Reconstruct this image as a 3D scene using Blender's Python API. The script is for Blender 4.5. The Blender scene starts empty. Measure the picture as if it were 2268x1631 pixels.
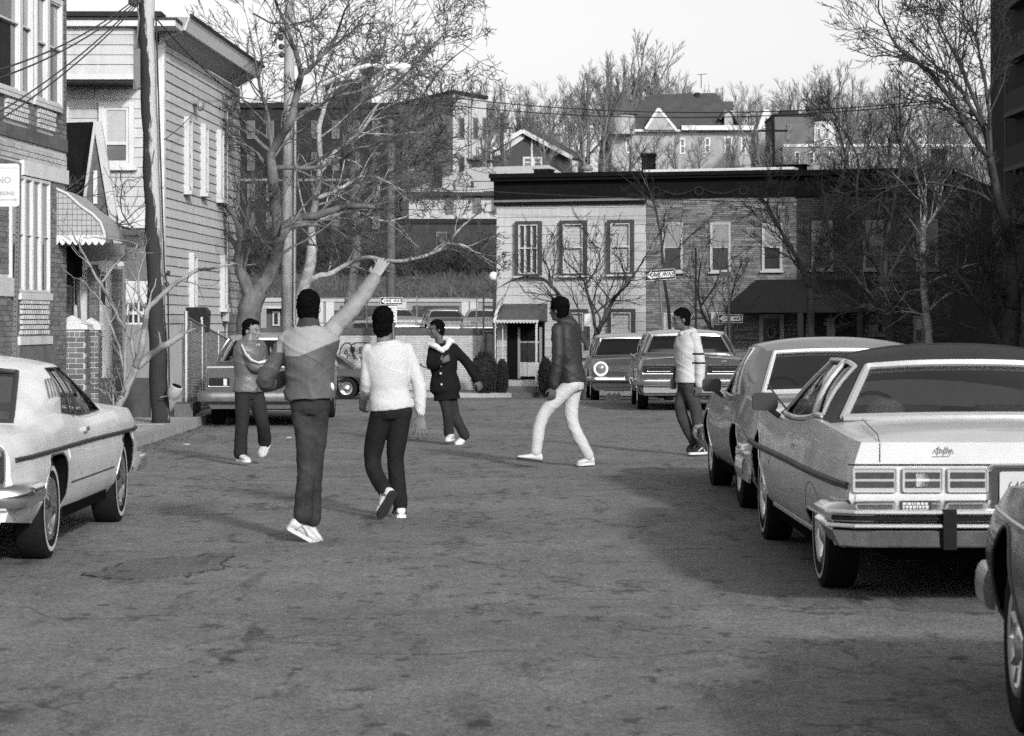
import bpy, bmesh, math, random
import numpy as np
from mathutils import Vector, Matrix, noise
PI = math.pi
R = math.radians
S = bpy.context.scene
COL = S.collection

# ------------------------------------------------------------------ camera
FPX, CX, HY, CAMH = 5484.0, 1134.0, 712.0, 1.55      # focal length and principal point, in 2268-px-wide picture units
cam_d = bpy.data.cameras.new('camera')
cam = bpy.data.objects.new('camera', cam_d); COL.objects.link(cam)
cam.location = (0, 0, CAMH); cam.rotation_euler = (R(90), 0, 0)
cam_d.sensor_width = 36; cam_d.lens = 36 * FPX / 2268
cam_d.shift_y = -(815.5 - HY) / 2268
cam_d.clip_start = 0.5; cam_d.clip_end = 3000
cam_d.dof.use_dof = True; cam_d.dof.focus_distance = 30; cam_d.dof.aperture_fstop = 8
S.camera = cam
# ------------------------------------------------------------------ light
SUN_EL, SUN_AZ = 23.0, 23.0                            # low winter sun behind the camera, a little to the right
wd = bpy.data.worlds.new('World'); S.world = wd; wd.use_nodes = True
nt = wd.node_tree; nt.nodes.clear()
sky = nt.nodes.new('ShaderNodeTexSky'); sky.sky_type = 'NISHITA'; sky.sun_disc = False
sky.sun_elevation = R(SUN_EL); sky.sun_rotation = R(180 - SUN_AZ)
sky.air_density = 1.0; sky.dust_density = 3.0; sky.ozone_density = 1.0
bw = nt.nodes.new('ShaderNodeRGBToBW'); bg = nt.nodes.new('ShaderNodeBackground'); wo = nt.nodes.new('ShaderNodeOutputWorld')
nt.links.new(sky.outputs[0], bw.inputs[0]); nt.links.new(bw.outputs[0], bg.inputs[0]); nt.links.new(bg.outputs[0], wo.inputs[0])
bg.inputs[1].default_value = 0.15
sd = bpy.data.lights.new('sun', 'SUN'); sd.energy = 2.15; sd.angle = R(3.5); sd.color = (1, 1, 1)
so = bpy.data.objects.new('sun', sd); COL.objects.link(so)
_a, _e = R(SUN_AZ), R(SUN_EL)
SUND = Vector((-math.sin(_a) * math.cos(_e), math.cos(_a) * math.cos(_e), -math.sin(_e)))
so.rotation_euler = SUND.to_track_quat('-Z', 'Y').to_euler(); so.location = (5, -30, 30)
S.view_settings.view_transform = 'Standard'; S.view_settings.look = 'None'
S.view_settings.exposure = 0.63; S.view_settings.gamma = 1.0; S.view_settings.use_curve_mapping = False
S.render.engine = 'CYCLES'
S.cycles.use_denoising = False        # the sampling grain stays, like the grain of the film
S.cycles.sample_clamp_indirect = 1.5; S.cycles.sample_clamp_direct = 6.0; S.cycles.use_adaptive_sampling = False
S.cycles.max_bounces = 6; S.cycles.diffuse_bounces = 2; S.cycles.glossy_bounces = 3; S.cycles.transparent_max_bounces = 8
S.cycles.transmission_bounces = 4

# ------------------------------------------------------------------ helpers
def PX(px, Y): return (px - CX) / FPX * Y
def PZ(py, Y): return CAMH - (py - HY) / FPX * Y
def W(px, py, Y): return Vector((PX(px, Y), Y, PZ(py, Y)))
def sstep(a, b, x):
    t = min(1, max(0, (x - a) / (b - a))); return t * t * (3 - 2 * t)
def interp(tab, x):
    if x <= tab[0][0]: return tab[0][1]
    for (x0, y0), (x1, y1) in zip(tab, tab[1:]):
        if x <= x1: return y0 + (y1 - y0) * (x - x0) / (x1 - x0)
    return tab[-1][1]
def curve(tab, x):                                    # monotone cubic (pchip-like) interpolation
    n = len(tab)
    if x <= tab[0][0]: return tab[0][1]
    if x >= tab[-1][0]: return tab[-1][1]
    for i in range(n - 1):
        if x <= tab[i + 1][0]: break
    h = [tab[k + 1][0] - tab[k][0] for k in range(n - 1)]
    d = [(tab[k + 1][1] - tab[k][1]) / h[k] for k in range(n - 1)]
    def m(k):
        if k == 0: return d[0]
        if k == n - 1: return d[-1]
        if d[k - 1] * d[k] <= 0: return 0
        return 2 * d[k - 1] * d[k] / (d[k - 1] + d[k])
    t = (x - tab[i][0]) / h[i]; m0, m1 = m(i), m(i + 1)
    return ((2*t**3 - 3*t*t + 1) * tab[i][1] + (t**3 - 2*t*t + t) * h[i] * m0 + (-2*t**3 + 3*t*t) * tab[i + 1][1] + (t**3 - t*t) * h[i] * m1)

def tag(o, label=None, cat=None, group=None, kind=None):
    if label: o['label'] = label
    if cat: o['category'] = cat
    if group: o['group'] = group
    if kind: o['kind'] = kind
    return o
def link(o, parent=None):
    COL.objects.link(o)
    if parent: o.parent = parent
    return o
def empty(name, loc=(0, 0, 0), rz=0, label=None, cat=None, group=None, kind=None):
    o = bpy.data.objects.new(name, None); o.empty_display_size = .2
    o.location = loc; o.rotation_euler = (0, 0, rz); link(o)
    return tag(o, label, cat, group, kind)
def copy_obj(o, parent=None, loc=None):
    c = o.copy(); link(c)
    if parent: c.parent = parent
    if loc is not None: c.location = loc
    return c

class MB:
    def __init__(s): s.v = []; s.f = []; s.m = []
    def add(s, vs, fs, m=0):
        b = len(s.v); s.v.extend([tuple(v) for v in vs]); s.f.extend([tuple(b + i for i in f) for f in fs]); s.m.extend([m] * len(fs)); return s
    def box(s, x0, x1, y0, y1, z0, z1, m=0, M=None):
        vs = [Vector(p) for p in ((x0,y0,z0),(x1,y0,z0),(x1,y1,z0),(x0,y1,z0),(x0,y0,z1),(x1,y0,z1),(x1,y1,z1),(x0,y1,z1))]
        if M: vs = [M @ v for v in vs]
        return s.add(vs, [(0,3,2,1),(4,5,6,7),(0,1,5,4),(1,2,6,5),(2,3,7,6),(3,0,4,7)], m)
    def prism(s, pts, d, m=0):                         # planar outline pushed along d
        n = len(pts); d = Vector(d); vs = [Vector(p) for p in pts]; vs += [v + d for v in vs]
        return s.add(vs, [tuple(range(n))[::-1], tuple(range(n, 2 * n))] + [(i, (i + 1) % n, n + (i + 1) % n, n + i) for i in range(n)], m)
    def tube(s, pts, rad, n=6, m=0, caps=True, sq=1.0):
        pts = [Vector(p) for p in pts]; k = len(pts)
        if not hasattr(rad, '__len__'): rad = [rad] * k
        b = len(s.v); up = None
        for i in range(k):
            t = (pts[min(i + 1, k - 1)] - pts[max(i - 1, 0)])
            if t.length < 1e-9: t = Vector((0, 0, 1))
            t.normalize()
            if up is None:
                up = Vector((0, 0, 1)) if abs(t.z) < .9 else Vector((1, 0, 0))
            a = up - t * up.dot(t)
            if a.length < 1e-6: a = t.orthogonal()
            a.normalize(); c = t.cross(a); up = a; r = rad[i]; p = pts[i]
            for j in range(n):
                w = 2 * PI * j / n; q = p + a * (r * math.cos(w)) + c * (r * sq * math.sin(w)); s.v.append((q.x, q.y, q.z))
        for i in range(k - 1):
            for j in range(n):
                j2 = (j + 1) % n
                s.f.append((b + i*n + j, b + i*n + j2, b + (i+1)*n + j2, b + (i+1)*n + j)); s.m.append(m)
        if caps:
            s.f.append(tuple(b + j for j in range(n))[::-1]); s.m.append(m)
            s.f.append(tuple(b + (k-1)*n + j for j in range(n))); s.m.append(m)
        return s
    def lathe(s, prof, o, ax, n=16, m=0, close=False):  # prof: (radius, height along ax)
        o = Vector(o); ax = Vector(ax).normalized(); a = ax.orthogonal().normalized(); c = ax.cross(a); b = len(s.v); k = len(prof)
        for r, h in prof:
            for j in range(n):
                w = 2 * PI * j / n; q = o + ax * h + a * (r * math.cos(w)) + c * (r * math.sin(w)); s.v.append((q.x, q.y, q.z))
        for i in range(k - 1):
            for j in range(n):
                j2 = (j + 1) % n
                s.f.append((b + i*n + j, b + i*n + j2, b + (i+1)*n + j2, b + (i+1)*n + j)); s.m.append(m)
        if close:
            s.f.append(tuple(b + j for j in range(n))[::-1]); s.m.append(m); s.f.append(tuple(b + (k-1)*n + j for j in range(n))); s.m.append(m)
        return s
    def grid(s, rows, m=0, flip=False):
        nr, nc = len(rows), len(rows[0]); b = len(s.v)
        for r in rows: s.v.extend([tuple(p) for p in r])
        for i in range(nr - 1):
            for j in range(nc - 1):
                q = (b + i*nc + j, b + i*nc + j + 1, b + (i+1)*nc + j + 1, b + (i+1)*nc + j)
                s.f.append(q[::-1] if flip else q); s.m.append(m)
        return s
    def ball(s, c, rx, ry, rz, nu=10, nv=7, m=0, M=None):
        rows = []
        for i in range(nv + 1):
            th = PI * i / nv
            rows.append([Vector((rx*math.sin(th)*math.cos(2*PI*j/nu), ry*math.sin(th)*math.sin(2*PI*j/nu), rz*math.cos(th))) for j in range(nu)])
        c = Vector(c); b = len(s.v)
        for r in rows:
            for p in r:
                q = (M @ p if M else p) + c; s.v.append((q.x, q.y, q.z))
        for i in range(nv):
            for j in range(nu):
                j2 = (j + 1) % nu
                s.f.append((b + i*nu + j, b + (i+1)*nu + j, b + (i+1)*nu + j2, b + i*nu + j2)); s.m.append(m)
        return s
    def mesh(s, name, mats, smooth=None, weld=False):
        me = bpy.data.meshes.new(name); me.from_pydata(s.v, [], s.f)
        for mt in (mats if isinstance(mats, (list, tuple)) else [mats]): me.materials.append(mt)
        me.polygons.foreach_set('material_index', s.m)
        if weld:
            bm = bmesh.new(); bm.from_mesh(me); bmesh.ops.remove_doubles(bm, verts=bm.verts, dist=weld if weld is not True else 1e-4)
            bmesh.ops.recalc_face_normals(bm, faces=bm.faces); bm.to_mesh(me); bm.free()
        if smooth is not None:
            me.polygons.foreach_set('use_smooth', [True] * len(me.polygons))
            if smooth < 180: me.set_sharp_from_angle(angle=R(smooth))
        me.update(); return me
    def build(s, name, mats, parent=None, smooth=None, weld=False, loc=None, rz=None):
        o = bpy.data.objects.new(name, s.mesh(name, mats, smooth, weld)); link(o, parent)
        if loc is not None: o.location = loc
        if rz is not None: o.rotation_euler = (0, 0, rz)
        return o

# ------------------------------------------------------------------ materials (the photograph is black and white: all grey)
def mat(name, v, rough=.7, var=.12, scale=6., bump=0., bscale=60., metal=0., spec=.15, coat=0., island=0., objr=0., streak=0., stretch=(1, 1, 1), var2=0., scale2=.7, alpha=None):
    m = bpy.data.materials.new(name); m.use_nodes = True; n = m.node_tree.nodes; l = m.node_tree.links
    b = n['Principled BSDF']; b.inputs['Roughness'].default_value = rough; b.inputs['Metallic'].default_value = metal
    b.inputs['Specular IOR Level'].default_value = spec; b.inputs['Coat Weight'].default_value = coat; b.inputs['Coat Roughness'].default_value = .06
    tc = n.new('ShaderNodeTexCoord'); mp = n.new('ShaderNodeMapping'); mp.inputs['Scale'].default_value = stretch; l.new(tc.outputs['Object'], mp.inputs[0])
    val = None
    def add(sock, amp):
        nonlocal val
        mr = n.new('ShaderNodeMapRange'); mr.inputs[1].default_value = .25; mr.inputs[2].default_value = .75
        mr.inputs[3].default_value = 1 - amp; mr.inputs[4].default_value = 1 + amp; l.new(sock, mr.inputs[0])
        if val is None: val = mr.outputs[0]
        else:
            mu = n.new('ShaderNodeMath'); mu.operation = 'MULTIPLY'; l.new(val, mu.inputs[0]); l.new(mr.outputs[0], mu.inputs[1]); val = mu.outputs[0]
    if var:
        t = n.new('ShaderNodeTexNoise'); t.inputs['Scale'].default_value = scale; t.inputs['Detail'].default_value = 6; t.inputs['Roughness'].default_value = .65
        l.new(mp.outputs[0], t.inputs['Vector']); add(t.outputs['Fac'], var)
    if var2:
        t = n.new('ShaderNodeTexNoise'); t.inputs['Scale'].default_value = scale2; t.inputs['Detail'].default_value = 4
        l.new(tc.outputs['Object'], t.inputs['Vector']); add(t.outputs['Fac'], var2)
    if streak:
        t = n.new('ShaderNodeTexNoise'); t.inputs['Scale'].default_value = 3; t.inputs['Detail'].default_value = 5
        m2 = n.new('ShaderNodeMapping'); m2.inputs['Scale'].default_value = (3, 3, .25); l.new(tc.outputs['Object'], m2.inputs[0]); l.new(m2.outputs[0], t.inputs['Vector']); add(t.outputs['Fac'], streak)
    if island:
        g = n.new('ShaderNodeNewGeometry'); mr = n.new('ShaderNodeMapRange'); mr.inputs[1].default_value = 0; mr.inputs[2].default_value = 1
        l.new(g.outputs['Random Per Island'], mr.inputs[0]); mr.inputs[3].default_value = .25; mr.inputs[4].default_value = .75; add(mr.outputs[0], island)
    if objr:
        g = n.new('ShaderNodeObjectInfo'); mr = n.new('ShaderNodeMapRange'); l.new(g.outputs['Random'], mr.inputs[0]); mr.inputs[3].default_value = .25; mr.inputs[4].default_value = .75; add(mr.outputs[0], objr)
    if val is not None:
        mu = n.new('ShaderNodeMath'); mu.operation = 'MULTIPLY'; mu.inputs[1].default_value = v; l.new(val, mu.inputs[0]); mu.use_clamp = True
        l.new(mu.outputs[0], b.inputs['Base Color'])
    else: b.inputs['Base Color'].default_value = (v, v, v, 1)
    if bump:
        t = n.new('ShaderNodeTexNoise'); t.inputs['Scale'].default_value = bscale; t.inputs['Detail'].default_value = 4; l.new(mp.outputs[0], t.inputs['Vector'])
        bp = n.new('ShaderNodeBump'); bp.inputs['Strength'].default_value = bump; bp.inputs['Distance'].default_value = .02; l.new(t.outputs['Fac'], bp.inputs['Height']); l.new(bp.outputs[0], b.inputs['Normal'])
    return m
def glass(name, tint=.55, gloss=1.0):
    m = bpy.data.materials.new(name); m.use_nodes = True; n = m.node_tree.nodes; l = m.node_tree.links; n.remove(n['Principled BSDF'])
    out = n['Material Output']; tr = n.new('ShaderNodeBsdfTransparent'); tr.inputs[0].default_value = (tint, tint, tint, 1)
    gl = n.new('ShaderNodeBsdfGlossy'); gl.inputs['Roughness'].default_value = .03; gl.inputs[0].default_value = (.9, .9, .9, 1)
    fr = n.new('ShaderNodeFresnel'); fr.inputs[0].default_value = 1.5; mu = n.new('ShaderNodeMath'); mu.operation = 'MULTIPLY_ADD'; mu.inputs[1].default_value = gloss; mu.inputs[2].default_value = .03; mu.use_clamp = True
    l.new(fr.outputs[0], mu.inputs[0]); mx = n.new('ShaderNodeMixShader'); l.new(mu.outputs[0], mx.inputs[0]); l.new(tr.outputs[0], mx.inputs[1]); l.new(gl.outputs[0], mx.inputs[2]); l.new(mx.outputs[0], out.inputs[0])
    return m

BLACK = mat('black_void', .008, .9, 0, spec=0.); RUBBER = mat('tyre_rubber', .012, .8, .3, 30, .2, 90, spec=.08)
CHROME = mat('chrome', .72, .14, .12, 9, 0, metal=1.0); CHROMED = mat('chrome_dull', .5, .28, .25, 14, metal=1.0)
GLASS = glass('car_glass', .8); DGLASS = mat('window_glass', .03, .08, .3, 2, spec=.8)
WHITE = mat('white_paint', .5, .5, .06, 5, .05, 30, streak=.08); OFFW = mat('offwhite_paint', .42, .55, .1, 6)
CONC = mat('concrete', .34, .85, .14, 5, .25, 70, var2=.18, objr=.08); KERBM = mat('kerb_stone', .3, .85, .2, 6, .3, 60, objr=.1)
DARKM = mat('dark_metal', .035, .5, .2, 8); GALV = mat('galvanised_steel', .3, .45, .15, 12, metal=.6); GREYM = mat('grey_metal', .14, .55, .15, 10)
BRICK_D = mat('dark_brick', .12, .85, .2, 20, .3, 80, island=.35, objr=.25); MORTAR = mat('mortar', .46, .9, .12, 14, .2, 60)
STONE = mat('limestone', .5, .8, .12, 5, .2, 50, var2=.1)
INTER = mat('car_interior', .1, .8, .2, 10); SEATM = mat('seat_vinyl', .16, .5, .15, 8)
# ================================================================== ground, road, pavements
def gz(y): return -0.80 * sstep(45, 77, y)
def hz(x, y):
    base = interp([(80, -.7), (82, -.15), (84, -.05), (126.4, .8), (126.6, 2.5), (150, 4.6), (220, 11.5), (300, 19.5), (420, 24), (600, 20)], y)
    b2 = interp([(84, -.7), (94, -.6), (126, 2.4), (150, 4.6), (220, 11.5), (300, 19.5), (420, 24), (600, 20)], y)
    t = sstep(-2.5, 1.5, x)
    n = (noise.noise(Vector((x * .05, y * .05, 3))) * .8) if y > 128 else 0
    return base * (1 - t) + b2 * t + n

def asphalt(name='asphalt', k=1.):
    m = mat(name, .075, .8, .0, 8); n = m.node_tree.nodes; l = m.node_tree.links; b = n['Principled BSDF']
    tc = n.new('ShaderNodeTexCoord')
    def nz(scale, det=5, st=(1, 1, 1), rough=.6):
        mp = n.new('ShaderNodeMapping'); mp.inputs['Scale'].default_value = st; l.new(tc.outputs['Object'], mp.inputs[0])
        t = n.new('ShaderNodeTexNoise'); t.inputs['Scale'].default_value = scale; t.inputs['Detail'].default_value = det; t.inputs['Roughness'].default_value = rough; l.new(mp.outputs[0], t.inputs['Vector']); return t.outputs['Fac']
    def vor(scale, feat='F1', out='Color', warp=0.):
        t = n.new('ShaderNodeTexVoronoi'); t.inputs['Scale'].default_value = scale; t.feature = feat
        src = tc.outputs['Object']
        if warp:
            w = n.new('ShaderNodeTexNoise'); w.inputs['Scale'].default_value = 1.3; w.inputs['Detail'].default_value = 5; l.new(src, w.inputs['Vector']); a = n.new('ShaderNodeVectorMath'); a.operation = 'SCALE'; a.inputs['Scale'].default_value = warp; l.new(w.outputs['Color'], a.inputs[0]); ad = n.new('ShaderNodeVectorMath'); l.new(src, ad.inputs[0]); l.new(a.outputs[0], ad.inputs[1]); src = ad.outputs[0]
        l.new(src, t.inputs['Vector'])
        if out == 'Color': c = n.new('ShaderNodeSeparateColor'); l.new(t.outputs['Color'], c.inputs[0]); return c.outputs[0]
        return t.outputs['Distance']
    def rng(s, a, bb, c, d):
        mr = n.new('ShaderNodeMapRange'); l.new(s, mr.inputs[0])
        for i, q in enumerate((a, bb, c, d)): mr.inputs[i + 1].default_value = q
        return mr.outputs[0]
    def mul(a, c):
        q = n.new('ShaderNodeMath'); q.operation = 'MULTIPLY'; l.new(a, q.inputs[0]); l.new(c, q.inputs[1]); return q.outputs[0]
    v = mul(mul(rng(nz(.45, 4), .3, .7, .78, 1.2), rng(nz(90, 3, rough=.8), .3, .7, .5, 1.5)), rng(nz(34, 4, rough=.8), .3, .7, .72, 1.28))   # broad tone, stone grain
    v = mul(mul(v, rng(vor(75), 0, 1, .66, 1.34)), rng(vor(28), 0, 1, .86, 1.14))               # aggregate
    v = mul(v, rng(nz(3.2, 6, (1, .6, 1), .7), .35, .65, .84, 1.12))
    v = mul(v, rng(vor(.34, 'DISTANCE_TO_EDGE', 'D', 1.6), .0, .011, .45, 1.0))                # long cracks
    v = mul(v, rng(nz(1.4, 6, (2.4, .5, 1), .7), .56, .66, 1.0, .5))                        # oil and tar stains
    v = mul(v, rng(nz(5.5, 3, (1, .6, 1)), .61, .67, 1.0, .42))                              # small spots
    v = mul(v, rng(nz(12, 2), .72, .78, 1.0, 1.5))                                          # pale flecks
    q = n.new('ShaderNodeMath'); q.operation = 'MULTIPLY'; q.inputs[1].default_value = .150 * k; l.new(v, q.inputs[0]); l.new(q.outputs[0], b.inputs['Base Color'])
    bp = n.new('ShaderNodeBump'); bp.inputs['Strength'].default_value = .35; bp.inputs['Distance'].default_value = .01; l.new(nz(120, 3), bp.inputs['Height']); l.new(bp.outputs[0], b.inputs['Normal'])
    b.inputs['Specular IOR Level'].default_value = .35
    return m
ASPH = asphalt()
def KX(y): return -5.0 + .40 * sstep(21, 29, y)        # left kerb line
def road_sheet(x0f, x1f, ys, nx, dz=0.):
    rows = []
    for y in ys:
        a, b = x0f(y), x1f(y)
        rows.append([Vector((a + (b - a) * i / nx, y, gz(y) + dz + 0)) for i in range(nx + 1)])
    return rows
ys = [-12 + i * 1.0 for i in range(78)]
tag(MB().grid(road_sheet(lambda y: KX(y) - .05, lambda y: 4.15, ys, 16), flip=True).build('road', ASPH, smooth=180), kind='structure')
tag(MB().grid([[Vector((x, y, gz(y) - .035)) for x in (-60, -30, -10, -4.7, 4.1, 10, 30, 60)] for y in (64.9, 66, 68, 70, 72, 74, 77, 79.2)], flip=True).build('cross_street', ASPH, smooth=180), kind='structure')
SOIL = mat('bare_soil', .07, .95, .3, 2, .5, 12, var2=.3, scale2=.2)
tag(MB().grid([[Vector((x, y, gz(y) - .12)) for x in (-280, -60, -30, -10, 0, 10, 30, 60, 280)] for y in (-120, -60, -12, 20, 45, 50, 55, 60, 65, 70, 76, 80, 86)], flip=True).build('ground', SOIL, smooth=180), kind='structure')
GRASSM = mat('dry_grass_bank', .085, .95, .3, 1.2, .6, 9, var2=.25, scale2=.15)
xs = [-260 + i * 8 for i in range(31)] + [-12 + i * 1.5 for i in range(1, 16)] + [12 + i * 8 for i in range(1, 32)]
yy = [79.3, 80.6, 82, 84, 95, 110, 125, 126.4, 126.6, 130, 135, 140, 150, 160, 180, 200, 220, 250, 280, 300, 330, 370, 420, 500]
tag(MB().grid([[Vector((x, y, hz(x, y) - (.05 if y < 81 else 0))) for x in xs] for y in yy], flip=True).build('hillside', GRASSM, smooth=180), kind='structure')
LOTM = mat('parking_lot_asphalt', .09, .9, .2, 1, .2, 50)
tag(MB().grid([[Vector((x, y, .05 + (y - 81) * .0205)) for x in (-40, -20, -2.4)] for y in (80.6, 100, 126.3)], flip=True).build('parking_lot', LOTM), kind='structure')

# pavement left: slabs and kerb stones, one object each where they can be told apart
pv = tag(empty('pavement', (0, 0, 0)), kind='structure')
def slab(parent, name, x0, x1, y0, y1, z1, mt, th=.16, g=.006):
    b = MB(); b.box(x0 + g, x1 - g, y0 + g, y1 - g, z1 - th, z1); return b.build(name, mt, parent)
rng = random.Random(4)
for y in range(20, 40, 2):
    k = (KX(y) + KX(y + 2)) / 2
    for j in range(3):
        if y < 26 and j > 0: continue
        slab(pv, 'paving_slab', k - .17 - 1.25 * (j + 1), k - .17 - 1.25 * j, y, y + 1.99, .135 + rng.uniform(-.006, .006), CONC)
    b = MB(); x0, x1 = KX(y), KX(y + 2)
    b.prism([(x0 - .16, y + .01, -.1), (x0, y + .01, -.1), (x1, y + 1.99, -.1), (x1 - .16, y + 1.99, -.1)], (0, 0, .24)); b.build('kerb_stone', KERBM, pv)
b = MB(); b.prism([(-9, 12, -.05), (-5.2, 12, -.05), (-5.2, 20, -.05), (-9, 20, -.05)], (0, 0, .18)); b.build('paving_slab', CONC, pv)
b = MB(); b.prism([(-5.16, 5, -.1), (-5.0, 5, -.1), (-5.0, 20, -.1), (-5.16, 20, -.1)], (0, 0, .24)); b.build('kerb_stone', KERBM, pv)
b = MB(); b.prism([(-8.5, 40.05, -.02), (-4.6, 40.05, -.02), (-4.6, 62, -.5), (-8.5, 62, -.5)], (0, 0, .1)); b.build('paving_slab', CONC, pv)
pr = tag(empty('pavement_right', (0, 0, 0)), kind='structure'); pr.name = 'pavement'
for y in range(8, 62, 3):
    z = min(gz(y), gz(y + 3)) + .135
    slab(pr, 'paving_slab', 4.3, 6.3, y, y + 2.99, z, CONC); slab(pr, 'paving_slab', 6.3, 8.3, y, y + 2.99, z - .003, CONC)
    slab(pr, 'kerb_stone', 4.13, 4.297, y, y + 2.99, z - .004, KERBM, .3)
pf = tag(empty('pavement', (0, 0, 0)), kind='structure')
for x in range(-24, 0, 3): slab(pf, 'paving_slab', x, x + 2.99, 77.6, 79.9, -.70, CONC, .14); slab(pf, 'kerb_stone', x, x + 2.99, 77.4, 77.597, -.705, KERBM, .25)
# tar patch repair in the road and litter
b = MB(); pts = [W(165, 1288, 14.6), W(300, 1230, 16.3), W(512, 1225, 16.55), W(480, 1262, 15.4)]
pts = [Vector((-2.62, 15.0, .0)), Vector((-2.45, 16.1, 0)), Vector((-1.86, 16.5, 0)), Vector((-1.8, 15.6, 0)), Vector((-2.1, 14.85, 0))]
for p in pts: p.z = .001
rj = random.Random(3); out = []
for i in range(len(pts)):
    for k in range(9): u = k / 9; q = pts[i].lerp(pts[(i + 1) % len(pts)], u); out.append(Vector((q.x + rj.gauss(0, .022), q.y + rj.gauss(0, .06), .001)))
b.prism(out, (0, 0, .004)); rp = tag(b.build('road_patch', asphalt('patch_asphalt', .72)), kind='structure')
b = MB(); n_ = len(out)
for i in range(n_):
    if noise.noise(Vector((i * .31, 0, 5))) < -.12: continue
    p, q = out[i], out[(i + 1) % n_]; d = (q - p); nn = Vector((-d.y, d.x, 0)).normalized() * rj.uniform(.004, .014); b.add([p + nn, q + nn, q - nn, p - nn], [(0, 1, 2, 3)])
b.v = [(x, y, .0092) for x, y, z in b.v]; tag(b.build('tar_seam', mat('tar_seam', .06, .7, .4, 12), rp), kind='stuff')
b = MB(); rg = random.Random(8)
for i in range(900):
    y = 20 + 18 * rg.random() ** .8; x = KX(y) + abs(rg.gauss(0, .16)) + .02; s_ = rg.uniform(.008, .03); a = rg.uniform(0, 6.3); u, v = Vector((math.cos(a), math.sin(a), rg.uniform(-.3, .3))) * s_, Vector((-math.sin(a), math.cos(a), rg.uniform(-.3, .3))) * s_ * .5; p = Vector((x, y, .012)); b.add([p - u, p + v, p + u, p - v], [(0, 1, 2, 3)])
tag(b.build('gutter_debris', mat('gutter_leaf', .07, .9, .3, 5, island=.6)), 'dead leaves and grit gathered in the left gutter', 'litter', kind='stuff')
LIT = mat('litter_paper', .35, .7, .2, 10)
for i, (x, y, l) in enumerate([(412, 985, 'crumpled pale paper cup lying in the gutter'), (640, 970, 'pale flattened carton lying on the road behind the boy in white sneakers')]):
    Y = FPX * CAMH / (y - HY); p = W(x, y, Y); b = MB(); r = random.Random(i); b.ball((0, 0, .018), .05, .035, .018, 7, 4)
    b.v = [(a + r.uniform(-.012, .012), c + r.uniform(-.012, .012), d) for a, c, d in b.v]
    tag(b.build('litter', LIT, loc=(p.x, p.y, gz(p.y) - .02), rz=i), l, 'litter')
# ================================================================== left side of the street
class Facade:
    """a vertical plane standing at (X0, Y0), running along direction ang; local x along it, local -y out of it"""
    def __init__(s, X0, Y0, ang): s.X0, s.Y0, s.ang = X0, Y0, ang; s.dx, s.dy = math.cos(ang), math.sin(ang)
    def T(s, px): k = (px - CX) / FPX; return (k * s.Y0 - s.X0) / (s.dx - k * s.dy)
    def Z(s, py, t): return PZ(py, s.Y0 + t * s.dy)
    def root(s, name, label, cat, group=None): return empty(name, (s.X0, s.Y0, 0), s.ang, label, cat, group)
def bricks(mb, x0, x1, z0, z1, y=-.012, holes=(), bl=.203, bh=.057, px=.213, pz=.067, m=0, ythick=.02):
    r = 0; z = z0
    while z + bh <= z1 + .001:
        x = x0 - (px / 2 if r % 2 else 0)
        while x < x1:
            a, b = max(x, x0), min(x + bl, x1)
            if b - a > .03:
                cuts = [(a, b)]
                for hx0, hx1, hz0, hz1 in holes:
                    if z + bh > hz0 and z < hz1:
                        new = []
                        for p, q in cuts:
                            if q <= hx0 or p >= hx1: new.append((p, q))
                            else:
                                if p < hx0 - .02: new.append((p, hx0))
                                if q > hx1 + .02: new.append((hx1, q))
                        cuts = new
                for p, q in cuts: mb.box(p, q, y, y + ythick, z, z + bh, m)
            x += px
        z += pz; r += 1
    return mb
def text_mesh(name, txt, size, mt, parent=None, loc=(0, 0, 0), rot=(0, 0, 0), depth=.002, sx=1., align='CENTER', bold=0.):
    cu = bpy.data.curves.new(name, 'FONT'); cu.body = txt; cu.size = size; cu.extrude = depth; cu.align_x = align; cu.align_y = 'CENTER'; cu.offset = bold; cu.resolution_u = 2
    t = bpy.data.objects.new(name + '_curve', cu); COL.objects.link(t); bpy.context.view_layer.update()
    me = bpy.data.meshes.new_from_object(t.evaluated_get(bpy.context.evaluated_depsgraph_get())); bpy.data.objects.remove(t)
    me.name = name; me.materials.clear(); me.materials.append(mt); o = bpy.data.objects.new(name, me); link(o, parent); o.location = loc; o.rotation_euler = rot; o.scale = (sx, 1, 1); return o
BLIND = mat('window_blind', .36, .5, .08, 5); SHADE = mat('window_shade', .22, .5, .15, 6); GREYGL = mat('grey_window_glass', .12, .15, .3, 3)
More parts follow.
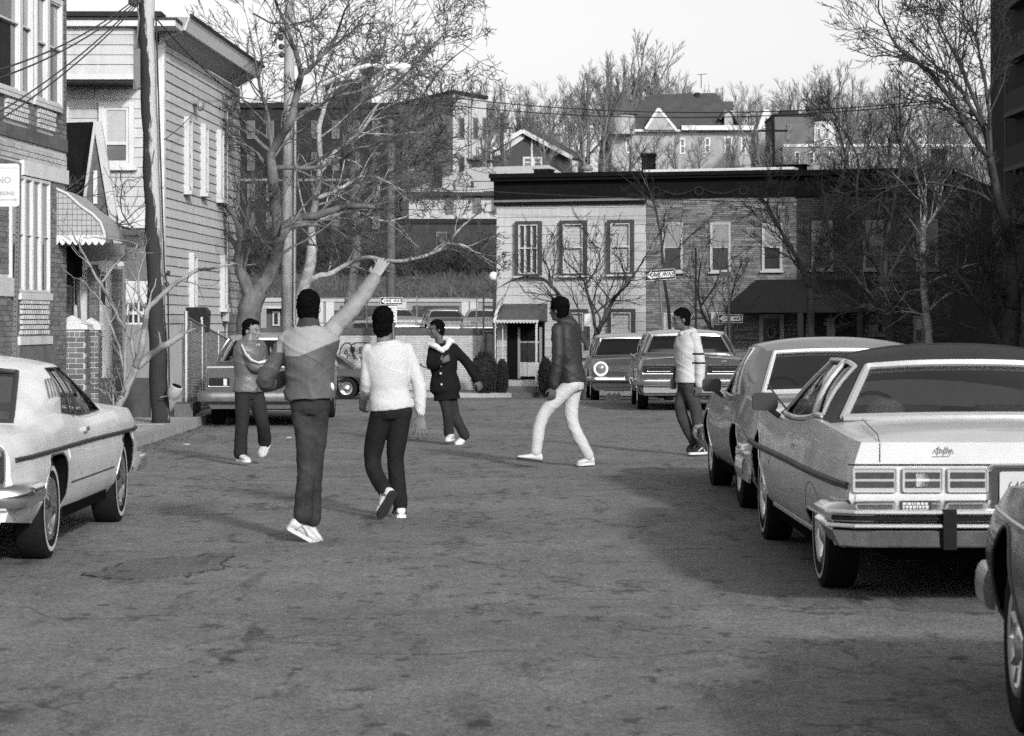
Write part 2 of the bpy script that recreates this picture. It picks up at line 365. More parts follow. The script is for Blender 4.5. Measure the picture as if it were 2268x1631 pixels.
def window(parent, x0, x1, z0, z1, fm, proud=.05, fw=.09, mid=.5, upper=None, lower=None, sash=None, sw=.045, sill=True, mull=0, slats=0):
    """frame = part, its sash bars, panes and sill = sub-parts; sits on the plane y = 0, facing -y"""
    sash = sash or fm; upper = upper or DGLASS; lower = lower or DGLASS
    b = MB()
    b.box(x0, x0 + fw, -proud, .02, z0, z1); b.box(x1 - fw, x1, -proud, .02, z0, z1)
    b.box(x0 + fw, x1 - fw, -proud + .002, .02, z1 - fw, z1); b.box(x0 + fw, x1 - fw, -proud + .002, .02, z0, z0 + fw * .6)
    fr = b.build('window', fm, parent)
    a0, a1, c0, c1 = x0 + fw, x1 - fw, z0 + fw * .6, z1 - fw; zm = c0 + (c1 - c0) * mid
    b = MB(); q = -proud + .018
    b.box(a0, a0 + sw, q, .01, c0, c1); b.box(a1 - sw, a1, q, .01, c0, c1); b.box(a0 + sw, a1 - sw, q - .004, .01, zm - sw * .5, zm + sw * .5)
    b.box(a0 + sw, a1 - sw, q, .01, c1 - sw, c1); b.box(a0 + sw, a1 - sw, q, .01, c0, c0 + sw)
    for i in range(mull):
        u = a0 + (a1 - a0) * (i + 1) / (mull + 1); b.box(u - sw * .5, u + sw * .5, q - .006, .01, c0 + sw, c1 - sw)
    b.build('sash', sash, fr)
    MB().box(a0, a1, -.012, .004, zm, c1).build('pane', upper, fr); MB().box(a0, a1, -.008, .004, c0, zm).build('pane', lower, fr)
    if slats:
        b = MB(); z = zm + .03
        while z < c1: b.box(a0 + sw, a1 - sw, -.019, -.012, z, z + .022); z += .045
        if slats > 1:
            z = c0 + .03
            while z < zm: b.box(a0 + sw, a1 - sw, -.015, -.008, z, z + .022); z += .045
        b.build('blind_slats', WHITE, fr)
    if sill: MB().box(x0 - .05, x1 + .05, -proud - .05, .02, z0 - .06, z0 - .002).build('sill', sash, fr)
    return fr

# ---- brick house at the left edge
F = Facade(-6.514, 31.5, R(86)); bh = F.root('brick_house', 'two storey brick house with stone trimmed windows at left edge of street', 'house')
LB = mat('light_brick', .4, .85, .12, 16, .3, 70, island=.12); DB = mat('house_brick', .15, .85, .2, 18, .3, 80, island=.3)
t = F.T; L = 3.36
MB().box(-2, L, .0, 6, -.2, 9).build('wall', MORTAR, bh)
up = [(-.5, t(64), 4.50, 6.2), (t(70), t(129), 4.50, 6.0)]
lo = [(t(18), t(104), 1.93, 3.46)]
pan = [(t(8), t(57), 4.13, 4.44), (t(80), t(118), 4.13, 4.44), (t(42), t(105), 1.35, 1.83)]
b = MB(); bricks(b, -1.0, L, 4.1, 7.0, holes=up + pan); bricks(b, -1.0, L, .15, 3.66, holes=lo + pan + [(t(40), t(107), .9, 1.36), (t(38), t(110), 1.83, 1.93), (t(44), 3.3, 3.46, 3.67), (-1, t(25), 1.86, 2.12)])
tag(b.build('brick_face', DB, bh), kind='stuff')
b = MB(); bricks(b, -1.0, L, 3.67, 3.92, y=-.016); tag(b.build('light_brick_face', LB, bh), kind='stuff')
b = MB(); bricks(b, L, L + .01, .1, .2)
# the narrow end wall that turns away
b = MB(); x = -1.0
while x < L: b.box(x, min(x + .3, L), -.03, .01, 3.925, 4.095); x += .303
tag(b.build('band_course', mat('dark_band_stone', .11, .7, .2, 8, island=.15), bh), kind='stuff')
for (x0, x1, z0, z1) in pan:
    b = MB(); n = 0; z = z0 + .03
    while z < z1 - .03:
        x = x0 + (.055 if n % 2 else 0)
        while x < x1 - .05: b.box(x, x + .062, -.05, .01, z, z + .05); x += .112
        z += .067; n += 1
    tag(b.build('checker_panel', LB, bh), kind='stuff')
for (x0, x1, z0, z1, nm) in [(t(44), 3.3, 3.47, 3.665, 'lintel'), (t(38), t(108), 1.835, 1.93, 'sill'), (t(36), t(108), 1.24, 1.35, 'stone_course'), (-1, t(24), 1.87, 2.11, 'stone_block'), (-1, t(64), 4.445, 4.5, 'sill'), (t(69), t(130), 4.445, 4.5, 'sill')]:
    MB().box(x0, x1, -.06, .01, z0, z1).build(nm, STONE, bh)
MB().box(t(36), t(113), -.04, .01, .2, 1.235).build('base_course', mat('base_stone', .13, .8, .25, 6), bh)
CURT = mat('curtain', .3, .7, .2, 3, stretch=(14, 1, .6)); REFL = mat('sky_lit_glass', .2, .12, .25, 2, spec=.8)  # REFL: pale glass colour stands in for reflected sky
for (x0, x1) in ((-.45, t(36)), (t(36) + .005, t(64))): window(bh, x0, x1, 4.5, 6.2, WHITE, .07, .07, .55, REFL, DGLASS, sw=.025, sill=False)
for (x0, x1) in ((t(70), t(97)), (t(97) + .005, t(129))): window(bh, x0, x1, 4.5, 6.0, WHITE, .07, .07, .55, REFL, GREYGL, sw=.025, sill=False)
e = [t(18), t(48), t(66), t(84), t(104)]
for i in range(4): window(bh, e[i] + .003, e[i + 1], 1.935, 3.455, WHITE, .05, .04, .5, CURT, DGLASS, sw=.012, sill=False)

# ---- awning over the brick house door (its closed near end faces us)
aw = empty('awning', (0, 0, 0), 0, 'light shingled side awning with white scalloped edge over the brick house entrance', 'awning')
AWM = mat('awning_panel', .3, .7, .15, 8, bump=.1); Y0, Y1 = 34.3, 36.0
prof = [(118, 415), (148, 429), (178, 456), (204, 474), (222, 492), (231, 517), (232, 526), (118, 525)]
pts = [W(x, y, Y0) for x, y in prof]
b = MB(); b.prism(pts, (0, .03, 0)); b.build('end_panel', AWM, aw)
b = MB(); r0 = [p.copy() for p in pts[:7]]; r1 = [p + Vector((0, Y1 - Y0, 0)) for p in r0]; b.grid([r0, r1]); r2 = [p + Vector((0, Y1 - Y0, -.02)) for p in r0]; b.grid([[p + Vector((0, 0, -.02)) for p in r0], r2], flip=True); b.build('awning_top', AWM, aw)
b = MB()
zb, zt = PZ(525, Y0), PZ(415, Y0)
for i in range(1, 9):
    z = zb + (zt - zb) * i / 9; xr = PX(interp([(415, 118), (429, 148), (456, 178), (474, 204), (492, 222), (525, 231)], HY - (z - CAMH) * FPX / Y0), Y0)
    b.box(PX(119, Y0), xr, Y0 - .004, Y0 + .002, z, z + .008)
for i in range(1, 11):
    px = 118 + i * 10.5; zt2 = PZ(interp([(118, 415), (148, 429), (178, 456), (204, 474), (222, 492), (231, 525)], px), Y0); b.box(PX(px, Y0), PX(px, Y0) + .006, Y0 - .0035, Y0 + .0025, zb, zt2)
tag(b.build('panel_joints', mat('panel_joint', .12, .8, 0), aw), kind='stuff')
b = MB(); b.tube([p + Vector((0, -.01, 0)) for p in pts[:7]], .018, 5); b.tube([pts[0] + Vector((0, -.01, 0)), pts[-1] + Vector((0, -.01, 0))], .022, 5); b.build('edge_trim', WHITE, aw)
b = MB(); n = 8; xa, xb = PX(117, Y0), PX(234, Y0); top = zb + .02
out = [Vector((xa, Y0 - .012, top)), Vector((xb, Y0 - .012, top))]
for i in range(n * 6, -1, -1):
    u = i / (n * 6); out.append(Vector((xa + (xb - xa) * u, Y0 - .012, zb - .06 - .055 * abs(math.sin(u * n * PI)))))
b.prism(out, (0, .014, 0)); b.build('scalloped_valance', WHITE, aw)

# ---- entrance porch of the gabled house
pc = empty('entrance_porch', (0, 0, 0), 0, 'brick and white panelled entrance porch under the awning', 'porch'); Yp = 36.6
PB = mat('porch_brick', .1, .85, .2, 16, island=.3); PMOR = mat('porch_mortar', .3, .9, .1, 8)
b0 = MB()
for (x0, x1, y0) in ((130, 156, 630), (197, 218, 585), (250, 271, 588)):
    MB().box(PX(x0, Yp) + .012, PX(x1, Yp) - .012, Yp, Yp + .4, .1, PZ(y0, Yp) - .01).build('pier', PMOR, pc)
    bricks(b0, PX(x0, Yp) + .0, PX(x1, Yp), .12, PZ(y0, Yp), y=Yp - .012)
tag(b0.build('pier_bricks', PB, pc), kind='stuff')
for (x0, x1) in ((161, 197), (218, 250)):
    MB().box(PX(x0, Yp), PX(x1, Yp), Yp + .1, Yp + .16, .3, PZ(595, Yp)).build('door', WHITE, pc)
    MB().box(PX(x0 + 3, Yp), PX(x0 + 13, Yp), Yp + .085, Yp + .1, PZ(675, Yp), PZ(612, Yp)).build('door_light', DGLASS, pc)
    MB().box(PX(x0 + 3, Yp), PX(x0 + 13, Yp), Yp + .085, Yp + .1, PZ(800, Yp), PZ(690, Yp)).build('door_panel', OFFW, pc)
    b = MB(); o = []
    for i in range(9): u = i / 8; o.append(Vector((PX(x0 + (x1 - x0) * u, Yp), Yp - .03, PZ(594 + 10 * math.sin(u * PI), Yp))))
    o += [Vector((PX(x1, Yp), Yp - .03, PZ(578, Yp))), Vector((PX(x0, Yp), Yp - .03, PZ(578, Yp)))]
    b.prism(o, (0, .12, 0)); b.build('arch_panel', OFFW, pc)
MB().box(PX(117, Yp), PX(272, Yp), Yp + .2, Yp + .4, PZ(578, Yp), PZ(538, Yp)).build('porch_beam', GREYM, pc)
MB().box(PX(112, Yp), PX(161, Yp), Yp + .42, Yp + .5, .1, PZ(545, Yp)).build('back_wall', PB, pc)
b = MB(); b.box(PX(118, 35.4), PX(161, 35.4), 35.4, 36.2, PZ(612, 35.4), PZ(545, 35.4)); b.build('recess_shade_box', BLACK, pc)  # black box in place of the shade inside the entrance recess
ln = empty('wall_lantern', W(131, 595, 34.9), 0, 'small glass wall lantern beside the entrance under the awning', 'lamp')
b = MB(); b.prism([(-.05, -.05, .0), (.05, -.05, 0), (.05, .05, 0), (-.05, .05, 0)], (0, 0, .13)); b.build('lamp_glass', mat('lantern_glass', .5, .3, .1), ln)
b = MB(); b.lathe([(.09, .13), (.06, .17), (.0, .2)], (0, 0, 0), (0, 0, 1), 6); b.box(-.06, .06, -.06, .06, -.02, 0); b.build('lantern_cap', DARKM, ln)

# ---- brick gate pillars with pyramid caps: every brick an object
brick_me = {}
def pillar(px0, px1, py_top, Y, dep, label, cap):
    w = PX(px1, Y) - PX(px0, Y); zt = PZ(py_top, Y); p = empty('brick_pillar', (PX(px0, Y), Y, .13), 0, label, 'pillar', 'brick gate pillars')
    h = zt - .13; MB().box(.012, w - .012, .012, dep - .012, 0, h).build('mortar_core', MORTAR, p)
    n = int(h / .075)
    for c in range(n):
        z = c * .075 + .008; header = c == n - 1
        def put(x0, x1, y0, y1):
            key = (round(x1 - x0, 3), round(y1 - y0, 3), header)
            if key not in brick_me: brick_me[key] = MB().box(0, x1 - x0, 0, y1 - y0, 0, .061).mesh('brick', PIL)
            o = bpy.data.objects.new('brick', brick_me[key]); link(o, p); o.location = (x0, y0, z)
        xs, x = [], 0
        step = .075 if header else .215
        x = -(step / 2 if c % 2 else 0)
        while x < w - .02:
            a, bb = max(0, x), min(w, x + step - .012)
            if bb - a > .03: put(round(a, 3), round(bb, 3), 0, .1)
            x += step
        y = .105 + (.06 if c % 2 else 0)
        if c % 2: put(w - .1, w, .105, .155)
        while y < dep - .02:
            put(w - .1, w, y, min(dep, y + .2)); y += .215
    b = MB(); ce = Vector((w / 2, dep / 2, h + cap)); o = .03
    q = [Vector((-o, -o, h)), Vector((w + o, -o, h)), Vector((w + o, dep + o, h)), Vector((-o, dep + o, h))]; q2 = [v + Vector((0, 0, .07)) for v in q]
    b.add(q + q2 + [ce], [(0,1,5,4),(1,2,6,5),(2,3,7,6),(3,0,4,7),(4,5,8),(5,6,8),(6,7,8),(7,4,8),(3,2,1,0)]); b.build('cap_stone', mat('cap_stone', .55, .8, .25, 9, .4, 25), p)
PIL = mat('pillar_brick', .13, .85, .2, 18, .3, 80, objr=.35)
pillar(119, 189, 730, 35.0, .46, 'brick gate pillar with pale pyramid cap, the nearer of two', .2)
pillar(178, 219, 731, 35.9, .3, 'narrow brick gate pillar with pale cap right behind the nearer one', .18)
b = MB(); b.box(PX(222, 36.3), PX(330, 36.3), 36.3, 36.5, .1, PZ(838, 36.3)); tag(b.build('low_wall', mat('low_dark_wall', .06, .8, .25, 6)), 'low dark garden wall between gate pillars and utility pole', 'wall')

# ---- steep gabled house between the two
gh = empty('gabled_house', (0, 0, 0), 0, 'narrow house with steep dark gable and white bargeboard behind the awning', 'house'); Yg = 38.6
SHG = mat('gable_shingle', .1, .8, .25, 14, stretch=(1, 1, 3)); DROOF = mat('dark_roof', .022, .85, .3, 10)
ap = W(212, 270, Yg); ll = W(184, 472, Yg); rr = W(266, 560, Yg)
b = MB(); b.prism([W(212, 280, Yg), W(187, 470, Yg), W(187, 640, Yg), W(272, 640, Yg), W(264, 555, Yg)], (0, .25, 0)); b.build('gable_wall', SHG, gh)
b = MB(); b.add([ap, ll, W(150, 466, Yg + 1.0), W(145, 272, Yg + 1.0), ap + Vector((0, .1, 0)), ll + Vector((.02, .1, 0)), W(150, 466, Yg + 1.1), W(145, 272, Yg + 1.1)], [(0, 1, 2, 3), (7, 6, 5, 4), (0, 3, 7, 4), (1, 0, 4, 5), (2, 1, 5, 6), (3, 2, 6, 7)]); b.build('roof', DROOF, gh)
def bar(b, p, q, w, dp, m=0):
    p, q = Vector(p), Vector(q); d = (q - p).normalized(); n = Vector((d.z, 0, -d.x)) * w / 2
    b.prism([p + n, q + n, q - n, p - n], (0, dp, 0), m)
b = MB(); bar(b, ap + Vector((.03, -.06, 0)), W(270, 590, Yg) + Vector((0, -.06, 0)), .12, .1); bar(b, ap + Vector((-.0, -.058, 0)), ll + Vector((0, -.058, 0)), .045, .1); b.build('bargeboard', OFFW, gh)
b = MB(); b.box(PX(207, Yg), PX(216, Yg), Yg - .03, Yg, PZ(452, Yg), PZ(378, Yg)); b.build('vent_panel', WHITE, gh)
b = MB(); b.box(PX(268, Yg), PX(335, Yg), Yg + .3, Yg + .35, .1, PZ(560, Yg)); b.build('side_wall', mat('grey_side_wall', .12, .8, .2), gh)  # plain dark grey wall, slightly mottled
# white pierced porch parapet to the right of it
pp = empty('porch_railing', (0, 0, 0), 0, 'white boarded porch railing with two rows of square openings beside the utility pole', 'railing'); Yr = 38.0
for (y0, y1) in ((623, 671), (690, 697), (715, 745)):
    MB().box(PX(267, Yr), PX(345, Yr), Yr, Yr + .06, PZ(y1, Yr), PZ(y0, Yr)).build('rail_board', WHITE, pp)
for y0, y1 in ((671, 690), (697, 715)):
    for i in range(7): x = 269 + i * 12; MB().box(PX(x, Yr), PX(x + 3.5, Yr), Yr + .006, Yr + .05, PZ(y1, Yr), PZ(y0, Yr)).build('baluster', WHITE, pp)
MB().box(PX(264, Yr), PX(283, Yr), Yr - .03, Yr + .1, PZ(628, Yr), PZ(618, Yr)).build('post_cap', WHITE, pp)
b = MB(); bricks(b, PX(267, Yr), PX(345, Yr), .14, PZ(747, Yr), y=Yr + .05); tag(b.build('base_bricks', mat('grey_brick', .2, .85, .2, 15, island=.2), pp), kind='stuff')
MB().box(PX(267, Yr), PX(345, Yr), Yr + .065, Yr + .1, .1, PZ(746, Yr)).build('base_wall', MORTAR, pp)
b = MB(); b.box(PX(262, 38.4), PX(330, 38.4), 38.4, 39.5, PZ(505, 38.4), PZ(468, 38.4)); tag(b.build('porch_roof', WHITE), 'small flat white porch roof in front of the clapboard house', 'porch roof')

# ---- clapboard house: boards are single objects
CX0, CY0 = -5.655, 40.0
sh = empty('clapboard_house', (CX0, CY0, 0), 0, 'pale clapboard house with overhanging upper front and long side wall', 'house')
SID = mat('pale_siding', .40, .6, .08, 4, .05, 40, objr=.09, streak=.12); SIDS = mat('house_sheathing', .2, .7, .1)
sa = R(90 - 2.6); SL = 8.0
# side wall in its own local frame through a matrix
Ms = Matrix.Rotation(sa, 4, 'Z')
b = MB(); b.box(-3.2, 0, .03, 7.6, 0, 6.05); b.build('wall', SIDS, sh)
BR = random.Random(21)
def boards(parent, name, x0, x1, z0, z1, ex, mt, M, holes=()):
    cache = {}
    z = z0
    while z < z1:
        h = min(ex, z1 - z); segs = [(x0, x1)]
        for a, c, d, e2 in holes:
            if z + h * .5 > d and z + h * .5 < e2:
                new = []
                for p, q in segs:
                    if q <= a or p >= c: new.append((p, q))
                    else:
                        if a - p > .03: new.append((p, a))
                        if q - c > .03: new.append((c, q))
                segs = new
        s2 = []
        for p, q in segs:
            if q - p > 1.6 and BR.random() < .65: m_ = BR.uniform(p + .5, q - .5); s2 += [(p, m_ - .0025), (m_ + .0025, q)]
            else: s2.append((p, q))
        for p, q in s2:
            k = (round(q - p, 3), round(h, 3))
            if k not in cache:
                mb = MB(); l = q - p; mb.add([(0, -.028, 0), (l, -.028, 0), (l, -.006, h), (0, -.006, h), (0, .0, 0), (l, .0, 0), (l, .0, h), (0, .0, h)], [(0, 1, 2, 3), (0, 4, 5, 1), (3, 2, 6, 7), (0, 3, 7, 4), (1, 5, 6, 2)]); cache[k] = mb.mesh(name, mt)
            o = bpy.data.objects.new(name, cache[k]); link(o, parent); o.matrix_local = M @ Matrix.Translation((p, -BR.uniform(0, .005), z + BR.uniform(-.004, .004)))
        z += ex
boards(sh, 'siding_board', .12, SL, .25, 6.05, .158, SID, Ms)
boards(sh, 'siding_board', -2.6, -.1, .25, 5.35, .158, SID, Matrix())
b = MB(); b.box(0, .12, -.04, .02, .2, 6.05); cb = b.build('corner_board', WHITE, sh); cb.matrix_local = Ms
b = MB(); b.box(-.1, .045, -.045, .0, .2, 6.05); b.build('corner_board', WHITE, sh)
# overhanging bay with its own boards
MB().box(PX(128, 39.15) - CX0, PX(296, 39.15) - CX0, -.83, -.03, PZ(172, 39.15) - .06, PZ(172, 39.15) - .032).build('bay_shade_strip', DARKM, sh)  # thin dark sheet standing in for shade on the bay underside
Yb = 39.15; dy = Yb - CY0; bx0, bx1 = PX(128, Yb) - CX0, PX(296, Yb) - CX0; bz0, bz1 = PZ(172, Yb), PZ(60, Yb)
MB().box(bx0, bx1, dy + .02, .0, bz0, bz1).build('bay', SIDS, sh)
boards(sh, 'bay_board', bx0, bx1, bz0 + .05, bz1, .158, SID, Matrix.Translation((0, dy + .02, 0)))
MB().box(bx0 - .02, bx1 + .03, dy - .02, .0, bz0 - .03, bz0 + .05).build('bay_trim', WHITE, sh)
MB().box(bx1, bx1 + .03, dy - .01, 0, bz0 + .05, bz1).build('bay_corner', GREYM, sh)
MB().box(bx0, .35, dy - .14, .1, PZ(60, Yb), PZ(46, Yb)).build('cornice', WHITE, sh)
MB().box(bx0, .38, dy - .17, .1, PZ(46, Yb) , PZ(42, Yb)).build('roof_edge', DARKM, sh)
# eave along the side
b = MB(); pr = [(0, 6.05), (.36, 6.24), (.42, 6.24), (.5, 6.46), (-.05, 6.46)]
def side(l, o, z): v = Ms @ Vector((l, -o, z)); return v
b = MB(); b.grid([[side(.0, .02, 6.05), side(.0, .36, 6.24)], [side(SL - .3, .02, 6.05), side(SL - .3, .36, 6.24)]], flip=True); b.build('soffit', SID, sh)
b = MB()
for i in range(56): l = .1 + i * .135; b.add([side(l, .03, 6.052), side(l + .02, .03, 6.052), side(l + .02, .355, 6.234), side(l, .355, 6.234)], [(0, 1, 2, 3)])
tag(b.build('soffit_grooves', GREYM, sh), kind='stuff')
b = MB(); q0 = [side(-.25, .36, 6.24), side(-.25, .42, 6.22), side(-.25, .50, 6.44), side(-.25, -.2, 6.46)]; q1 = [p + (side(SL - .2, 0, 0) - side(-.25, 0, 0)) for p in q0]
b.grid([q0 + [q0[0]], q1 + [q1[0]]]); b.add(q0, [(0, 1, 2, 3)]); b.add(q1, [(3, 2, 1, 0)]); b.build('fascia', WHITE, sh)
b = MB(); b.tube([side(-.25, .52, 6.46), side(SL - .2, .52, 6.46)], .03, 5); b.build('roof_edge', DARKM, sh)
MB().box(-3.2, .1, -.8, 7.6, 6.38, 6.46).build('roof', DROOF, sh)
b = MB(); b.add([side(-.26, .0, 6.02), side(-.26, .4, 6.23), side(-.26, .48, 6.43), side(-.26, 0, 6.44)], [(0, 1, 2, 3), (3, 2, 1, 0)]); b.prism([side(-.25, 0, 6.02), side(-.25, .38, 6.23), side(-.25, .46, 6.43), side(-.25, 0, 6.43)], side(.12, 0, 0) - side(0, 0, 0)); b.build('cornice_return', WHITE, sh)
# windows: front
f2 = Facade(CX0, CY0, 0.)
tz = lambda y: PZ(y, CY0)
window(sh, f2.T(220), f2.T(298), tz(370), tz(227), WHITE, .05, .08, .36, BLIND, GREYGL, sw=.05).location.y = -.03
window(sh, f2.T(118), f2.T(155), tz(370), tz(230), WHITE, .05, .08, .4, BLIND, GREYGL).location.y = -.03
F3 = Facade(CX0, CY0, sa)
def side_window(px0, px1, py0, py1):
    a, c = F3.T(px0), F3.T(px1); z0, z1 = F3.Z(py1, a), F3.Z(py0, a); w = window(sh, a, c, z0, z1, OFFW, .08, .075, .5, GREYGL, DGLASS, sill=True)
    w.matrix_local = Ms @ Matrix.Translation((0, -.03, 0))
side_window(405, 414, 258, 423); side_window(442, 450, 274, 428); side_window(477, 484, 288, 442); side_window(416, 425, 560, 684); side_window(485, 492, 566, 684)
em = empty('electric_meter', (0, 0, 0), 0, 'grey electric meter box on conduit low on the clapboard side wall', 'meter')
p = Ms @ Vector((F3.T(492), -.09, 0)) + Vector((CX0, CY0, 0)); z = F3.Z(712, F3.T(492)); em.location = (p.x, p.y, z)
MB().box(-.06, .06, -.2, .2, 0, .32).build('meter_box', GALV, em); b = MB(); b.tube([(0, .0, 0), (0, 0, -.6), (0, .2, -.9)], .02, 6); b.tube([(0, .1, .32), (0, .1, 4)], .02, 6); b.build('conduit', GALV, em)
lf = empty('wall_lamp', (0, 0, 0), 0, 'round floodlight fitting high on the clapboard side wall', 'lamp'); p = Ms @ Vector((F3.T(426), -.1, F3.Z(234, F3.T(426)))) + Vector((CX0, CY0, 0)); lf.location = p
b = MB(); b.lathe([(.02, 0), (.1, .02), (.1, .06), (.05, .1)], (0, 0, 0), (1, -.3, 0), 12, close=True); b.build('lamp_head', GALV, lf); b = MB(); b.box(-.12, 0, -.03, .03, -.03, .03); b.build('bracket', DARKM, lf)

# ---- chain link fence, covered grill, beam, pail
cf = empty('chain_link_fence', (0, 0, 0), 0, 'chain link fence with steel posts along the clapboard house side yard', 'fence')
Pa, Pb = Vector((-4.95, 37.6, .2)), Vector((-5.12, 45.4, .0)); ln_ = (Pb - Pa).length; H = 1.42
def fp(u, v): return Pa.lerp(Pb, u) + Vector((0, 0, v * (H - .25 * u)))
b = MB(); n = 90
for k in range(-16, n):
    for s in (1, -1):
        u0, u1 = k / n, (k + 16) / n; v0, v1 = (0, 1) if s > 0 else (1, 0)
        if u0 < 0: v0 += (v1 - v0) * (-u0) / (u1 - u0); u0 = 0
        if u1 > 1: v1 = v0 + (v1 - v0) * (1 - u0) / (u1 - u0); u1 = 1
        if u1 > u0: b.tube([fp(u0, v0), fp(u1, v1)], .0032, 3, caps=False)
tag(b.build('wire_mesh', GALV, cf), kind='stuff')
for u in (0, .3, .65, 1):
    b = MB(); b.tube([fp(u, -.15), fp(u, 1.06)], .032 if u == 0 else .022, 7); b.build('post', GALV, cf)
b = MB(); b.tube([fp(0, 1), fp(1, 1)], .02, 6); b.build('top_rail', GALV, cf)
b = MB(); b.prism([fp(0, 0) + Vector((.08, 0, -.3)), fp(1, 0) + Vector((.08, 0, -.3)), fp(1, 0) + Vector((-.12, 0, -.3)), fp(0, 0) + Vector((-.12, 0, -.3))], (0, 0, .33)); b.build('footing', CONC, cf)
b = MB(); b.prism([(-5.0, 37.5, .1), (-5.0, 37.6, .1), (-6.3, 37.6, .1), (-6.3, 37.5, .1)], (0, 0, 1.4)); tag(b.build('board_fence', mat('weathered_board', .2, .8, .25, 5, stretch=(12, 12, .5))), 'weathered plank fence panel standing behind the utility pole', 'fence')
gr = empty('covered_grill', W(438, 722, 40.6), 0, 'black covered barbecue grill standing behind the chain link fence', 'grill'); gr.location.z = 0
b = MB(); z0 = PZ(735, 40.6); b.prism([(-.17, -.2, z0), (.16, -.2, z0), (.18, -.2, z0 + .33), (.12, -.2, z0 + .4), (-.17, -.2, z0 + .4)], (0, .5, 0)); b.build('cover', mat('black_tarp', .015, .35, .3, 8, .4, 12), gr)
b = MB(); [b.tube([(x, 0, 0), (x, 0, z0 + .02)], .02, 6) for x in (-.13, .13)]; b.build('leg', GALV, gr); b = MB(); b.tube([(-.08, -.22, z0), (-.08, -.22, z0 + .2)], .015, 6); b.tube([(.09, -.22, z0), (.09, -.22, z0 + .24)], .018, 6); b.build('handle', WHITE, gr)
b = MB(); b.prism([(-4.98, 36.5, .13), (-4.7, 36.45, .13), (-4.9, 39, .13), (-5.2, 39, .13)], (0, 0, .2)); tag(b.build('timber_beam', mat('old_timber', .11, .85, .3, 7, .3, 20, stretch=(6, .6, 6))), 'thick old timber beam lying on the pavement by the kerb end', 'beam')
pl = empty('pail', W(386, 869, 34.15), 0, 'round pale pail hanging tilted low on the foot of the utility pole', 'pail')
Mp = Matrix.Rotation(R(-35), 4, 'Y')
b = MB(); b.lathe([(0, -.1), (.06, -.1), (.095, -.04), (.105, .03), (.095, .09), (.07, .1)], (0, 0, 0), Mp @ Vector((.75, -.25, .45)), 14); b.build('shell', mat('pail_plastic', .3, .5, .2, 8), pl, smooth=50)
b = MB(); b.lathe([(.085, .085), (0, .06)], (0, 0, 0), Mp @ Vector((.75, -.25, .45)), 14); b.build('opening', BLACK, pl); b = MB(); b.tube([(-.2, 0, -.07), (-.08, 0, -.05), (0, 0, .0)], .008, 5); b.build('handle', GALV, pl)

# ---- poles and signs on the left
def pole_mat(): return mat('weathered_pole', .24, .85, .3, 6, .4, 30, stretch=(5, 5, .35), var2=.5, scale2=1.4)
def tar_pole():
    m = mat('tarred_pole', .3, .85, .2, 7, .4, 30, stretch=(5, 5, .4)); n = m.node_tree.nodes; l = m.node_tree.links; b = n['Principled BSDF']
    tc = n.new('ShaderNodeTexCoord'); mp = n.new('ShaderNodeMapping'); mp.inputs['Scale'].default_value = (2.2, 2.2, .33); l.new(tc.outputs['Object'], mp.inputs[0]); t = n.new('ShaderNodeTexNoise'); t.inputs['Scale'].default_value = 3.2; t.inputs['Detail'].default_value = 8; t.inputs['Roughness'].default_value = .7; l.new(mp.outputs[0], t.inputs['Vector'])
    sp = n.new('ShaderNodeSeparateXYZ'); l.new(tc.outputs['Object'], sp.inputs[0])
    a = n.new('ShaderNodeMath'); a.operation = 'MULTIPLY_ADD'; a.inputs[1].default_value = 2.0; xl_ = n.new('ShaderNodeMath'); xl_.operation = 'MULTIPLY_ADD'; xl_.inputs[1].default_value = .0345; l.new(sp.outputs[2], xl_.inputs[0]); l.new(sp.outputs[0], xl_.inputs[2]); l.new(xl_.outputs[0], a.inputs[0]); l.new(t.outputs['Fac'], a.inputs[2])
    z = n.new('ShaderNodeMapRange'); z.inputs[1].default_value = .8; z.inputs[2].default_value = 3.4; z.inputs[3].default_value = -.3; z.inputs[4].default_value = 0.0; l.new(sp.outputs[2], z.inputs[0])
    a2 = n.new('ShaderNodeMath'); a2.operation = 'ADD'; l.new(a.outputs[0], a2.inputs[0]); l.new(z.outputs[0], a2.inputs[1])
    mr = n.new('ShaderNodeMapRange'); mr.inputs[1].default_value = .53; mr.inputs[2].default_value = .58; mr.inputs[3].default_value = .03; mr.inputs[4].default_value = .34; l.new(a2.outputs[0], mr.inputs[0]); l.new(mr.outputs[0], b.inputs['Base Color']); return m
up_ = empty('utility_pole', (PX(356, 34.4), 34.4, 0), 0, 'tall tar stained wooden utility pole on the left pavement', 'utility pole')
top = W(322, -40, 34.4) - up_.location; b = MB(); b.tube([Vector((0, 0, .0)).lerp(top, i / 24) + Vector((.012 * math.sin(i * 1.7), 0, 0)) for i in range(25)], [.13 - .02 * i / 24 for i in range(25)], 16); b.build('shaft', tar_pole(), up_, smooth=180)
lp = lambda x, y: W(x, y, 34.25) - up_.location
b = MB(); b.box(*(0, 0), 0, 0, 0, 0); b = MB(); q = lp(300, 178); b.box(q.x - .03, q.x + .06, -.14, 0, q.z - .12, lp(300, 108).z); b.tube([lp(298, 178), lp(303, 200), lp(312, 190)], .012, 5); b.tube([lp(300, 108), lp(303, 85), lp(308, 40), lp(302, 0)], .012, 5); b.build('junction_box', GREYM, up_)
b = MB(); b.tube([lp(345, 30), lp(352, 250), lp(360, 480), lp(364, 600), lp(372, 640), lp(375, 880)], .012, 5); b.build('ground_wire', DARKM, up_)
for x, y in ((292, 4), (299, 8), (306, 2)): b = MB(); b.lathe([(.03, -.05), (.05, -.03), (.05, .03), (.03, .05)], lp(x, y), (0, 0, 1), 8, close=True); b.build('insulator', DARKM, up_)
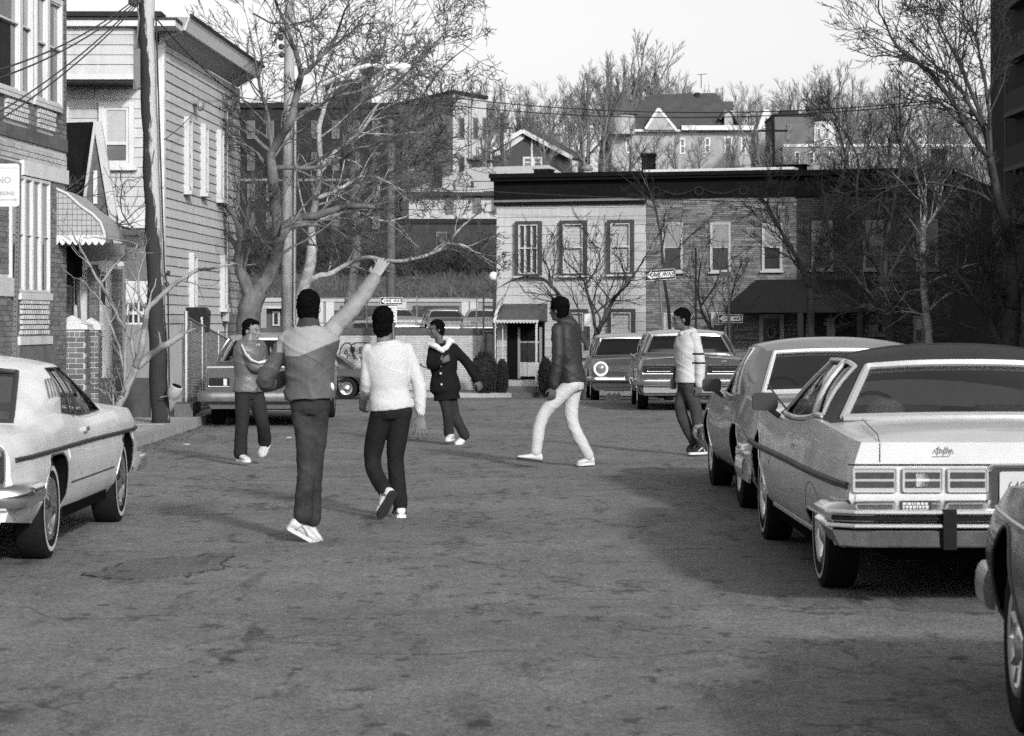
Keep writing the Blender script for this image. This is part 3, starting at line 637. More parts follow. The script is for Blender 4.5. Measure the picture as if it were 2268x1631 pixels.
b = MB(); b.tube([lp(369, 604), lp(376, 606)], .035, 8); b.build('bracket', DARKM, up_); b = MB(); b.tube([lp(368, 625), lp(372, 636)], .03, 8); b.build('bracket', DARKM, up_)
def wire(p0, p1, sag, r, label, cat='wire', n=14, group='overhead wires'):
    b = MB(); pts = []
    for i in range(n + 1):
        u = i / n; p = Vector(p0).lerp(Vector(p1), u); p.z -= sag * 4 * u * (1 - u); pts.append(p)
    b.tube(pts, r, 4, caps=False); return tag(b.build('overhead_wire', DARKM), label, cat, group)
tp = lambda x, y: W(x, y, 34.25)
for i, (x0, y0, x1, y1, Ye, l) in enumerate([(293, 4, -40, 165, 27, 'upper wire from the utility pole across the brick house windows'), (297, 8, -40, 185, 27, 'second wire from the utility pole across the brick house windows'), (306, 4, -40, 270, 30, 'steep service wire from pole towards brick house panels'), (308, 8, -40, 290, 30, 'lower steep service wire from pole towards brick house')]): wire(tp(x0, y0), W(x1, y1, Ye), .12, .011, l)
wire(tp(346, 42), W(565, 235, 52), .15, .012, 'dark cable from the utility pole running down past the clapboard eave')
wire(W(440, 235, 42.5), W(363, 310, 34.4), .05, .008, 'thin service drop between clapboard house and utility pole')
# parking sign at the edge
ps = empty('parking_sign', (PX(33, 25), 25, .1), 0, 'white parking regulation sign with arrow on perforated post at left edge', 'sign')
lq = lambda x, y, Y=25: W(x, y, Y) - ps.location
b = MB(); a = lq(27.5, 800); c = lq(36, 800); d = lq(46, 362); e = lq(37, 362)
b.prism([a, c, d, e], (0, .04, 0)); b.build('post', mat('sign_post', .12, .5, .2, 9), ps)
b = MB()
for i in range(40): u = i / 40; p = a.lerp(e, u) + (c - a) * .5; b.lathe([(.007, 0), (0, .0)], p + Vector((0, -.002, 0)), (0, -1, 0), 6)
tag(b.build('post_holes', BLACK, ps), kind='stuff')
x0, x1, z0, z1 = lq(-24, 0).x, lq(43.5, 0).x, lq(0, 458).z, lq(0, 363).z
o = []
for cx_, cz_, a0 in ((x1 - .03, z1 - .03, 0), (x0 + .03, z1 - .03, 90), (x0 + .03, z0 + .03, 180), (x1 - .03, z0 + .03, 270)):
    for k in range(5): w = R(a0 + k * 22.5); o.append(Vector((cx_ + .03 * math.cos(w), -.012, cz_ + .03 * math.sin(w))))
b = MB(); b.prism(o[::-1], (0, .006, 0)); b.build('sign_plate', WHITE, ps)
SIGNT = mat('sign_print', .3, .6, 0); cxs = (x0 + x1) / 2
for txt, sz, yy_ in (('NO', .09, 400), ('PARKING', .05, 429)): text_mesh('lettering', txt, sz, SIGNT, ps, (cxs, -.0135, lq(0, yy_).z), (R(90), 0, 0), .001, bold=.002)
b = MB(); z = lq(0, 443).z; b.box(x0 + .03, x1 - .05, -.0145, -.012, z - .005, z + .005); b.add([(x1 - .05, -.0145, z + .018), (x1 - .05, -.0145, z - .018), (x1 - .02, -.0145, z)], [(0, 1, 2)]); b.build('arrow', SIGNT, ps)
b = MB(); zz = lq(0, 373).z; b.box(x0 + .02, x1 - .02, -.0142, -.012, zz, zz + .004); b.build('border_line', SIGNT, ps)
# ================================================================== the row of houses closing the street
E = Facade(-.493, 79.5, R(-18)); GB = -.80
CORN = mat('black_cornice', .009, .9, .3, 6, spec=.0); NSID = mat('white_siding', .36, .6, .07, 4, .05, 40, objr=.1, streak=.1)
def zz(py, t): return E.Z(py, t)
def tx(v): return E.T(1052.4 + v * .3337)
def ty(v, t): return zz(344.7 + v * .3337, t)
def sub(name, x, label, cat='house', group='row houses at the end of the street'):
    return empty(name, (E.X0 + E.dx * x, E.Y0 + E.dy * x, 0), E.ang, label, cat, group)
# house with white siding
h1 = sub('row_house', 0, 'two storey row house with pale siding, black cornice and awning over its door', 'house'); T1 = 4.97
MB().box(0, T1, .02, 10, GB, 6.05).build('wall', SIDS, h1)
boards(h1, 'siding_board', .0, T1 - .01, GB + .4, 5.3, .278, NSID, Matrix.Translation((0, .02, 0)))
MB().box(-.02, T1, -.02, .02, GB, GB + .4).build('base_course', CONC, h1)
ct = 5.26
b = MB(); b.box(-.06, T1 - .01, -.12, .3, ct, 6.02); b.build('cornice', CORN, h1)
b = MB(); b.box(-.1, T1 - .005, -.35, .3, 6.02, 6.12); b.box(-.13, T1 - .005, -.42, .3, 6.122, 6.26); b.build('cornice_cap', CORN, h1)
MB().box(-.08, T1 - .01, -.15, -.12, ct + .1, ct + .17).build('cornice_moulding', GREYM, h1)
MB().box(0, T1, .3, 10, 6.05, 6.12).build('roof', DROOF, h1)
TRIMD = mat('dark_window_trim', .05, .6, .2, 8); BLD = mat('venetian_blind', .17, .5, .1, 6)
for i, (a, c, y0, y1) in enumerate([(275, 445, 437, 800), (570, 745, 432, 797), (885, 1057, 428, 790), (600, 750, 1020, 1330), (890, 1065, 1018, 1330)]):
    m_ = (tx(a) + tx(c)) / 2; window(h1, tx(a), tx(c), ty(y1, m_), ty(y0, m_), TRIMD, .14, .105, .52, DGLASS if i == 0 else BLD, DGLASS if i == 0 else BLD, sash=OFFW, sw=.04, mull=(2 if i == 0 else 0), slats=(2 if i else 0)).location.y = -.03
aw = empty('awning', (0, 0, 0), 0); aw.parent = None
aw.location = h1.location; aw.rotation_euler = h1.rotation_euler; tag(aw, 'dark entrance awning with scalloped pale edge on thin white poles', 'awning')
xa, xb = tx(182), tx(480); za, zb_ = ty(985, xa), ty(1100, xa)
AWD = mat('awning_canvas', .07, .7, .25, 5)
b = MB(); pr = [(-.02, za), (-.25, za - .02), (-.7, za - .22), (-.95, zb_ + .02)]
b.grid([[(xa, y, z) for y, z in pr], [(xb, y, z) for y, z in pr]]); b.grid([[(xa, y, z - .02) for y, z in pr], [(xb, y, z - .02) for y, z in pr]], flip=True)
for x in (xa, xb): b.add([(x, y, z) for y, z in pr] + [(x, -.02, zb_)], [(0, 1, 2, 3, 4)])
b.build('canopy', AWD, aw)
b = MB(); b.grid([[(xa - .0, y - .01, z + .012) for y, z in pr], [(xa + .1, y - .01, z + .012) for y, z in pr]]); b.build('end_stripe', WHITE, aw)
out = [Vector((xa, -.97, zb_ + .04)), Vector((xb, -.97, zb_ + .04))]
for i in range(84, -1, -1): u = i / 84; out.append(Vector((xa + (xb - xa) * u, -.97, zb_ - .02 - .05 * abs(math.sin(u * 14 * PI)))))
b = MB(); b.prism(out, (0, .012, 0)); b.build('scalloped_valance', OFFW, aw)
for x in (xa + .06, xa + .2, xb - .2, xb - .06): b = MB(); b.tube([(x, -.93 if x in (xa + .06, xb - .06) else -.6, GB + .1), (x, -.93 if x in (xa + .06, xb - .06) else -.6, zb_)], .018, 6); b.build('pole', WHITE, aw)
dr = MB().box(tx(215), tx(462), -.035, -.0, ty(1485, .7), ty(1110, .7)).build('door_shade_panel', BLACK, h1)  # flat black panel painted for the shade of the doorway
b = MB(); x0, x1 = tx(288), tx(447); b.box(x0, x0 + .08, -.09, -.036, ty(1480, .7), ty(1140, .7)); b.box(x1 - .08, x1, -.09, -.036, ty(1480, .7), ty(1140, .7)); b.box(x0 + .08, x1 - .08, -.088, -.036, ty(1245, .7), ty(1232, .7)); d_ = b.build('door', mat('storm_door', .22, .5, .1), h1)
MB().box(x0 + .08, x1 - .08, -.07, -.037, ty(1465, .7), ty(1372, .7)).build('door_panel', OFFW, d_); MB().box(x0 + .08, x1 - .08, -.06, -.037, ty(1372, .7), ty(1250, .7)).build('door_glass', DGLASS, d_)
st = mat('stone_step', .13, .85, .2, 8)
for i, (v0, v1) in enumerate(((1490, 1525), (1527, 1560), (1562, 1600))): MB().box(tx(205), tx(470), -.75 - .3 * i, -.04, ty(v1, .7) - .1, ty(v0, .7)).build('step', mat('top_step', .4, .8, .2, 8) if i == 0 else st, h1)
# stone faced house
h2 = sub('row_house', 4.97, 'two storey row house faced in mottled stone with a white ledge over its black cornice', 'house'); o2 = 4.97; T2 = 4.80
STN = mat('stone_veneer', .15, .85, .2, 12, .3, 50, island=.38); STJ = mat('stone_joint', .12, .9, .1)
MB().box(.0, T2, .02, 10, GB, 6.05).build('wall', STJ, h2)
r = random.Random(7); b = MB(); z = GB; k = 0
wins2 = [(tx(1245) - o2, tx(1380) - o2, 2.05, 4.75), (tx(1562) - o2, tx(1697) - o2, 2.05, 4.75), (tx(1907) - o2, tx(2040) - o2, 2.05, 4.75)]
while z < 5.42:
    h = r.choice((.055, .065, .08)); x = 0
    while x < T2 - .01:
        w = min(r.uniform(.14, .5), T2 - x); b.box(x + .004, x + w - .006, -.008 - r.uniform(0, .016), .025, z, z + h - .009); x += w
    z += h
tag(b.build('stone_face', STN, h2), kind='stuff')
b = MB(); b.box(.005, T2, -.1, .3, 5.42, 6.02); b.build('cornice', CORN, h2)
b = MB(); b.box(.005, T2, -.32, .3, 6.02, 6.1); b.box(.005, T2, -.38, .3, 6.102, 6.22); b.build('cornice_cap', CORN, h2)
MB().box(.0, T2 - .02, -.4, .35, 6.222, 6.30).build('white_ledge', WHITE, h2); MB().box(.0, T2, .35, 10, 6.05, 6.2).build('roof', DROOF, h2)
SWG = mat('swag_relief', .018, .5, .2, 8)
for i, v in enumerate((1205, 1490, 1785)):
    x = tx(v) - o2; b = MB(); pts = [(x + .13 * math.cos(a * PI / 6), -.12, 5.62 + .13 * math.sin(a * PI / 6)) for a in range(13)]; b.tube(pts, .03, 6); b.build('wreath', SWG, h2)
    if i < 2:
        x2 = tx((1490, 1785)[i]) - o2; b = MB(); b.tube([(x + .15 + (x2 - x - .3) * u / 8, -.12, 5.68 - .16 * math.sin(PI * u / 8)) for u in range(9)], [.02 + .02 * math.sin(PI * u / 8) for u in range(9)], 6); b.build('swag', SWG, h2)
WTHIN = mat('white_window_trim', .38, .5, .1)
for a, c, y0, y1 in [(1245, 1380, 445, 772), (1562, 1697, 445, 772), (1907, 2040, 450, 765), (1255, 1330, 1045, 1250), (1570, 1672, 1040, 1200)]:
    m_ = (tx(a) + tx(c)) / 2; w_ = window(h2, tx(a) - o2, tx(c) - o2, ty(y1, m_), ty(y0, m_), WTHIN, .05, .045, .5, SHADE, DGLASS, sw=.03); w_.location.y = -.03
DOOR3 = mat('door_frame_grey', .33, .55, .1)
# dark brick house
h3 = sub('row_house', 9.77, 'dark brick row house half hidden behind bare trees with a chimney', 'house'); o3 = 9.77; T3 = E.T(2106) - o3
BRK3 = mat('dark_row_brick', .045, .85, .25, 14, .3, 60, island=.35); MB().box(.002, T3, .02, 10, GB, 6.05).build('wall', mat('dark_row_joint', .05, .9, .1), h3)  # dark brick and joint tones, varied brick by brick
b = MB(); bricks(b, .01, T3, GB, 5.4, y=-.01, bl=.2, bh=.056); tag(b.build('brick_face', BRK3, h3), kind='stuff')
MB().box(.005, T3 + .05, -.12, .3, 5.40, 6.02).build('cornice', CORN, h3); MB().box(.005, T3 + .08, -.38, .3, 6.022, 6.2).build('cornice_cap', CORN, h3); MB().box(0, T3, .3, 10, 6.05, 6.15).build('roof', DROOF, h3)
for a, c, y0, y1, bl in [(1798, 1846, 490, 598, 0), (1912, 1958, 488, 598, 0), (2030, 2078, 486, 598, 0), (1917, 1961, 693, 742, 1), (2024, 2048, 700, 760, 1)]:
    ta, tb = E.T(a) - o3, E.T(c) - o3; m_ = o3 + (ta + tb) / 2; window(h3, ta, tb, zz(y1, m_), zz(y0, m_), GREYM, .04, .06, .5, SHADE if bl else GREYGL, DGLASS, sw=.03).location.y = -.02
MB().box(E.T(2050) - o3, E.T(2081) - o3, 1.0, 1.6, 6.0, zz(328, 12)).build('chimney', BRK3, h3)
# porch across houses two and three
po = sub('front_porch', o2, 'dark wide front porch with shingled roof sheltering a glazed door with pale frame', 'porch', None)
a0, a1 = E.T(1640) - o2, E.T(2000) - o2; PZb = zz(679, 8); PZt = zz(620, 8)
b = MB(); q = [(a0, -2.0, PZb), (a1, -2.0, PZb), (a1, -.03, PZt), (a0 + .5, -.03, PZt), (a0, -.03, PZb)]; b.add(q, [(0, 1, 2, 3), (0, 3, 4)])
b.box(a0, a1, -2.02, -1.9, PZb - .2, PZb - .003); b.box(a0, a0 + .12, -1.9, -.03, PZb - .2, PZb - .003); b.add([(x, y, z - .01) for x, y, z in (q[0], q[1], (a1, -.03, PZb), q[4])], [(3, 2, 1, 0)]); b.build('porch_roof', mat('porch_shingle', .015, .85, .3, 9, .4, 30), po)
for x in (a0 + .05, a0 + 2.2, a0 + 4.0, a1 - .2): MB().box(x, x + .16, -2.0, -1.84, GB, PZb - .2).build('porch_post', mat('porch_paint', .02, .7, .2), po)
b = MB(); x0, x1 = E.T(1683) - o2, E.T(1738) - o2; zt = zz(696, 9); b.box(x0, x0 + .13, -.1, -.03, GB + .3, zt); b.box(x1 - .13, x1, -.1, -.03, GB + .3, zt); b.box(x0 + .13, x1 - .13, -.098, -.03, zt - .12, zt); d_ = b.build('door', DOOR3, po); MB().box(x0 + .13, x1 - .13, -.06, -.031, GB + .3, zt - .12).build('door_glass', DGLASS, d_)
b = MB(); cxx = (x0 + x1) / 2; b.tube([(cxx + .12 * math.cos(a * PI / 6), -.08, zt - .55 + .18 * math.sin(a * PI / 6)) for a in range(13)], .045, 6); b.build('wreath', GREYM, d_)
MB().box(cxx - .12, cxx + .12, -.05, -.03, zt + .1, zt + .17).build('number_plate', OFFW, po)
for (a, c, y0) in ((1832, 1851, 706), (1786, 1797, 716)): MB().box(E.T(a) - o2, E.T(c) - o2, -.07, -.03, GB, zz(y0, 11)).build('side_light', DOOR3, po)
# roof furniture
ch = sub('chimney_stack', 4.7, 'tall black chimney stack rising between the pale and the stone row house', 'chimney', None); MB().box(.0, .36, .4, .8, 6.1, zz(345, 5)).build('shaft', CORN, ch); MB().box(-.03, .39, .37, .83, zz(345, 5) + .002, zz(338, 5)).build('cap', CORN, ch)
rv = sub('roof_vent', E.T(1271), 'squat white ventilator standing on the flat roof of the pale row house', 'vent', None); b = MB(); b.lathe([(.14, 6.1), (.14, 6.36)], (.15, 1, 0), (0, 0, 1), 12, close=True); b.build('collar', WHITE, rv); b = MB(); b.lathe([(.17, 6.40), (.19, 6.46), (.12, 6.56), (0, 6.6)], (.15, 1, 0), (0, 0, 1), 12, close=True); b.build('cowl', GALV, rv)
rh = sub('roof_hatch', E.T(1170), 'low black hatch box on the roof edge of the pale row house', 'hatch', None); MB().box(0, .5, .6, 1.2, 6.1, 6.42).build('hatch_box', CORN, rh); MB().box(-.03, .53, .57, 1.23, 6.422, 6.46).build('lid', DARKM, rh)
rh = sub('roof_hatch', E.T(1712), 'wide black skylight box at the right end of the white ledge', 'hatch', None); MB().box(0, .8, .7, 1.4, 6.15, 6.42).build('hatch_box', CORN, rh); MB().box(-.2, .9, .6, 1.45, 6.422, 6.45).build('lid', DARKM, rh)
wire(W(1090, 425, 78.4), W(2100, 452, 74), .1, .014, 'dark cable strung along the row house cornices', n=20)

# ================================================================== white wall, parking lot, garages
Yw = 79.95
ww = empty('graffiti_wall', (0, Yw, 0), 0, 'long white painted brick wall with black graffiti and dark coping', 'wall')
PBR = mat('painted_brick', .34, .7, .12, 6, .1, 40, island=.07, streak=.14); wz1 = PZ(742, Yw)
xl, xr = -17, PX(1072, Yw); MB().box(xl, xr, .012, .3, GB, wz1).build('wall_core', PBR, ww)
b = MB(); bricks(b, xl + 4, xr, GB + .12, wz1 - .01, y=-.004, bl=.29, bh=.064, px=.3, pz=.074); tag(b.build('brick_face', PBR, ww), kind='stuff')
MB().box(xl, xr, -.05, .35, wz1 + .002, PZ(727, Yw)).build('coping', mat('dark_coping', .07, .8, .25, 6), ww)
MB().box(PX(966, Yw), PX(980, Yw), -.06, 0, PZ(775, Yw), PZ(742, Yw)).build('notice_box', DARKM, ww)
gp = lambda x, y: (PX(743.9 + x * .18353, Yw), -.012, PZ(589.7 + y * .18353, Yw))
GRF = mat('spray_paint', .02, .6, .2); gi = 0
for pts, r_ in [([(40, 1110), (45, 1060), (60, 990), (100, 935), (140, 925), (170, 935), (190, 960), (180, 1020), (215, 1070), (260, 1130)], .022), ([(190, 950), (220, 935), (260, 925), (330, 925), (400, 930)], .018), ([(105, 1058), (122, 1005), (140, 1060), (105, 1058)], .025), ([(172, 985), (215, 985), (213, 1045), (195, 1045), (193, 990)], .035), ([(290, 1030), (288, 980), (315, 980), (318, 1005), (290, 1008)], .022), ([(175, 1070), (140, 1085), (133, 1110), (140, 1135)], .018), ([(195, 1075), (215, 1100), (222, 1130)], .018), ([(280, 1055), (305, 1040)], .02), ([(285, 1095), (305, 1110), (300, 1130)], .02), ([(1000, 1190), (1040, 1183), (1020, 1200), (1080, 1220), (1130, 1245)], .018), ([(1000, 1182), (1010, 1215)], .015)]:
    b = MB(); b.tube([gp(*p) for p in pts], r_, 5, sq=.25); b.build('graffiti_stroke', GRF, ww)
lr = empty('wall_railing', (0, Yw + .15, 0), 0, 'thin pipe railing with tall posts along the top of the white wall', 'railing')
for y, x1 in ((716, 1068), (661, 1102)): b = MB(); b.tube([(PX(640, Yw), 0, PZ(y, Yw)), (PX(x1, Yw), 0, PZ(y, Yw))], .022, 5); b.build('rail', GALV, lr)
for x in (700, 812, 923, 1055): b = MB(); b.tube([(PX(x, Yw), 0, wz1), (PX(x, Yw), 0, PZ(655, Yw))], .022, 5); b.build('post', GALV, lr)
ga = empty('yard_gate', (0, 79.2, 0), 0, 'narrow dark gate between tall posts beside the pale row house', 'gate')
for x0, x1, y in ((1069, 1073, 650), (1094, 1099, 633)): MB().box(PX(x0, 79.2), PX(x1, 79.2), -.05, .05, GB, PZ(y, 79.2)).build('gate_post', DARKM, ga)
for i in range(5): x = 1074 + i * 4.1; MB().box(PX(x, 79.2), PX(x + 3.8, 79.2), 0, .03, GB, PZ(736, 79.2)).build('gate_board', mat('gate_board', .05, .7, .2) if i == 0 else bpy.data.materials['gate_board'], ga)
gl = empty('globe_lamp', (PX(1093, 78.6), 78.6, GB), 0, 'white globe lamp on slim dark post at the corner of the pale row house', 'lamp')
b = MB(); b.tube([(0, 0, 0), (0, 0, PZ(624, 78.6) - GB)], .03, 7); b.build('lamp_post', DARKM, gl); b = MB(); b.ball((0, 0, PZ(612, 78.6) - GB), .145, .145, .145, 16, 10); b.build('globe', mat('opal_globe', .6, .3, .05, 5), gl, smooth=180)
# hedges: round clipped shrubs made of leaf faces
LEAF = mat('dark_leaf', .025, .7, .4, 5, island=.4)
def shrub(label, px0, px1, py0, Y, group='clipped evergreen shrubs by the row house door', seed=1):
    cx, w = (PX(px0, Y) + PX(px1, Y)) / 2, PX(px1, Y) - PX(px0, Y); g0 = gz(Y); H = PZ(py0, Y) - g0; s = empty('shrub', (cx, Y, g0), 0, label, 'shrub', group); r = random.Random(seed); b = MB()
    for i in range(2600):
        th, ph = r.uniform(0, 2 * PI), math.acos(r.uniform(-1, 1)); k = r.uniform(.72, 1.0) ** .6 * (1 + .05 * math.sin(5 * th + 3 * ph)); p = Vector((w / 2 * math.sin(ph) * math.cos(th), w / 2 * math.sin(ph) * math.sin(th), H / 2 + H / 2 * math.cos(ph))) ; p = Vector((p.x * k, p.y * k, H / 2 + (p.z - H / 2) * k))
        d = Vector((r.gauss(0, 1), r.gauss(0, 1), r.gauss(0, 1))).normalized() * .05; e = d.orthogonal() * .5; b.add([p - d, p + e, p + d], [(0, 1, 2)])
    tag(b.build('foliage', LEAF, s), kind='stuff'); b = MB(); b.tube([(0, 0, 0), (0, 0, H * .6)], .04, 6); b.ball((0, 0, H / 2), w * .34, w * .34, H * .4, 10, 7); b.build('stem', LEAF, s)
shrub('large dark round clipped shrub between the gate and the awning door', 1043, 1103, 776, 77.7, seed=1); shrub('small dark shrub tucked against the left awning pole', 1098, 1126, 795, 77.9, seed=2); shrub('dark round shrub on the other side of the entrance steps', 1192, 1226, 792, 77.2, seed=3)
# garage range at the back of the lot
gw = empty('retaining_wall', (0, 126.4, 0), 0, 'dark block retaining wall with pale brick piers at the back of the parking lot', 'wall'); Yg2 = 126.4
gx = lambda x: PX(x, Yg2); gzz = lambda y: PZ(y, Yg2); b0 = .9
MB().box(gx(560), gx(1104), .03, .4, b0, gzz(669)).build('wall_core', mat('block_joint', .22, .9, .1), gw)
MB().box(gx(560), gx(1104), -.06, .4, gzz(669) + .002, gzz(660)).build('coping', mat('pale_coping', .34, .8, .15, 4, objr=.1), gw)
PIER = mat('pale_pier_brick', .42, .8, .12, 5, .2, 40, island=.1)
piers = [(655, 664), (706, 716), (722, 740), (880, 900), (1022, 1038), (1041, 1058)]
for x0, x1 in piers: MB().box(gx(x0), gx(x1), -.05, .03, b0, gzz(669)).build('pier', PIER, gw)
BLK = mat('garage_block', .05, .85, .25, 4, objr=.25); me_b = MB().box(0, .585, 0, .05, 0, .225).mesh('block', BLK)
for (x0, x1) in ((664, 706), (740, 880), (900, 1022), (1058, 1104)):
    X0_, X1_ = gx(x0) + .02, gx(x1) - .3
    for rr_ in range(6):
        x = X0_ + (.3 if rr_ % 2 else 0)
        while x < X1_ - .2: o = bpy.data.objects.new('block', me_b); link(o, gw); o.location = (x, -.02, b0 + .02 + rr_ * .24); x += .6
ph = empty('hut', (0, 0, 0), 0, 'small low hut with pale roof edge behind the boy in the striped jacket', 'hut')
MB().box(PX(590, 60), PX(632, 60), 60, 63, -.5, PZ(684, 60)).build('wall', mat('hut_wall', .08, .8, .2), ph); MB().box(PX(585, 60), PX(634, 60), 59.7, 63.2, PZ(684, 60) + .002, PZ(678, 60)).build('roof_edge', OFFW, ph); b = MB(); b.box(PX(604, 60), PX(620, 60), 59.95, 60, PZ(722, 60), PZ(690, 60)); b.build('window', OFFW, ph); MB().box(PX(608, 60), PX(616, 60), 59.93, 59.96, PZ(718, 60), PZ(694, 60)).build('pane', DGLASS, ph)

# ================================================================== houses on the hillside
def block(name, label, pts, z0, z1, wm, roofm=None, over=.15, cat='house', rt=.3):
    """pts: footprint (x, y) counter-clockwise seen from above"""
    e = empty(name, (0, 0, 0), 0, label, cat); b = MB(); b.prism([(x, y, z0) for x, y in pts], (0, 0, z1 - z0)); b.build('wall', wm, e)
    c = Vector((sum(p[0] for p in pts) / len(pts), sum(p[1] for p in pts) / len(pts))); q = []
    for x, y in pts: d = Vector((x, y)) - c; d += d.normalized() * over; q.append((c.x + d.x, c.y + d.y, z1 + .002))
    b = MB(); b.prism(q, (0, 0, rt)); b.build('roof', roofm or DROOF, e); return e
def fwin(par, px0, px1, py0, py1, Y, fm=OFFW, gm=DGLASS, fw=2.0):
    """window on a wall facing the camera at distance Y"""
    b = MB(); x0, x1, z0, z1 = PX(px0, Y), PX(px1, Y), PZ(py1, Y), PZ(py0, Y); f = fw / FPX * Y
    b.box(x0, x0 + f, Y - .12, Y, z0, z1); b.box(x1 - f, x1, Y - .12, Y, z0, z1); b.box(x0 + f, x1 - f, Y - .118, Y, z1 - f, z1); b.box(x0 + f, x1 - f, Y - .118, Y, z0, z0 + f); b.box(x0 + f, x1 - f, Y - .116, Y, (z0 + z1) / 2 - f * .3, (z0 + z1) / 2 + f * .3)
    w = b.build('window', fm, par); MB().box(x0 + f, x1 - f, Y - .05, Y - .002, z0 + f, z1 - f).build('pane', gm, w); return w
DBK = mat('far_dark_brick', .02, .85, .25, .8, island=.0, var2=.2, scale2=.15, streak=.2); LBK = mat('far_pale_brick', .4, .85, .15, .8, streak=.15); LRF = mat('pale_roof', .42, .8, .12, 1, streak=.12)
Y = 165
A = block('apartment_house', 'long dark brick apartment house on the hill behind the big bare tree', [(PX(470, Y), Y), (PX(870, Y), Y), (PX(870, Y), Y + 14), (PX(470, Y), Y + 14)], 3, PZ(238, Y), DBK)
for rw, (y0, y1) in enumerate(((268, 308), (338, 378), (408, 446), (472, 508))):
    for x in (548, 590, 632, 690, 735, 780, 825): fwin(A, x, x + 17, y0, y1, Y, GREYM, DGLASS, 1.6)
MB().box(PX(470, Y), PX(875, Y), Y - .25, Y, PZ(240, Y), PZ(230, Y)).build('parapet', DBK, A)
MB().box(PX(470, Y), PX(870, Y), Y - .1, Y, PZ(402, Y), PZ(396, Y)).build('string_course', GREYM, A)
bk = empty('roof_bulkhead', (0, 0, 0), 0, 'dark stair bulkhead standing on the roof of the dark apartment house', 'bulkhead'); Yk = 168
b = MB(); b.prism([W(716, 190, Yk), W(716, 232, Yk), W(800, 232, Yk), W(800, 180, Yk)], (0, 6, 0)); b.build('wall', DBK, bk); b = MB(); b.prism([W(713, 190, Yk), W(803, 178, Yk), W(803, 172, Yk), W(713, 186, Yk)], (0, 6.2, 0)); b.build('roof', DROOF, bk)
cs = empty('brick_chimney', (0, 0, 0), 0, 'tall brick chimney with flared cap beside the dark bulkhead', 'chimney'); Yk = 167; b = MB(); b.box(PX(801, Yk), PX(822, Yk), Yk, Yk + .7, PZ(250, Yk), PZ(162, Yk)); b.build('shaft', mat('chimney_brick', .12, .85, .25, 3), cs); b = MB(); b.box(PX(798, Yk), PX(825, Yk), Yk - .1, Yk + .8, PZ(162, Yk) + .002, PZ(155, Yk)); b.build('cap', DBK, cs)
zt = PZ(207, 225)
B = block('apartment_house', 'pale brick apartment house with fire escape on its sunlit narrow side', [(-12.5, 241.7), (-5.37, 225), (-2.4, 231), (-9.5, 247.7)], 8, zt, LBK, DBK, .3)
FB = Facade(-5.37, 225, math.atan2(6, 2.97))
def wloc(f, par, px0, px1, py0, py1, fm, gm):
    a, c = f.T(px0), f.T(px1); z0, z1 = f.Z(py1, (a + c) / 2), f.Z(py0, (a + c) / 2); b = MB(); b.box(a, c, -.1, 0, z0, z1); w = b.build('window', fm, par); MB().box(a + .15, c - .15, -.13, -.1, z0 + .12, z1 - .12).build('pane', gm, w); w.location = (f.X0, f.Y0, 0); w.rotation_euler = (0, 0, f.ang)
for x0, x1 in ((1016, 1027), (1047, 1057), (1068, 1076)):
    for y0, y1 in ((261, 308), (346, 392)): wloc(FB, B, x0, x1, y0, y1, GREYM, DGLASS)
fe = empty('fire_escape', (FB.X0, FB.Y0, 0), FB.ang, 'black iron fire escape on the pale brick apartment house', 'fire escape')
a, c = FB.T(1032), FB.T(1082); z = FB.Z(352, a)
MB().box(a, c, -1.1, 0, z - .12, z).build('landing', DARKM, fe); b = MB(); [b.tube([(a + (c - a) * i / 10, -1.08, z), (a + (c - a) * i / 10, -1.08, z + 1)], .03, 4) for i in range(11)]; b.tube([(a, -1.08, z + 1), (c, -1.08, z + 1)], .04, 4); b.build('guard_rail', DARKM, fe)
b = MB(); [b.tube([(a + .2 + dx_, -.5, z), (a + 1.8 + dx_, -.9, z - 3.2)], .05, 4) for dx_ in (0, .5)]; b.build('stair', DARKM, fe)
for xx in (.3, .8): b = MB(); b.tube([(a + xx, -.15, z), (a + xx, -.15, zt)], .035, 4); b.build('drop_ladder', DARKM, fe)
for i, x in enumerate((884, 978, 1002)): b = MB(); Ya = 226 + 3 * (2 - i); b.tube([W(x, 240, Ya), W(x - 2, 190, Ya)], .06, 4); tag(b.build('roof_pole', DARKM), ('thin mast rising from the long roof left of the fire escape', 'slim mast beside the roof corner of the pale apartment house', 'dark mast exactly on the roof corner of the pale apartment house')[i], 'mast')
# low pale roofed house in front
Y = 172
C_ = empty('low_house', (0, 0, 0), 0, 'low pale house with wide light sloping roof behind the row house cornice', 'house')
b = MB(); b.prism([(PX(905, Y), Y + .5, 4), (PX(1290, Y), Y + .5, 4), (PX(1290, Y), Y + 14, 4), (PX(905, Y), Y + 14, 4)], (0, 0, PZ(430, Y) - 4)); b.build('wall', LBK, C_)
b = MB(); q = [W(900, 425, Y), W(1300, 421, Y), W(1216, 366, Y + 9), W(1052, 371, Y + 9)]; q2 = [W(890, 425, Y + 16), W(1310, 421, Y + 16)]; b.add(q, [(0, 1, 2, 3)]); b.add([q[1], q2[1], q[2]], [(0, 1, 2)]); b.add([q[0], q[3], q2[0]], [(0, 1, 2)]); b.add([q[2], q2[1], q2[0], q[3]], [(0, 1, 2, 3)]); b.build('roof', LRF, C_)
MB().box(PX(900, Y), PX(1300, Y), Y - .1, Y + .3, PZ(434, Y), PZ(426, Y)).build('gutter', DARKM, C_)
for x0, x1, y0, y1 in ((987, 1005, 438, 474), (1048, 1066, 437, 472), (1090, 1101, 438, 474)): fwin(C_, x0, x1, y0, y1, Y + .5, GREYM, DGLASS, 1.8)
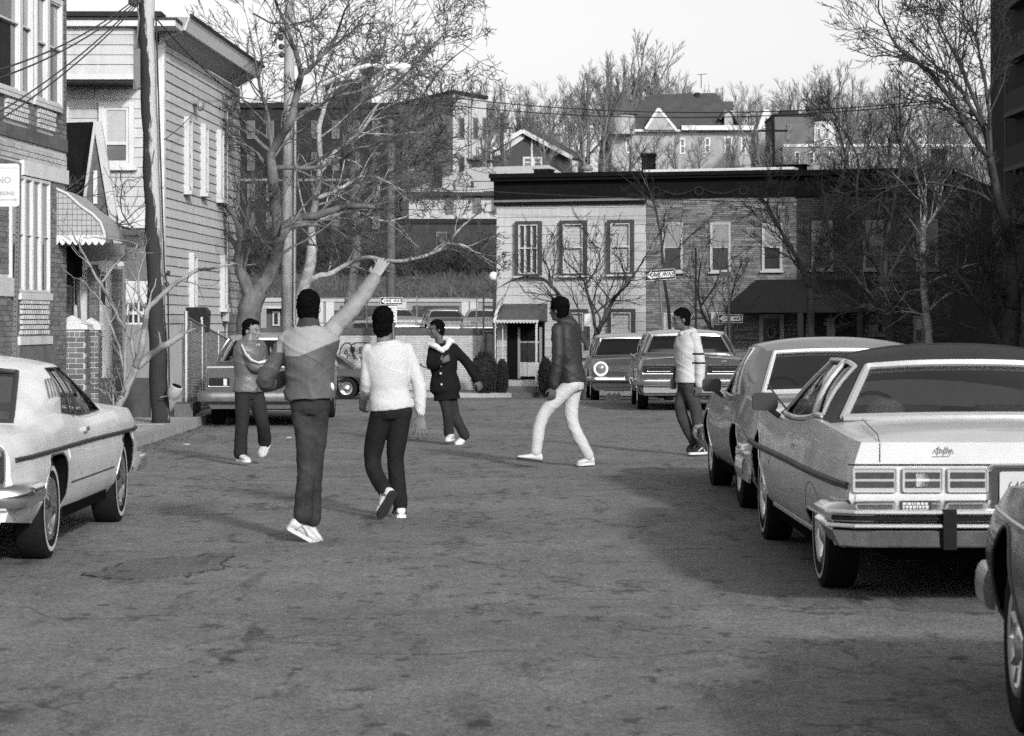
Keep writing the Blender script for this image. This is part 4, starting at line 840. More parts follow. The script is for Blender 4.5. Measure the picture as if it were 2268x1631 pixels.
MB().box(PX(958, Y), PX(978, Y), Y + 1, Y + 1.8, PZ(425, Y), PZ(372, Y)).build('chimney', DBK, C_); b = MB(); b.tube([W(1046, 418, Y + 1.2), W(1046, 402, Y + 1.2)], .1, 6); b.build('vent_pipe', DARKM, C_)
Y = 150
D_ = block('dark_shed', 'long dark low building under the pale roofed house on the slope', [(PX(880, Y), Y), (PX(1200, Y), Y), (PX(1200, Y), Y + 8), (PX(880, Y), Y + 8)], 3, PZ(496, Y), mat('shed_wall', .045, .85, .3, .7, streak=.3), DROOF); fwin(D_, 966, 990, 514, 556, Y, GREYM, DGLASS, 2.5)  # dark block put in for the shaded zone under the pale house
# dark gabled house
Y = 258; G_ = empty('gabled_house', (0, 0, 0), 0, 'dark gabled house with pale bargeboards and white twin window on the hill', 'house')
apx = W(1157, 292, Y); le, re_ = W(1083, 337, Y), W(1268, 352, Y)
b = MB(); b.prism([W(1160, 298, Y), W(1090, 340, Y), W(1090, 420, Y), W(1262, 420, Y), W(1262, 350, Y)], (0, 12, 0)); b.build('wall', mat('dark_clapboard', .05, .8, .2, 2), G_)
b = MB(); back = Vector((2.6, 14, .6)); f0 = Vector((0, -1.0, 0)); pr = [le + f0, apx + f0, re_ + f0]; b.grid([pr, [p + back for p in pr]]); b.grid([[p - Vector((0, 0, .25)) for p in pr], [p + back - Vector((0, 0, .25)) for p in pr]], flip=True); b.build('roof', mat('far_roof', .05, .85, .25, 1.2), G_)
b = MB(); bar(b, le + f0, apx + f0, .42, .15); bar(b, apx + f0 + Vector((0, .003, 0)), re_ + f0, .42, .15); bar(b, W(1095, 346, Y) + f0 * .4, apx + f0 * .4 + Vector((.1, 0, -.5)), .5, .12); b.build('bargeboard', OFFW, G_)
MB().box(PX(1176, Y), PX(1180, Y), Y - .2, Y, PZ(370, Y), PZ(302, Y)).build('gable_post', OFFW, G_); fwin(G_, 1158, 1180, 348, 372, Y, OFFW, DGLASS, 4); fwin(G_, 1180, 1201, 348, 372, Y, OFFW, DGLASS, 4)
b = MB(); dz = W(1184, 276, Y + 9); b.add([dz, W(1172, 300, Y + 9), W(1205, 300, Y + 9), W(1190, 300, Y + 12)], [(0, 1, 2), (0, 2, 3), (0, 3, 1)]); b.build('roof_spike', mat('spike_slate', .06, .8, .2, 2), G_)
# mansion
Y = 300; F_ = empty('mansion', (0, 0, 0), 0, 'large old mansion with dark hipped roof, round turret and white trim on the hilltop', 'house')
MW = mat('mansion_wall', .27, .8, .15, .6, streak=.12); FRF = mat('mansion_slate', .06, .85, .25, .9)
b = MB(); b.box(PX(1355, Y), PX(1690, Y), Y, Y + 14, 15, PZ(289, Y)); b.build('wall', MW, F_)
b = MB(); z = PZ(287, Y); e0 = [Vector((PX(1350, Y), Y - .6, z)), Vector((PX(1645, Y), Y - .6, z)), Vector((PX(1660, Y), Y + 15, z)), Vector((PX(1340, Y), Y + 15, z))]; r0, r1 = W(1439, 210, Y + 7), W(1586, 206, Y + 7); b.add(e0 + [r0, r1], [(0, 1, 5, 4), (1, 2, 5), (2, 3, 4, 5), (3, 0, 4)]); b.build('roof', FRF, F_)
b = MB(); b.lathe([(1.5, PZ(300, Y)), (1.5, PZ(256, Y))], (PX(1379, Y), Y - 1, 0), (0, 0, 1), 10); b.build('turret_wall', MW, F_); b = MB(); b.lathe([(1.9, PZ(256, Y)), (.9, PZ(230, Y)), (0, PZ(200, Y))], (PX(1379, Y), Y - 1, 0), (0, 0, 1), 10); b.build('turret_roof', FRF, F_)
b = MB(); b.box(PX(1350, Y), PX(1508, Y), Y - .9, Y, PZ(293, Y), PZ(288, Y)); b.box(PX(1508, Y) + .01, PX(1690, Y), Y - 1.3, Y, PZ(290, Y), PZ(280, Y)); b.build('cornice', WHITE, F_)
b = MB(); b.prism([W(1456, 244, Y - 1.4), W(1430, 288, Y - 1.4), W(1496, 288, Y - 1.4)], (0, 3, 0)); b.build('gable', MW, F_); b = MB(); f0 = Vector((0, -1.5, 0)); bar(b, W(1428, 288, Y) + f0, W(1457, 243, Y) + f0, .3, .2); bar(b, W(1457, 243, Y) + f0 + Vector((0, .01, 0)), W(1498, 292, Y) + f0, .3, .2); b.build('gable_trim', WHITE, F_)
MB().box(PX(1604, Y), PX(1622, Y), Y - .3, Y + 4, PZ(285, Y), PZ(245, Y)).build('dormer', MW, F_); b = MB(); b.prism([W(1592, 262, Y - .4), W(1613, 240, Y - .4), W(1645, 275, Y - .4), W(1640, 278, Y - .4), W(1613, 246, Y - .4), W(1596, 266, Y - .4)], (0, 5, 0)); b.build('dormer_roof', FRF, F_)
MB().box(PX(1548, Y), PX(1558, Y), Y + 6, Y + 7, PZ(215, Y), PZ(195, Y)).build('chimney', DBK, F_); MB().box(PX(1596, Y), PX(1637, Y), Y + 8, Y + 12, PZ(230, Y), PZ(212, Y)).build('roof_deck', FRF, F_)
for x0, x1, y0, y1 in ((1604, 1622, 303, 340), (1560, 1573, 305, 340), (1676, 1685, 305, 342), (1640, 1652, 305, 342), (1505, 1518, 306, 342), (1385, 1398, 306, 340), (1450, 1462, 262, 282)): fwin(F_, x0, x1, y0, y1, Y, WHITE, GREYGL, 3.4)
b = MB(); b.tube([W(1553, 196, Y + 6.5), W(1553, 165, Y + 6.5)], .05, 4); b.tube([W(1545, 166, Y + 6.5), W(1566, 164, Y + 6.5)], .04, 4); b.build('aerial', DARKM, F_)
Y = 285; H_ = empty('corner_house', (0, 0, 0), 0, 'tall pale house end with white peaked corner right of the mansion', 'house')
b = MB(); b.prism([W(1697, 246, Y), W(1680, 285, Y), W(1680, 400, Y), W(1716, 400, Y), W(1716, 300, Y)], (0, 9, 0)); b.build('wall', MW, H_); b = MB(); bar(b, W(1678, 290, Y - .2), W(1698, 244, Y - .2), .5, .2); bar(b, W(1698, 244, Y - .203), W(1718, 310, Y - .203), .5, .2); b.build('bargeboard', WHITE, H_); fwin(H_, 1690, 1700, 268, 284, Y, WHITE, DGLASS, 2)
Y = 270; I_ = block('brick_house', 'dark brick house with tall chimney block among hillside trees', [(PX(1716, Y), Y), (PX(1800, Y), Y), (PX(1800, Y), Y + 10), (PX(1716, Y), Y + 10)], 12, PZ(258, Y), mat('hill_brick', .1, .85, .2, .8)); MB().box(PX(1733, Y), PX(1771, Y), Y + 2, Y + 4, PZ(258, Y), PZ(241, Y)).build('chimney', DBK, I_); fwin(I_, 1742, 1752, 275, 310, Y, GREYM)
Y = 276; J_ = block('white_house', 'white house with tall narrow windows half hidden by hillside trees', [(PX(1803, Y), Y), (PX(1850, Y), Y), (PX(1850, Y), Y + 9), (PX(1803, Y), Y + 9)], 13, PZ(268, Y), OFFW); [fwin(J_, x, x + 9, 285, 308, Y, WHITE, GREYGL, 1.5) for x in (1809, 1827)]
Y = 240; K_ = block('long_house', 'long low grey house with white roof edge behind the right hand trees', [(PX(1738, Y), Y), (PX(2196, Y), Y), (PX(2196, Y), Y + 10), (PX(1738, Y), Y + 10)], 9, PZ(326, Y), mat('hill_grey_wall', .15, .85, .2, .8, streak=.15), OFFW, .3, rt=.28); [fwin(K_, x, x + 11, 337, 366, Y, WHITE, DGLASS, 1.6) for x in (1760, 1792, 1836, 1880, 1930, 1990, 2040, 2100, 2150)]
Y = 330; block('white_house', 'pale distant house behind the dark gabled roof', [(PX(1105, Y), Y), (PX(1240, Y), Y), (PX(1240, Y), Y + 8), (PX(1105, Y), Y + 8)], 18, PZ(300, Y), LBK, LRF)
# tall dark apartment tower on the right
TW = mat('tower_brick', .02, .85, .25, 1.5, .2, 20, streak=.15); FT = Facade(25.5, 132, R(90 - 1)); FT = Facade(25.5, 132.0, R(-90))
tw = empty('apartment_tower', (0, 0, 0), 0, 'tall dark brick apartment tower with balconies at the right edge', 'apartment tower')
MB().box(25.5, 45, 95, 132, -1, 32).build('wall', TW, tw)
BALM = mat('balcony_slab', .09, .8, .15, 2)
for i in range(8):
    z = 3.6 + i * 2.75; MB().box(24.95, 25.5, 100, 125.6, z, z + .22).build('balcony_slab', BALM, tw); MB().box(24.97, 25.05, 100, 125.5, z + .222, z + 1.2).build('balcony_panel', mat('balcony_panel', .035, .8, .2) if i == 0 else bpy.data.materials['balcony_panel'], tw)
    b = MB(); b.tube([(25.0, 125.45, z + .22), (25.0, 125.45, z + 2.75)], .06, 6); b.build('balcony_post', BALM, tw)
block('shade_block', 'unseen brick block added on the right to shade the end of the row houses', [(16.4, 58.8), (40, 58.8), (40, 74), (16.4, 74)], -1, 22, mat('block_brick', .12, .85, .2, 4), cat='apartment block')  # unseen block, placed so its shadow falls on the dark brick row house
block('low_house', 'unseen row of brick houses added along the right pavement to cast shade', [(12.7, -30), (22, -30), (22, 61), (12.7, 61)], -1, 5.7, mat('right_row_brick', .12, .85, .2, 4))  # unseen row, length and height set for the shadow it throws
Y = 92; sh2 = block('dark_shed', 'dark timber shed behind the bare trees at the end of the dark brick row house', [(PX(2112, Y), Y), (PX(2262, Y), Y), (PX(2262, Y), Y + 5), (PX(2112, Y), Y + 5)], -1, PZ(655, Y), mat('shed_timber', .025, .85, .3, 2, stretch=(4, 4, .5)), cat='shed')  # dark timber tone mottled in upright streaks
MB().box(PX(2160, Y), PX(2190, Y), Y - .1, Y, PZ(780, Y), PZ(690, Y)).build('door', GREYM, sh2)
b = MB(); b.prism([(PX(2108, 80), 80, -.8), (PX(2268, 80), 80, -.8), (PX(2268, 80), 80, .2), (PX(2108, 80), 80, .2)], (0, .15, 0)); tag(b.build('garden_wall', mat('dark_garden_wall', .05, .85, .25, 3)), 'low dark garden wall right of the dark brick row house', 'wall')

e_ = block('row_house', 'unseen long row of pale houses behind the camera added for reflections in the cars', [(-24, -70), (-9.5, -70), (-9.5, 8), (-24, 8)], -1, 8.5, mat('left_row_wall', .25, .8, .2, 3))  # unseen row added to be mirrored in car glass and chrome
for i in range(24): MB().box(-9.5, -9.42, -68 + i * 3.1, -66.9 + i * 3.1, 1.2 if i % 2 else 4.9, 3.0 if i % 2 else 6.6).build('window', DGLASS, e_)
e_ = block('corner_house', 'unseen flat roofed house far behind the camera added for reflections in the cars', [(-30, -112), (34, -112), (34, -98), (-30, -98)], -1, 9, mat('rear_house_wall', .15, .8, .2, 3))  # unseen house added as something for the cars to reflect
for i in range(18): MB().box(-28 + i * 3.4, -26.8 + i * 3.4, -98, -97.92, 4.8, 6.6).build('window', OFFW, e_)
# ================================================================== poles, signs, wires at the end of the street
BARK = mat('grey_bark', .10, .9, .45, 8, .9, 16, stretch=(1, 1, .3), var2=.35, scale2=2.5); BARKD = mat('dark_bark', .045, .9, .35, 9, .9, 16, stretch=(1, 1, .3)); BARKL = mat('birch_bark', .24, .85, .5, 6, .8, 12, stretch=(1, 1, 1.6), var2=.4, scale2=4); TWIG = mat('twig_bark', .07, .9, .3, 3); TWIGD = mat('dark_twig', .03, .9, .3, 3); FAR = mat('far_twig', .13, .9, .2, .5)
def pxline(pts, Y, jit=0, seed=0):
    r = random.Random(seed); return [W(p[0], p[1], Y + (p[2] if len(p) > 2 else r.uniform(-jit, jit) * min(1, i / 3))) for i, p in enumerate(pts)]
lpole = empty('utility_pole', (PX(637, 52), 52, gz(52)), 0, 'tall pale weathered pole carrying the street lamp behind the big bare tree', 'utility pole'); lo = lpole.location
b = MB(); b.tube([W(637, 790, 52) - lo, W(637, 500, 52) - lo, W(640, 200, 52) - lo, W(642, -30, 52) - lo], [.135, .125, .11, .105], 14); b.build('shaft', pole_mat(), lpole, smooth=180)
b = MB(); b.tube([W(652, 720, 51.85) - lo, W(654, 300, 51.85) - lo, W(655, 240, 51.85) - lo], .03, 6); b.build('conduit', GALV, lpole)
for x, y in ((623, 66), (622, 84), (623, 104), (624, 122)): b = MB(); b.lathe([(.03, -.06), (.06, -.03), (.06, .03), (.03, .06)], W(x, y, 51.8) - lo, (0, 0, 1), 8, close=True); b.build('insulator', DARKM, lpole)
al = [W(652, 224, 51.9), W(700, 196, 51.6), W(750, 170, 51.2), W(790, 152, 51), W(815, 145, 50.9), W(860, 146, 50.8)]
b = MB(); b.tube([p - lo for p in al], .04, 7); b.build('lamp_arm', mat('lamp_arm_paint', .68, .4, .1), lpole); b = MB(); b.tube([W(655, 216, 51.8) - lo, W(712, 180, 51.5) - lo, W(800, 147, 51) - lo], .018, 6); b.build('arm_brace', GALV, lpole)
b = MB(); hp = W(885, 148, 50.7) - lo; b.ball(hp, .24, .16, .085, 14, 8); b.box(hp.x - .28, hp.x - .1, hp.y - .06, hp.y + .06, hp.z - .05, hp.z + .04); lh = b.build('lamp_head', mat('lamp_housing', .7, .4, .08), lpole, smooth=60); b = MB(); b.ball(hp + Vector((.06, 0, -.05)), .13, .12, .11, 12, 7); b.build('lamp_glass', mat('lamp_refractor', .42, .2, .1), lh, smooth=180)
b = MB(); b.tube([W(560, 30, 51.9) - lo, W(600, 52, 51.9) - lo, W(638, 52, 51.9) - lo], .02, 5); b.tube([W(645, 55, 51.9) - lo, W(700, 42, 51.9) - lo, W(724, 10, 51.9) - lo], .02, 5); b.build('cable_loop', DARKM, lpole)
p3 = empty('utility_pole', (PX(865, 77.9), 77.9, -.7), 0, 'brown wooden pole behind the far one way sign, wrapped by low branches', 'utility pole'); b = MB(); b.tube([(0, 0, 0), W(866, 500, 77.9) - p3.location, W(866, 265, 77.9) - p3.location], [.15, .14, .12], 12); b.build('shaft', mat('brown_pole', .09, .85, .25, 6, stretch=(5, 5, .4)), p3, smooth=180); b = MB(); b.box(-.5, .5, -.2, -.08, 11.2 - 3.3, 11.36 - 3.3); b.build('cross_arm', DARKM, p3)
hp_ = empty('utility_pole', (PX(1112, 240), 240, hz(PX(1112, 240), 240)), 0, 'distant pole with three crossarms among the hillside trees', 'utility pole'); lo = hp_.location; b = MB(); b.tube([(0, 0, 0), W(1112, 250, 240) - lo], .16, 6); b.build('shaft', DARKM, hp_)
for y, w in ((262, 10), (276, 16), (284, 24)): b = MB(); q = W(1112, y, 239.8) - lo; b.box(q.x - w * .044, q.x + w * .044, q.y - .1, q.y + .1, q.z - .1, q.z + .1); b.build('cross_arm', DARKM, hp_)
hp_ = empty('utility_pole', (PX(1716, 150), 150, 3), 0, 'thin dark pole rising behind the right end of the white roof ledge', 'utility pole'); lo = hp_.location; b = MB(); b.tube([(0, 0, 0), W(1713, 280, 150) - lo, W(1706, 258, 150) - lo], .09, 6); b.build('shaft', DARKM, hp_); b = MB(); q = W(1712, 292, 149.9) - lo; b.box(q.x - .9, q.x + .9, -.05, .05, q.z, q.z + .12); b.build('cross_arm', DARKM, hp_)
wire(W(1003, 217, 140), W(2196, 209, 130), .9, .028, 'upper of the two long cables crossing the hillside', n=24); wire(W(880, 219, 140), W(2196, 213, 130), 1.1, .028, 'lower of the two long cables crossing the hillside', n=24)
wire(W(525, 215, 75), W(1003, 222, 82), .25, .014, 'cable crossing in front of the dark apartment house roof', n=20); wire(W(1050, 402, 95), W(1715, 357, 140), .3, .016, 'thin cable crossing above the pale row house roof', n=20); wire(W(640, 355, 55), W(1100, 417, 82), .3, .01, 'thin cable running from the lamp pole to the row house cornice', n=20); wire(W(640, 420, 55), W(1100, 448, 82), .35, .01, 'lower thin cable running from the lamp pole to the row house cornice', n=20)

SBLK = mat('sign_black', .02, .5, .1); SWHT = mat('sign_white', .6, .5, .05)
def one_way(px, py, Y, w, label, posts, tilt=0., yaw=0.):
    h = w / 2.75; c = W(px, py, Y); s = empty('one_way_sign', (c.x, c.y, gz(min(Y, 77)) ), 0, label, 'sign', 'one way signs'); zc = c.z - s.location.z
    M = Matrix.Translation((0, 0, zc)) @ Matrix.Rotation(yaw, 4, 'Z') @ Matrix.Rotation(-tilt, 4, 'Y')
    def part(nm, b, m_): o = b.build(nm, m_, s); o.matrix_local = M; return o
    b = MB(); b.box(-w / 2, w / 2, -.005, .005, -h / 2, h / 2); pl_ = part('sign_plate', b, SBLK)
    b = MB(); e = .012; t_ = .012
    for x0, x1, z0, z1 in ((-w/2 + e, w/2 - e, h/2 - e - t_, h/2 - e), (-w/2 + e, w/2 - e, -h/2 + e, -h/2 + e + t_), (-w/2 + e, -w/2 + e + t_, -h/2 + e + t_, h/2 - e - t_), (w/2 - e - t_, w/2 - e, -h/2 + e + t_, h/2 - e - t_)): b.box(x0, x1, -.0075, -.005, z0, z1)
    part('border', b, SWHT)
    b = MB(); aw_ = h * .25; ah = h * .40; x0 = -w / 2 + .04; xm = x0 + h * .52; b.prism([(x0, -.0075, 0), (xm, -.0075, -ah), (xm, -.0075, -aw_), (w / 2 - .05, -.0075, -aw_), (w / 2 - .05, -.0075, aw_), (xm, -.0075, aw_), (xm, -.0075, ah)], (0, .002, 0)); part('arrow', b, SWHT)
    for txt, xx in (('ONE', -w * .16), ('WAY', w * .27)):
        t = text_mesh('lettering', txt, h * .5, SBLK, s, depth=.0008, sx=.86, bold=.004); t.matrix_local = M @ Matrix.Translation((xx, -.0088, 0)) @ Matrix.Rotation(R(90), 4, 'X') @ Matrix.Diagonal((.86, 1, 1, 1))
    for (xa, ya, xb, yb, rad, dy_) in posts:
        b = MB(); b.tube([W(xa, ya, Y + dy_) - s.location, W(xb, yb, Y + dy_) - s.location], rad, 6); b.build('sign_post', GREYM, s)
    return s
one_way(1462, 609, 68, .86, 'large tilted one way sign on a leaning post in front of the stone row house', [(1459, 600, 1473, 800, .035, .06)], R(4))
s2 = one_way(1618, 706, 69, .70, 'small one way sign behind a slim post by the dark porch', [(1613, 598, 1617, 800, .03, -.08)])
b = MB(); q = W(1601, 606, 68.9) - s2.location; b.box(q.x - .1, q.x + .22, -.3, -.28, q.z - .1, q.z + .04); b.build('street_name_plate', GREYM, s2)
s3 = one_way(867, 667, 76.5, .70, 'one way sign above stacked parking plates in front of the white wall', [(870, 655, 874, 870, .03, .05)])
for i, (y0, y1) in enumerate(((678, 688), (689, 697), (698, 706), (707, 714))):
    q0, q1 = W(858, y1, 76.5) - s3.location, W(879, y0, 76.5) - s3.location; MB().box(q0.x, q1.x, -.004, .004, q0.z, q1.z).build('regulation_plate', SWHT, s3); b = MB(); zc = (q0.z + q1.z) / 2; b.box(q0.x + .03, q1.x - .04, -.006, -.004, zc - .01, zc + .02); b.build('plate_line', GREYM, s3)
bs = empty('blank_sign', (PX(1301, 68), 68, gz(68)), 0, 'small blank white sign on dark post beside the pale row house window', 'sign'); q0, q1 = W(1294, 723, 68) - bs.location, W(1308, 695, 68) - bs.location; MB().box(q0.x, q1.x, -.006, .006, q0.z, q1.z).build('sign_plate', SWHT, bs); b = MB(); b.tube([(.03, .04, 0), (.03, .04, q1.z)], .04, 6); b.build('sign_post', DARKM, bs)
sp = empty('steel_post', (PX(1541, 69), 69, gz(69)), 0, 'plain dark steel post without a sign in front of the stone row house', 'post'); b = MB(); b.tube([(0, 0, 0), W(1541, 556, 69) - sp.location], .032, 7); b.build('shaft', DARKM, sp); b = MB(); q = W(1540, 552, 69) - sp.location; b.ball(q, .04, .04, .04, 8, 5); b.build('post_cap', DARKM, sp)

# ================================================================== trees
def grow(bl, bt, p, d, L, r, lev, P, rg):
    n = (6, 5, 4, 3, 3)[min(lev, 4)]; pts = [p.copy()]; d = d.normalized(); seg = L / n; q = p.copy(); dirs = [d]
    for i in range(n):
        d = (d + Vector((rg.gauss(0, P['wob']), rg.gauss(0, P['wob']), rg.gauss(0, P['wob']) + P['up'])) * (1 if lev else .5)).normalized()
        q = q + d * seg; pts.append(q.copy()); dirs.append(d)
    rads = [r * (1 - .65 * i / n) for i in range(n + 1)]
    (bl if lev < P['split'] else bt).tube(pts, [max(x, P['rmin']) for x in rads], (7, 5, 4, 3, 3)[min(lev, 4)], caps=False)
    if lev < P['max']: kids(bl, bt, pts, rads, L, lev, P, rg)
def kids(bl, bt, pts, rads, L, lev, P, rg, nc=None, t0=None):
    nc = nc if nc is not None else P['nc'][min(lev, len(P['nc']) - 1)]; n = len(pts) - 1; t0 = P.get('t0', .25) if t0 is None else t0
    for k in range(nc):
        t = t0 + (1 - t0) * (k + rg.random()) / nc if k < nc - 1 else 1.0; f = t * n; i = min(int(f), n - 1); q = pts[i].lerp(pts[i + 1], f - i); d = (pts[i + 1] - pts[i]).normalized(); rr = rads[i] + (rads[i + 1] - rads[i]) * (f - i)
        ang = R(rg.uniform(*P['ang'])) * (.5 if t == 1 else 1); ax = d.orthogonal().normalized(); ax.rotate(Matrix.Rotation(rg.uniform(0, 2 * PI), 3, d)); d2 = d.copy(); d2.rotate(Matrix.Rotation(ang, 3, ax))
        if P.get('flat'): d2.y *= P['flat']
        grow(bl, bt, q, d2, L * P['ratio'] * rg.uniform(.7, 1.15) * (1.15 - .5 * t), max(rr * .62 if lev or P['rmin'] > .012 else min(rr * .5, .028), P['rmin']), lev + 1, P, rg)
def tree(label, limbs, Y, P, bark=BARK, twig=TWIG, seed=1, name='bare_tree', group=None, base=None, zb=None):
    """limbs: list of (pixel polyline, r0, r1, children, child length)"""
    rg = random.Random(seed); bl, bt = MB(), MB()
    p0 = base or W(limbs[0][0][0][0], limbs[0][0][0][1], Y); e = empty(name, (p0.x, p0.y, gz(p0.y) if zb is None else zb), 0, label, 'tree', group); off = e.location
    for li, (pl_, r0, r1, nc, cl) in enumerate(limbs):
        pts = pxline(pl_, Y, .5, seed + li) if li else pxline(pl_, Y)
        if li == 0: pts[0] = Vector((pts[0].x, pts[0].y, off.z - .1))
        # smooth subdivision of the given limb
        sm = []
        for i in range(len(pts) - 1):
            for k in range(4):
                u = k / 4; a = pts[max(i - 1, 0)]; b_, c, d = pts[i], pts[i + 1], pts[min(i + 2, len(pts) - 1)]
                sm.append(.5 * ((2 * b_) + (c - a) * u + (2 * a - 5 * b_ + 4 * c - d) * u * u + (3 * b_ - a - 3 * c + d) * u ** 3))
        sm.append(pts[-1]); jk = .007 if li else .004; sm = [s - off + Vector((rg.gauss(0, jk), rg.gauss(0, jk), rg.gauss(0, jk) if li else 0)) for s in sm]; n = len(sm) - 1
        rd = [(r0 + (r1 - r0) * i / n) * (1 + .09 * noise.noise(Vector((i * .9, li * 3.1, seed)))) for i in range(n + 1)]; bl.tube(sm, rd, 9, caps=True)
        if nc: kids(bl, bt, sm, rd, cl / P['ratio'], 0, P, rg, nc, .12 if li else .6)
    bl.build('trunk', bark, e, smooth=180); o = bt.build('crown', twig, e, smooth=180); tag(o, kind='stuff'); return e
PA = dict(wob=.16, up=.05, split=2, rmin=.0055, nc=(4, 4, 4, 3), max=4, ang=(25, 60), ratio=.57)
tree('big spreading bare tree with mottled trunk forking low beside the clapboard house', [
    ([(546, 770), (550, 715), (556, 675), (568, 645)], .235, .21, 0, 0),
    ([(560, 665), (540, 620), (530, 575), (534, 530), (520, 480), (496, 452)], .13, .04, 6, 1.3), ([(532, 560), (505, 520), (480, 500), (450, 500)], .06, .02, 6, .9),
    ([(566, 650), (590, 620), (606, 585), (614, 550), (624, 518), (655, 485), (700, 478), (745, 462), (800, 455), (850, 462)], .16, .035, 10, 1.7),
    ([(612, 556), (616, 500), (610, 450), (604, 390), (601, 340), (622, 306), (645, 262), (658, 205), (668, 165)], .13, .055, 7, 1.2),
    ([(668, 165), (655, 115), (640, 75), (622, 30), (600, -20)], .05, .018, 8, 1.3), ([(668, 165), (690, 150), (718, 118), (742, 84), (768, 12)], .05, .015, 9, 1.5), ([(716, 120), (760, 86), (800, 58), (850, 48)], .03, .01, 6, 1.2),
    ([(602, 340), (596, 280), (580, 210), (566, 140), (552, 60)], .05, .012, 10, 1.4), ([(602, 340), (560, 300), (540, 270), (528, 250)], .045, .012, 7, 1.1), ([(604, 390), (570, 340), (545, 330), (520, 300)], .04, .012, 6, 1.),
    ([(612, 372), (650, 371), (690, 371), (742, 361), (790, 330), (830, 320)], .055, .014, 9, 1.3), ([(620, 520), (660, 500), (720, 500), (760, 520), (800, 560)], .05, .012, 7, 1.0),
    ([(645, 262), (690, 240), (740, 215), (800, 200), (850, 160)], .04, .012, 8, 1.4)], 46, PA, seed=3)
PB_ = dict(wob=.17, up=.03, split=2, rmin=.007, nc=(5, 5, 4, 3), max=4, ang=(25, 65), ratio=.56)
tree('second leaning bare tree with pale blotched trunk and one long low branch', [
    ([(656, 760), (662, 690), (672, 640), (686, 590), (692, 545)], .15, .12, 0, 0), ([(692, 545), (690, 500), (698, 450), (708, 370), (706, 285), (722, 226), (730, 202)], .10, .04, 8, 1.5), ([(730, 202), (762, 188), (805, 176), (850, 150)], .035, .012, 7, 1.3),
    ([(676, 625), (705, 612), (732, 606), (775, 583), (818, 571), (876, 580), (950, 564), (990, 540), (1012, 515), (1035, 492), (1065, 468)], .07, .016, 11, .9), ([(990, 540), (1030, 545), (1060, 565), (1090, 580)], .03, .01, 6, .8),
    ([(708, 370), (740, 340), (790, 300), (820, 262), (842, 225), (905, 170)], .06, .012, 10, 1.8), ([(700, 440), (750, 420), (800, 392), (850, 400), (900, 430)], .055, .012, 9, 1.6), ([(690, 500), (730, 480), (790, 470), (850, 490), (900, 480)], .05, .012, 8, 1.4), ([(722, 226), (715, 170), (740, 110), (735, 40)], .035, .01, 8, 1.4)], 56, PB_, bark=BARKL, seed=11)
tree('dense bushy bare tree filling the gap before the pale apartment house', [
    ([(770, 770), (775, 660), (790, 560), (785, 470)], 0.210, 0.140, 0, 0.00), ([(785, 470), (810, 400), (860, 330), (900, 290), (960, 270)], 0.120, 0.028, 13, 3.19), ([(785, 470), (780, 380), (784, 266), (804, 224), (837, 185), (882, 140), (940, 80)], 0.120, 0.021, 13, 3.04), ([(790, 500), (850, 440), (910, 400), (960, 380)], 0.090, 0.021, 11, 2.75), ([(800, 430), (870, 380), (940, 330), (1000, 330)], 0.075, 0.017, 11, 2.90), ([(804, 224), (870, 190), (940, 120), (1000, 60)], 0.045, 0.014, 9, 2.46), ([(860, 330), (930, 220), (980, 150), (1040, 100)], 0.053, 0.014, 9, 2.61)], 86, dict(wob=.2, up=.02, split=2, rmin=.010, nc=(4, 5, 4, 3), max=4, ang=(25, 70), ratio=.56), seed=23, zb=.1)
PS = dict(wob=.14, up=.06, split=2, rmin=.006, nc=(4, 4, 3), max=3, ang=(20, 50), ratio=.55)
q = lambda x, y: (1052.4 + .3337 * x, 344.7 + .3337 * y)
tree('slender bare street tree forking low in front of the pale row house', [
    ([(1290, 830), q(780, 1340), q(775, 1290)], .11, .10, 0, 0), ([q(765, 1300), q(700, 1180), q(620, 1040), q(560, 930), q(500, 865), q(430, 812), q(300, 812), q(180, 862)], .085, .014, 12, 1.3), ([q(500, 862), q(490, 760), q(450, 680), q(470, 600)], .03, .01, 8, 1.0),
    ([q(782, 1295), q(800, 1200), q(850, 1100), q(905, 980), q(960, 900), q(1040, 810), q(1090, 740), q(1140, 650)], .08, .016, 12, 1.4), ([q(802, 1190), q(780, 1040), q(740, 900), q(722, 835), q(640, 740), q(590, 690)], .05, .012, 10, 1.2), ([q(735, 855), q(810, 740), q(825, 650), q(760, 560)], .03, .01, 8, 1.1), ([q(905, 975), q(800, 840), q(750, 780)], .025, .01, 6, .9), ([q(790, 1050), q(900, 960), q(1000, 860), q(960, 700), q(880, 620)], .03, .01, 8, 1.1)], 66, PS, bark=BARKD, twig=TWIGD, seed=5)
tree('thin curved bare tree growing before the stone row house windows', [([q(1600, 1330), q(1600, 1200)], .07, .07, 0, 0), ([q(1600, 1200), q(1530, 1090), q(1495, 1000), q(1480, 850), q(1500, 700)], .06, .014, 9, 1.2), ([q(1600, 1200), q(1660, 1110), q(1700, 950), q(1740, 780)], .05, .012, 9, 1.2), ([q(1495, 1000), q(1600, 850), q(1640, 700)], .03, .01, 6, 1.0)], 71, PS, bark=BARKD, twig=TWIGD, seed=8)
tree('thin bare tree rising past the black chimney stack', [([q(1300, 1330), q(1290, 1100), q(1255, 830)], .06, .045, 0, 0), ([q(1255, 830), q(1240, 600), q(1190, 330), q(1130, 180), q(1090, 100)], .045, .01, 12, 1.1), ([q(1255, 830), q(1330, 640), q(1400, 560), q(1500, 470)], .03, .01, 8, 1.0)], 73, PS, bark=BARKD, twig=TWIGD, seed=9)
c4 = lambda x, y: (1633 + .28 * x, 363 + .28 * y); c3 = lambda x, y: (1633 + .28 * x, .28 * y)
PR = dict(wob=.13, up=.04, split=2, rmin=.0065, nc=(5, 5, 4, 3), max=4, ang=(22, 52), ratio=.56)
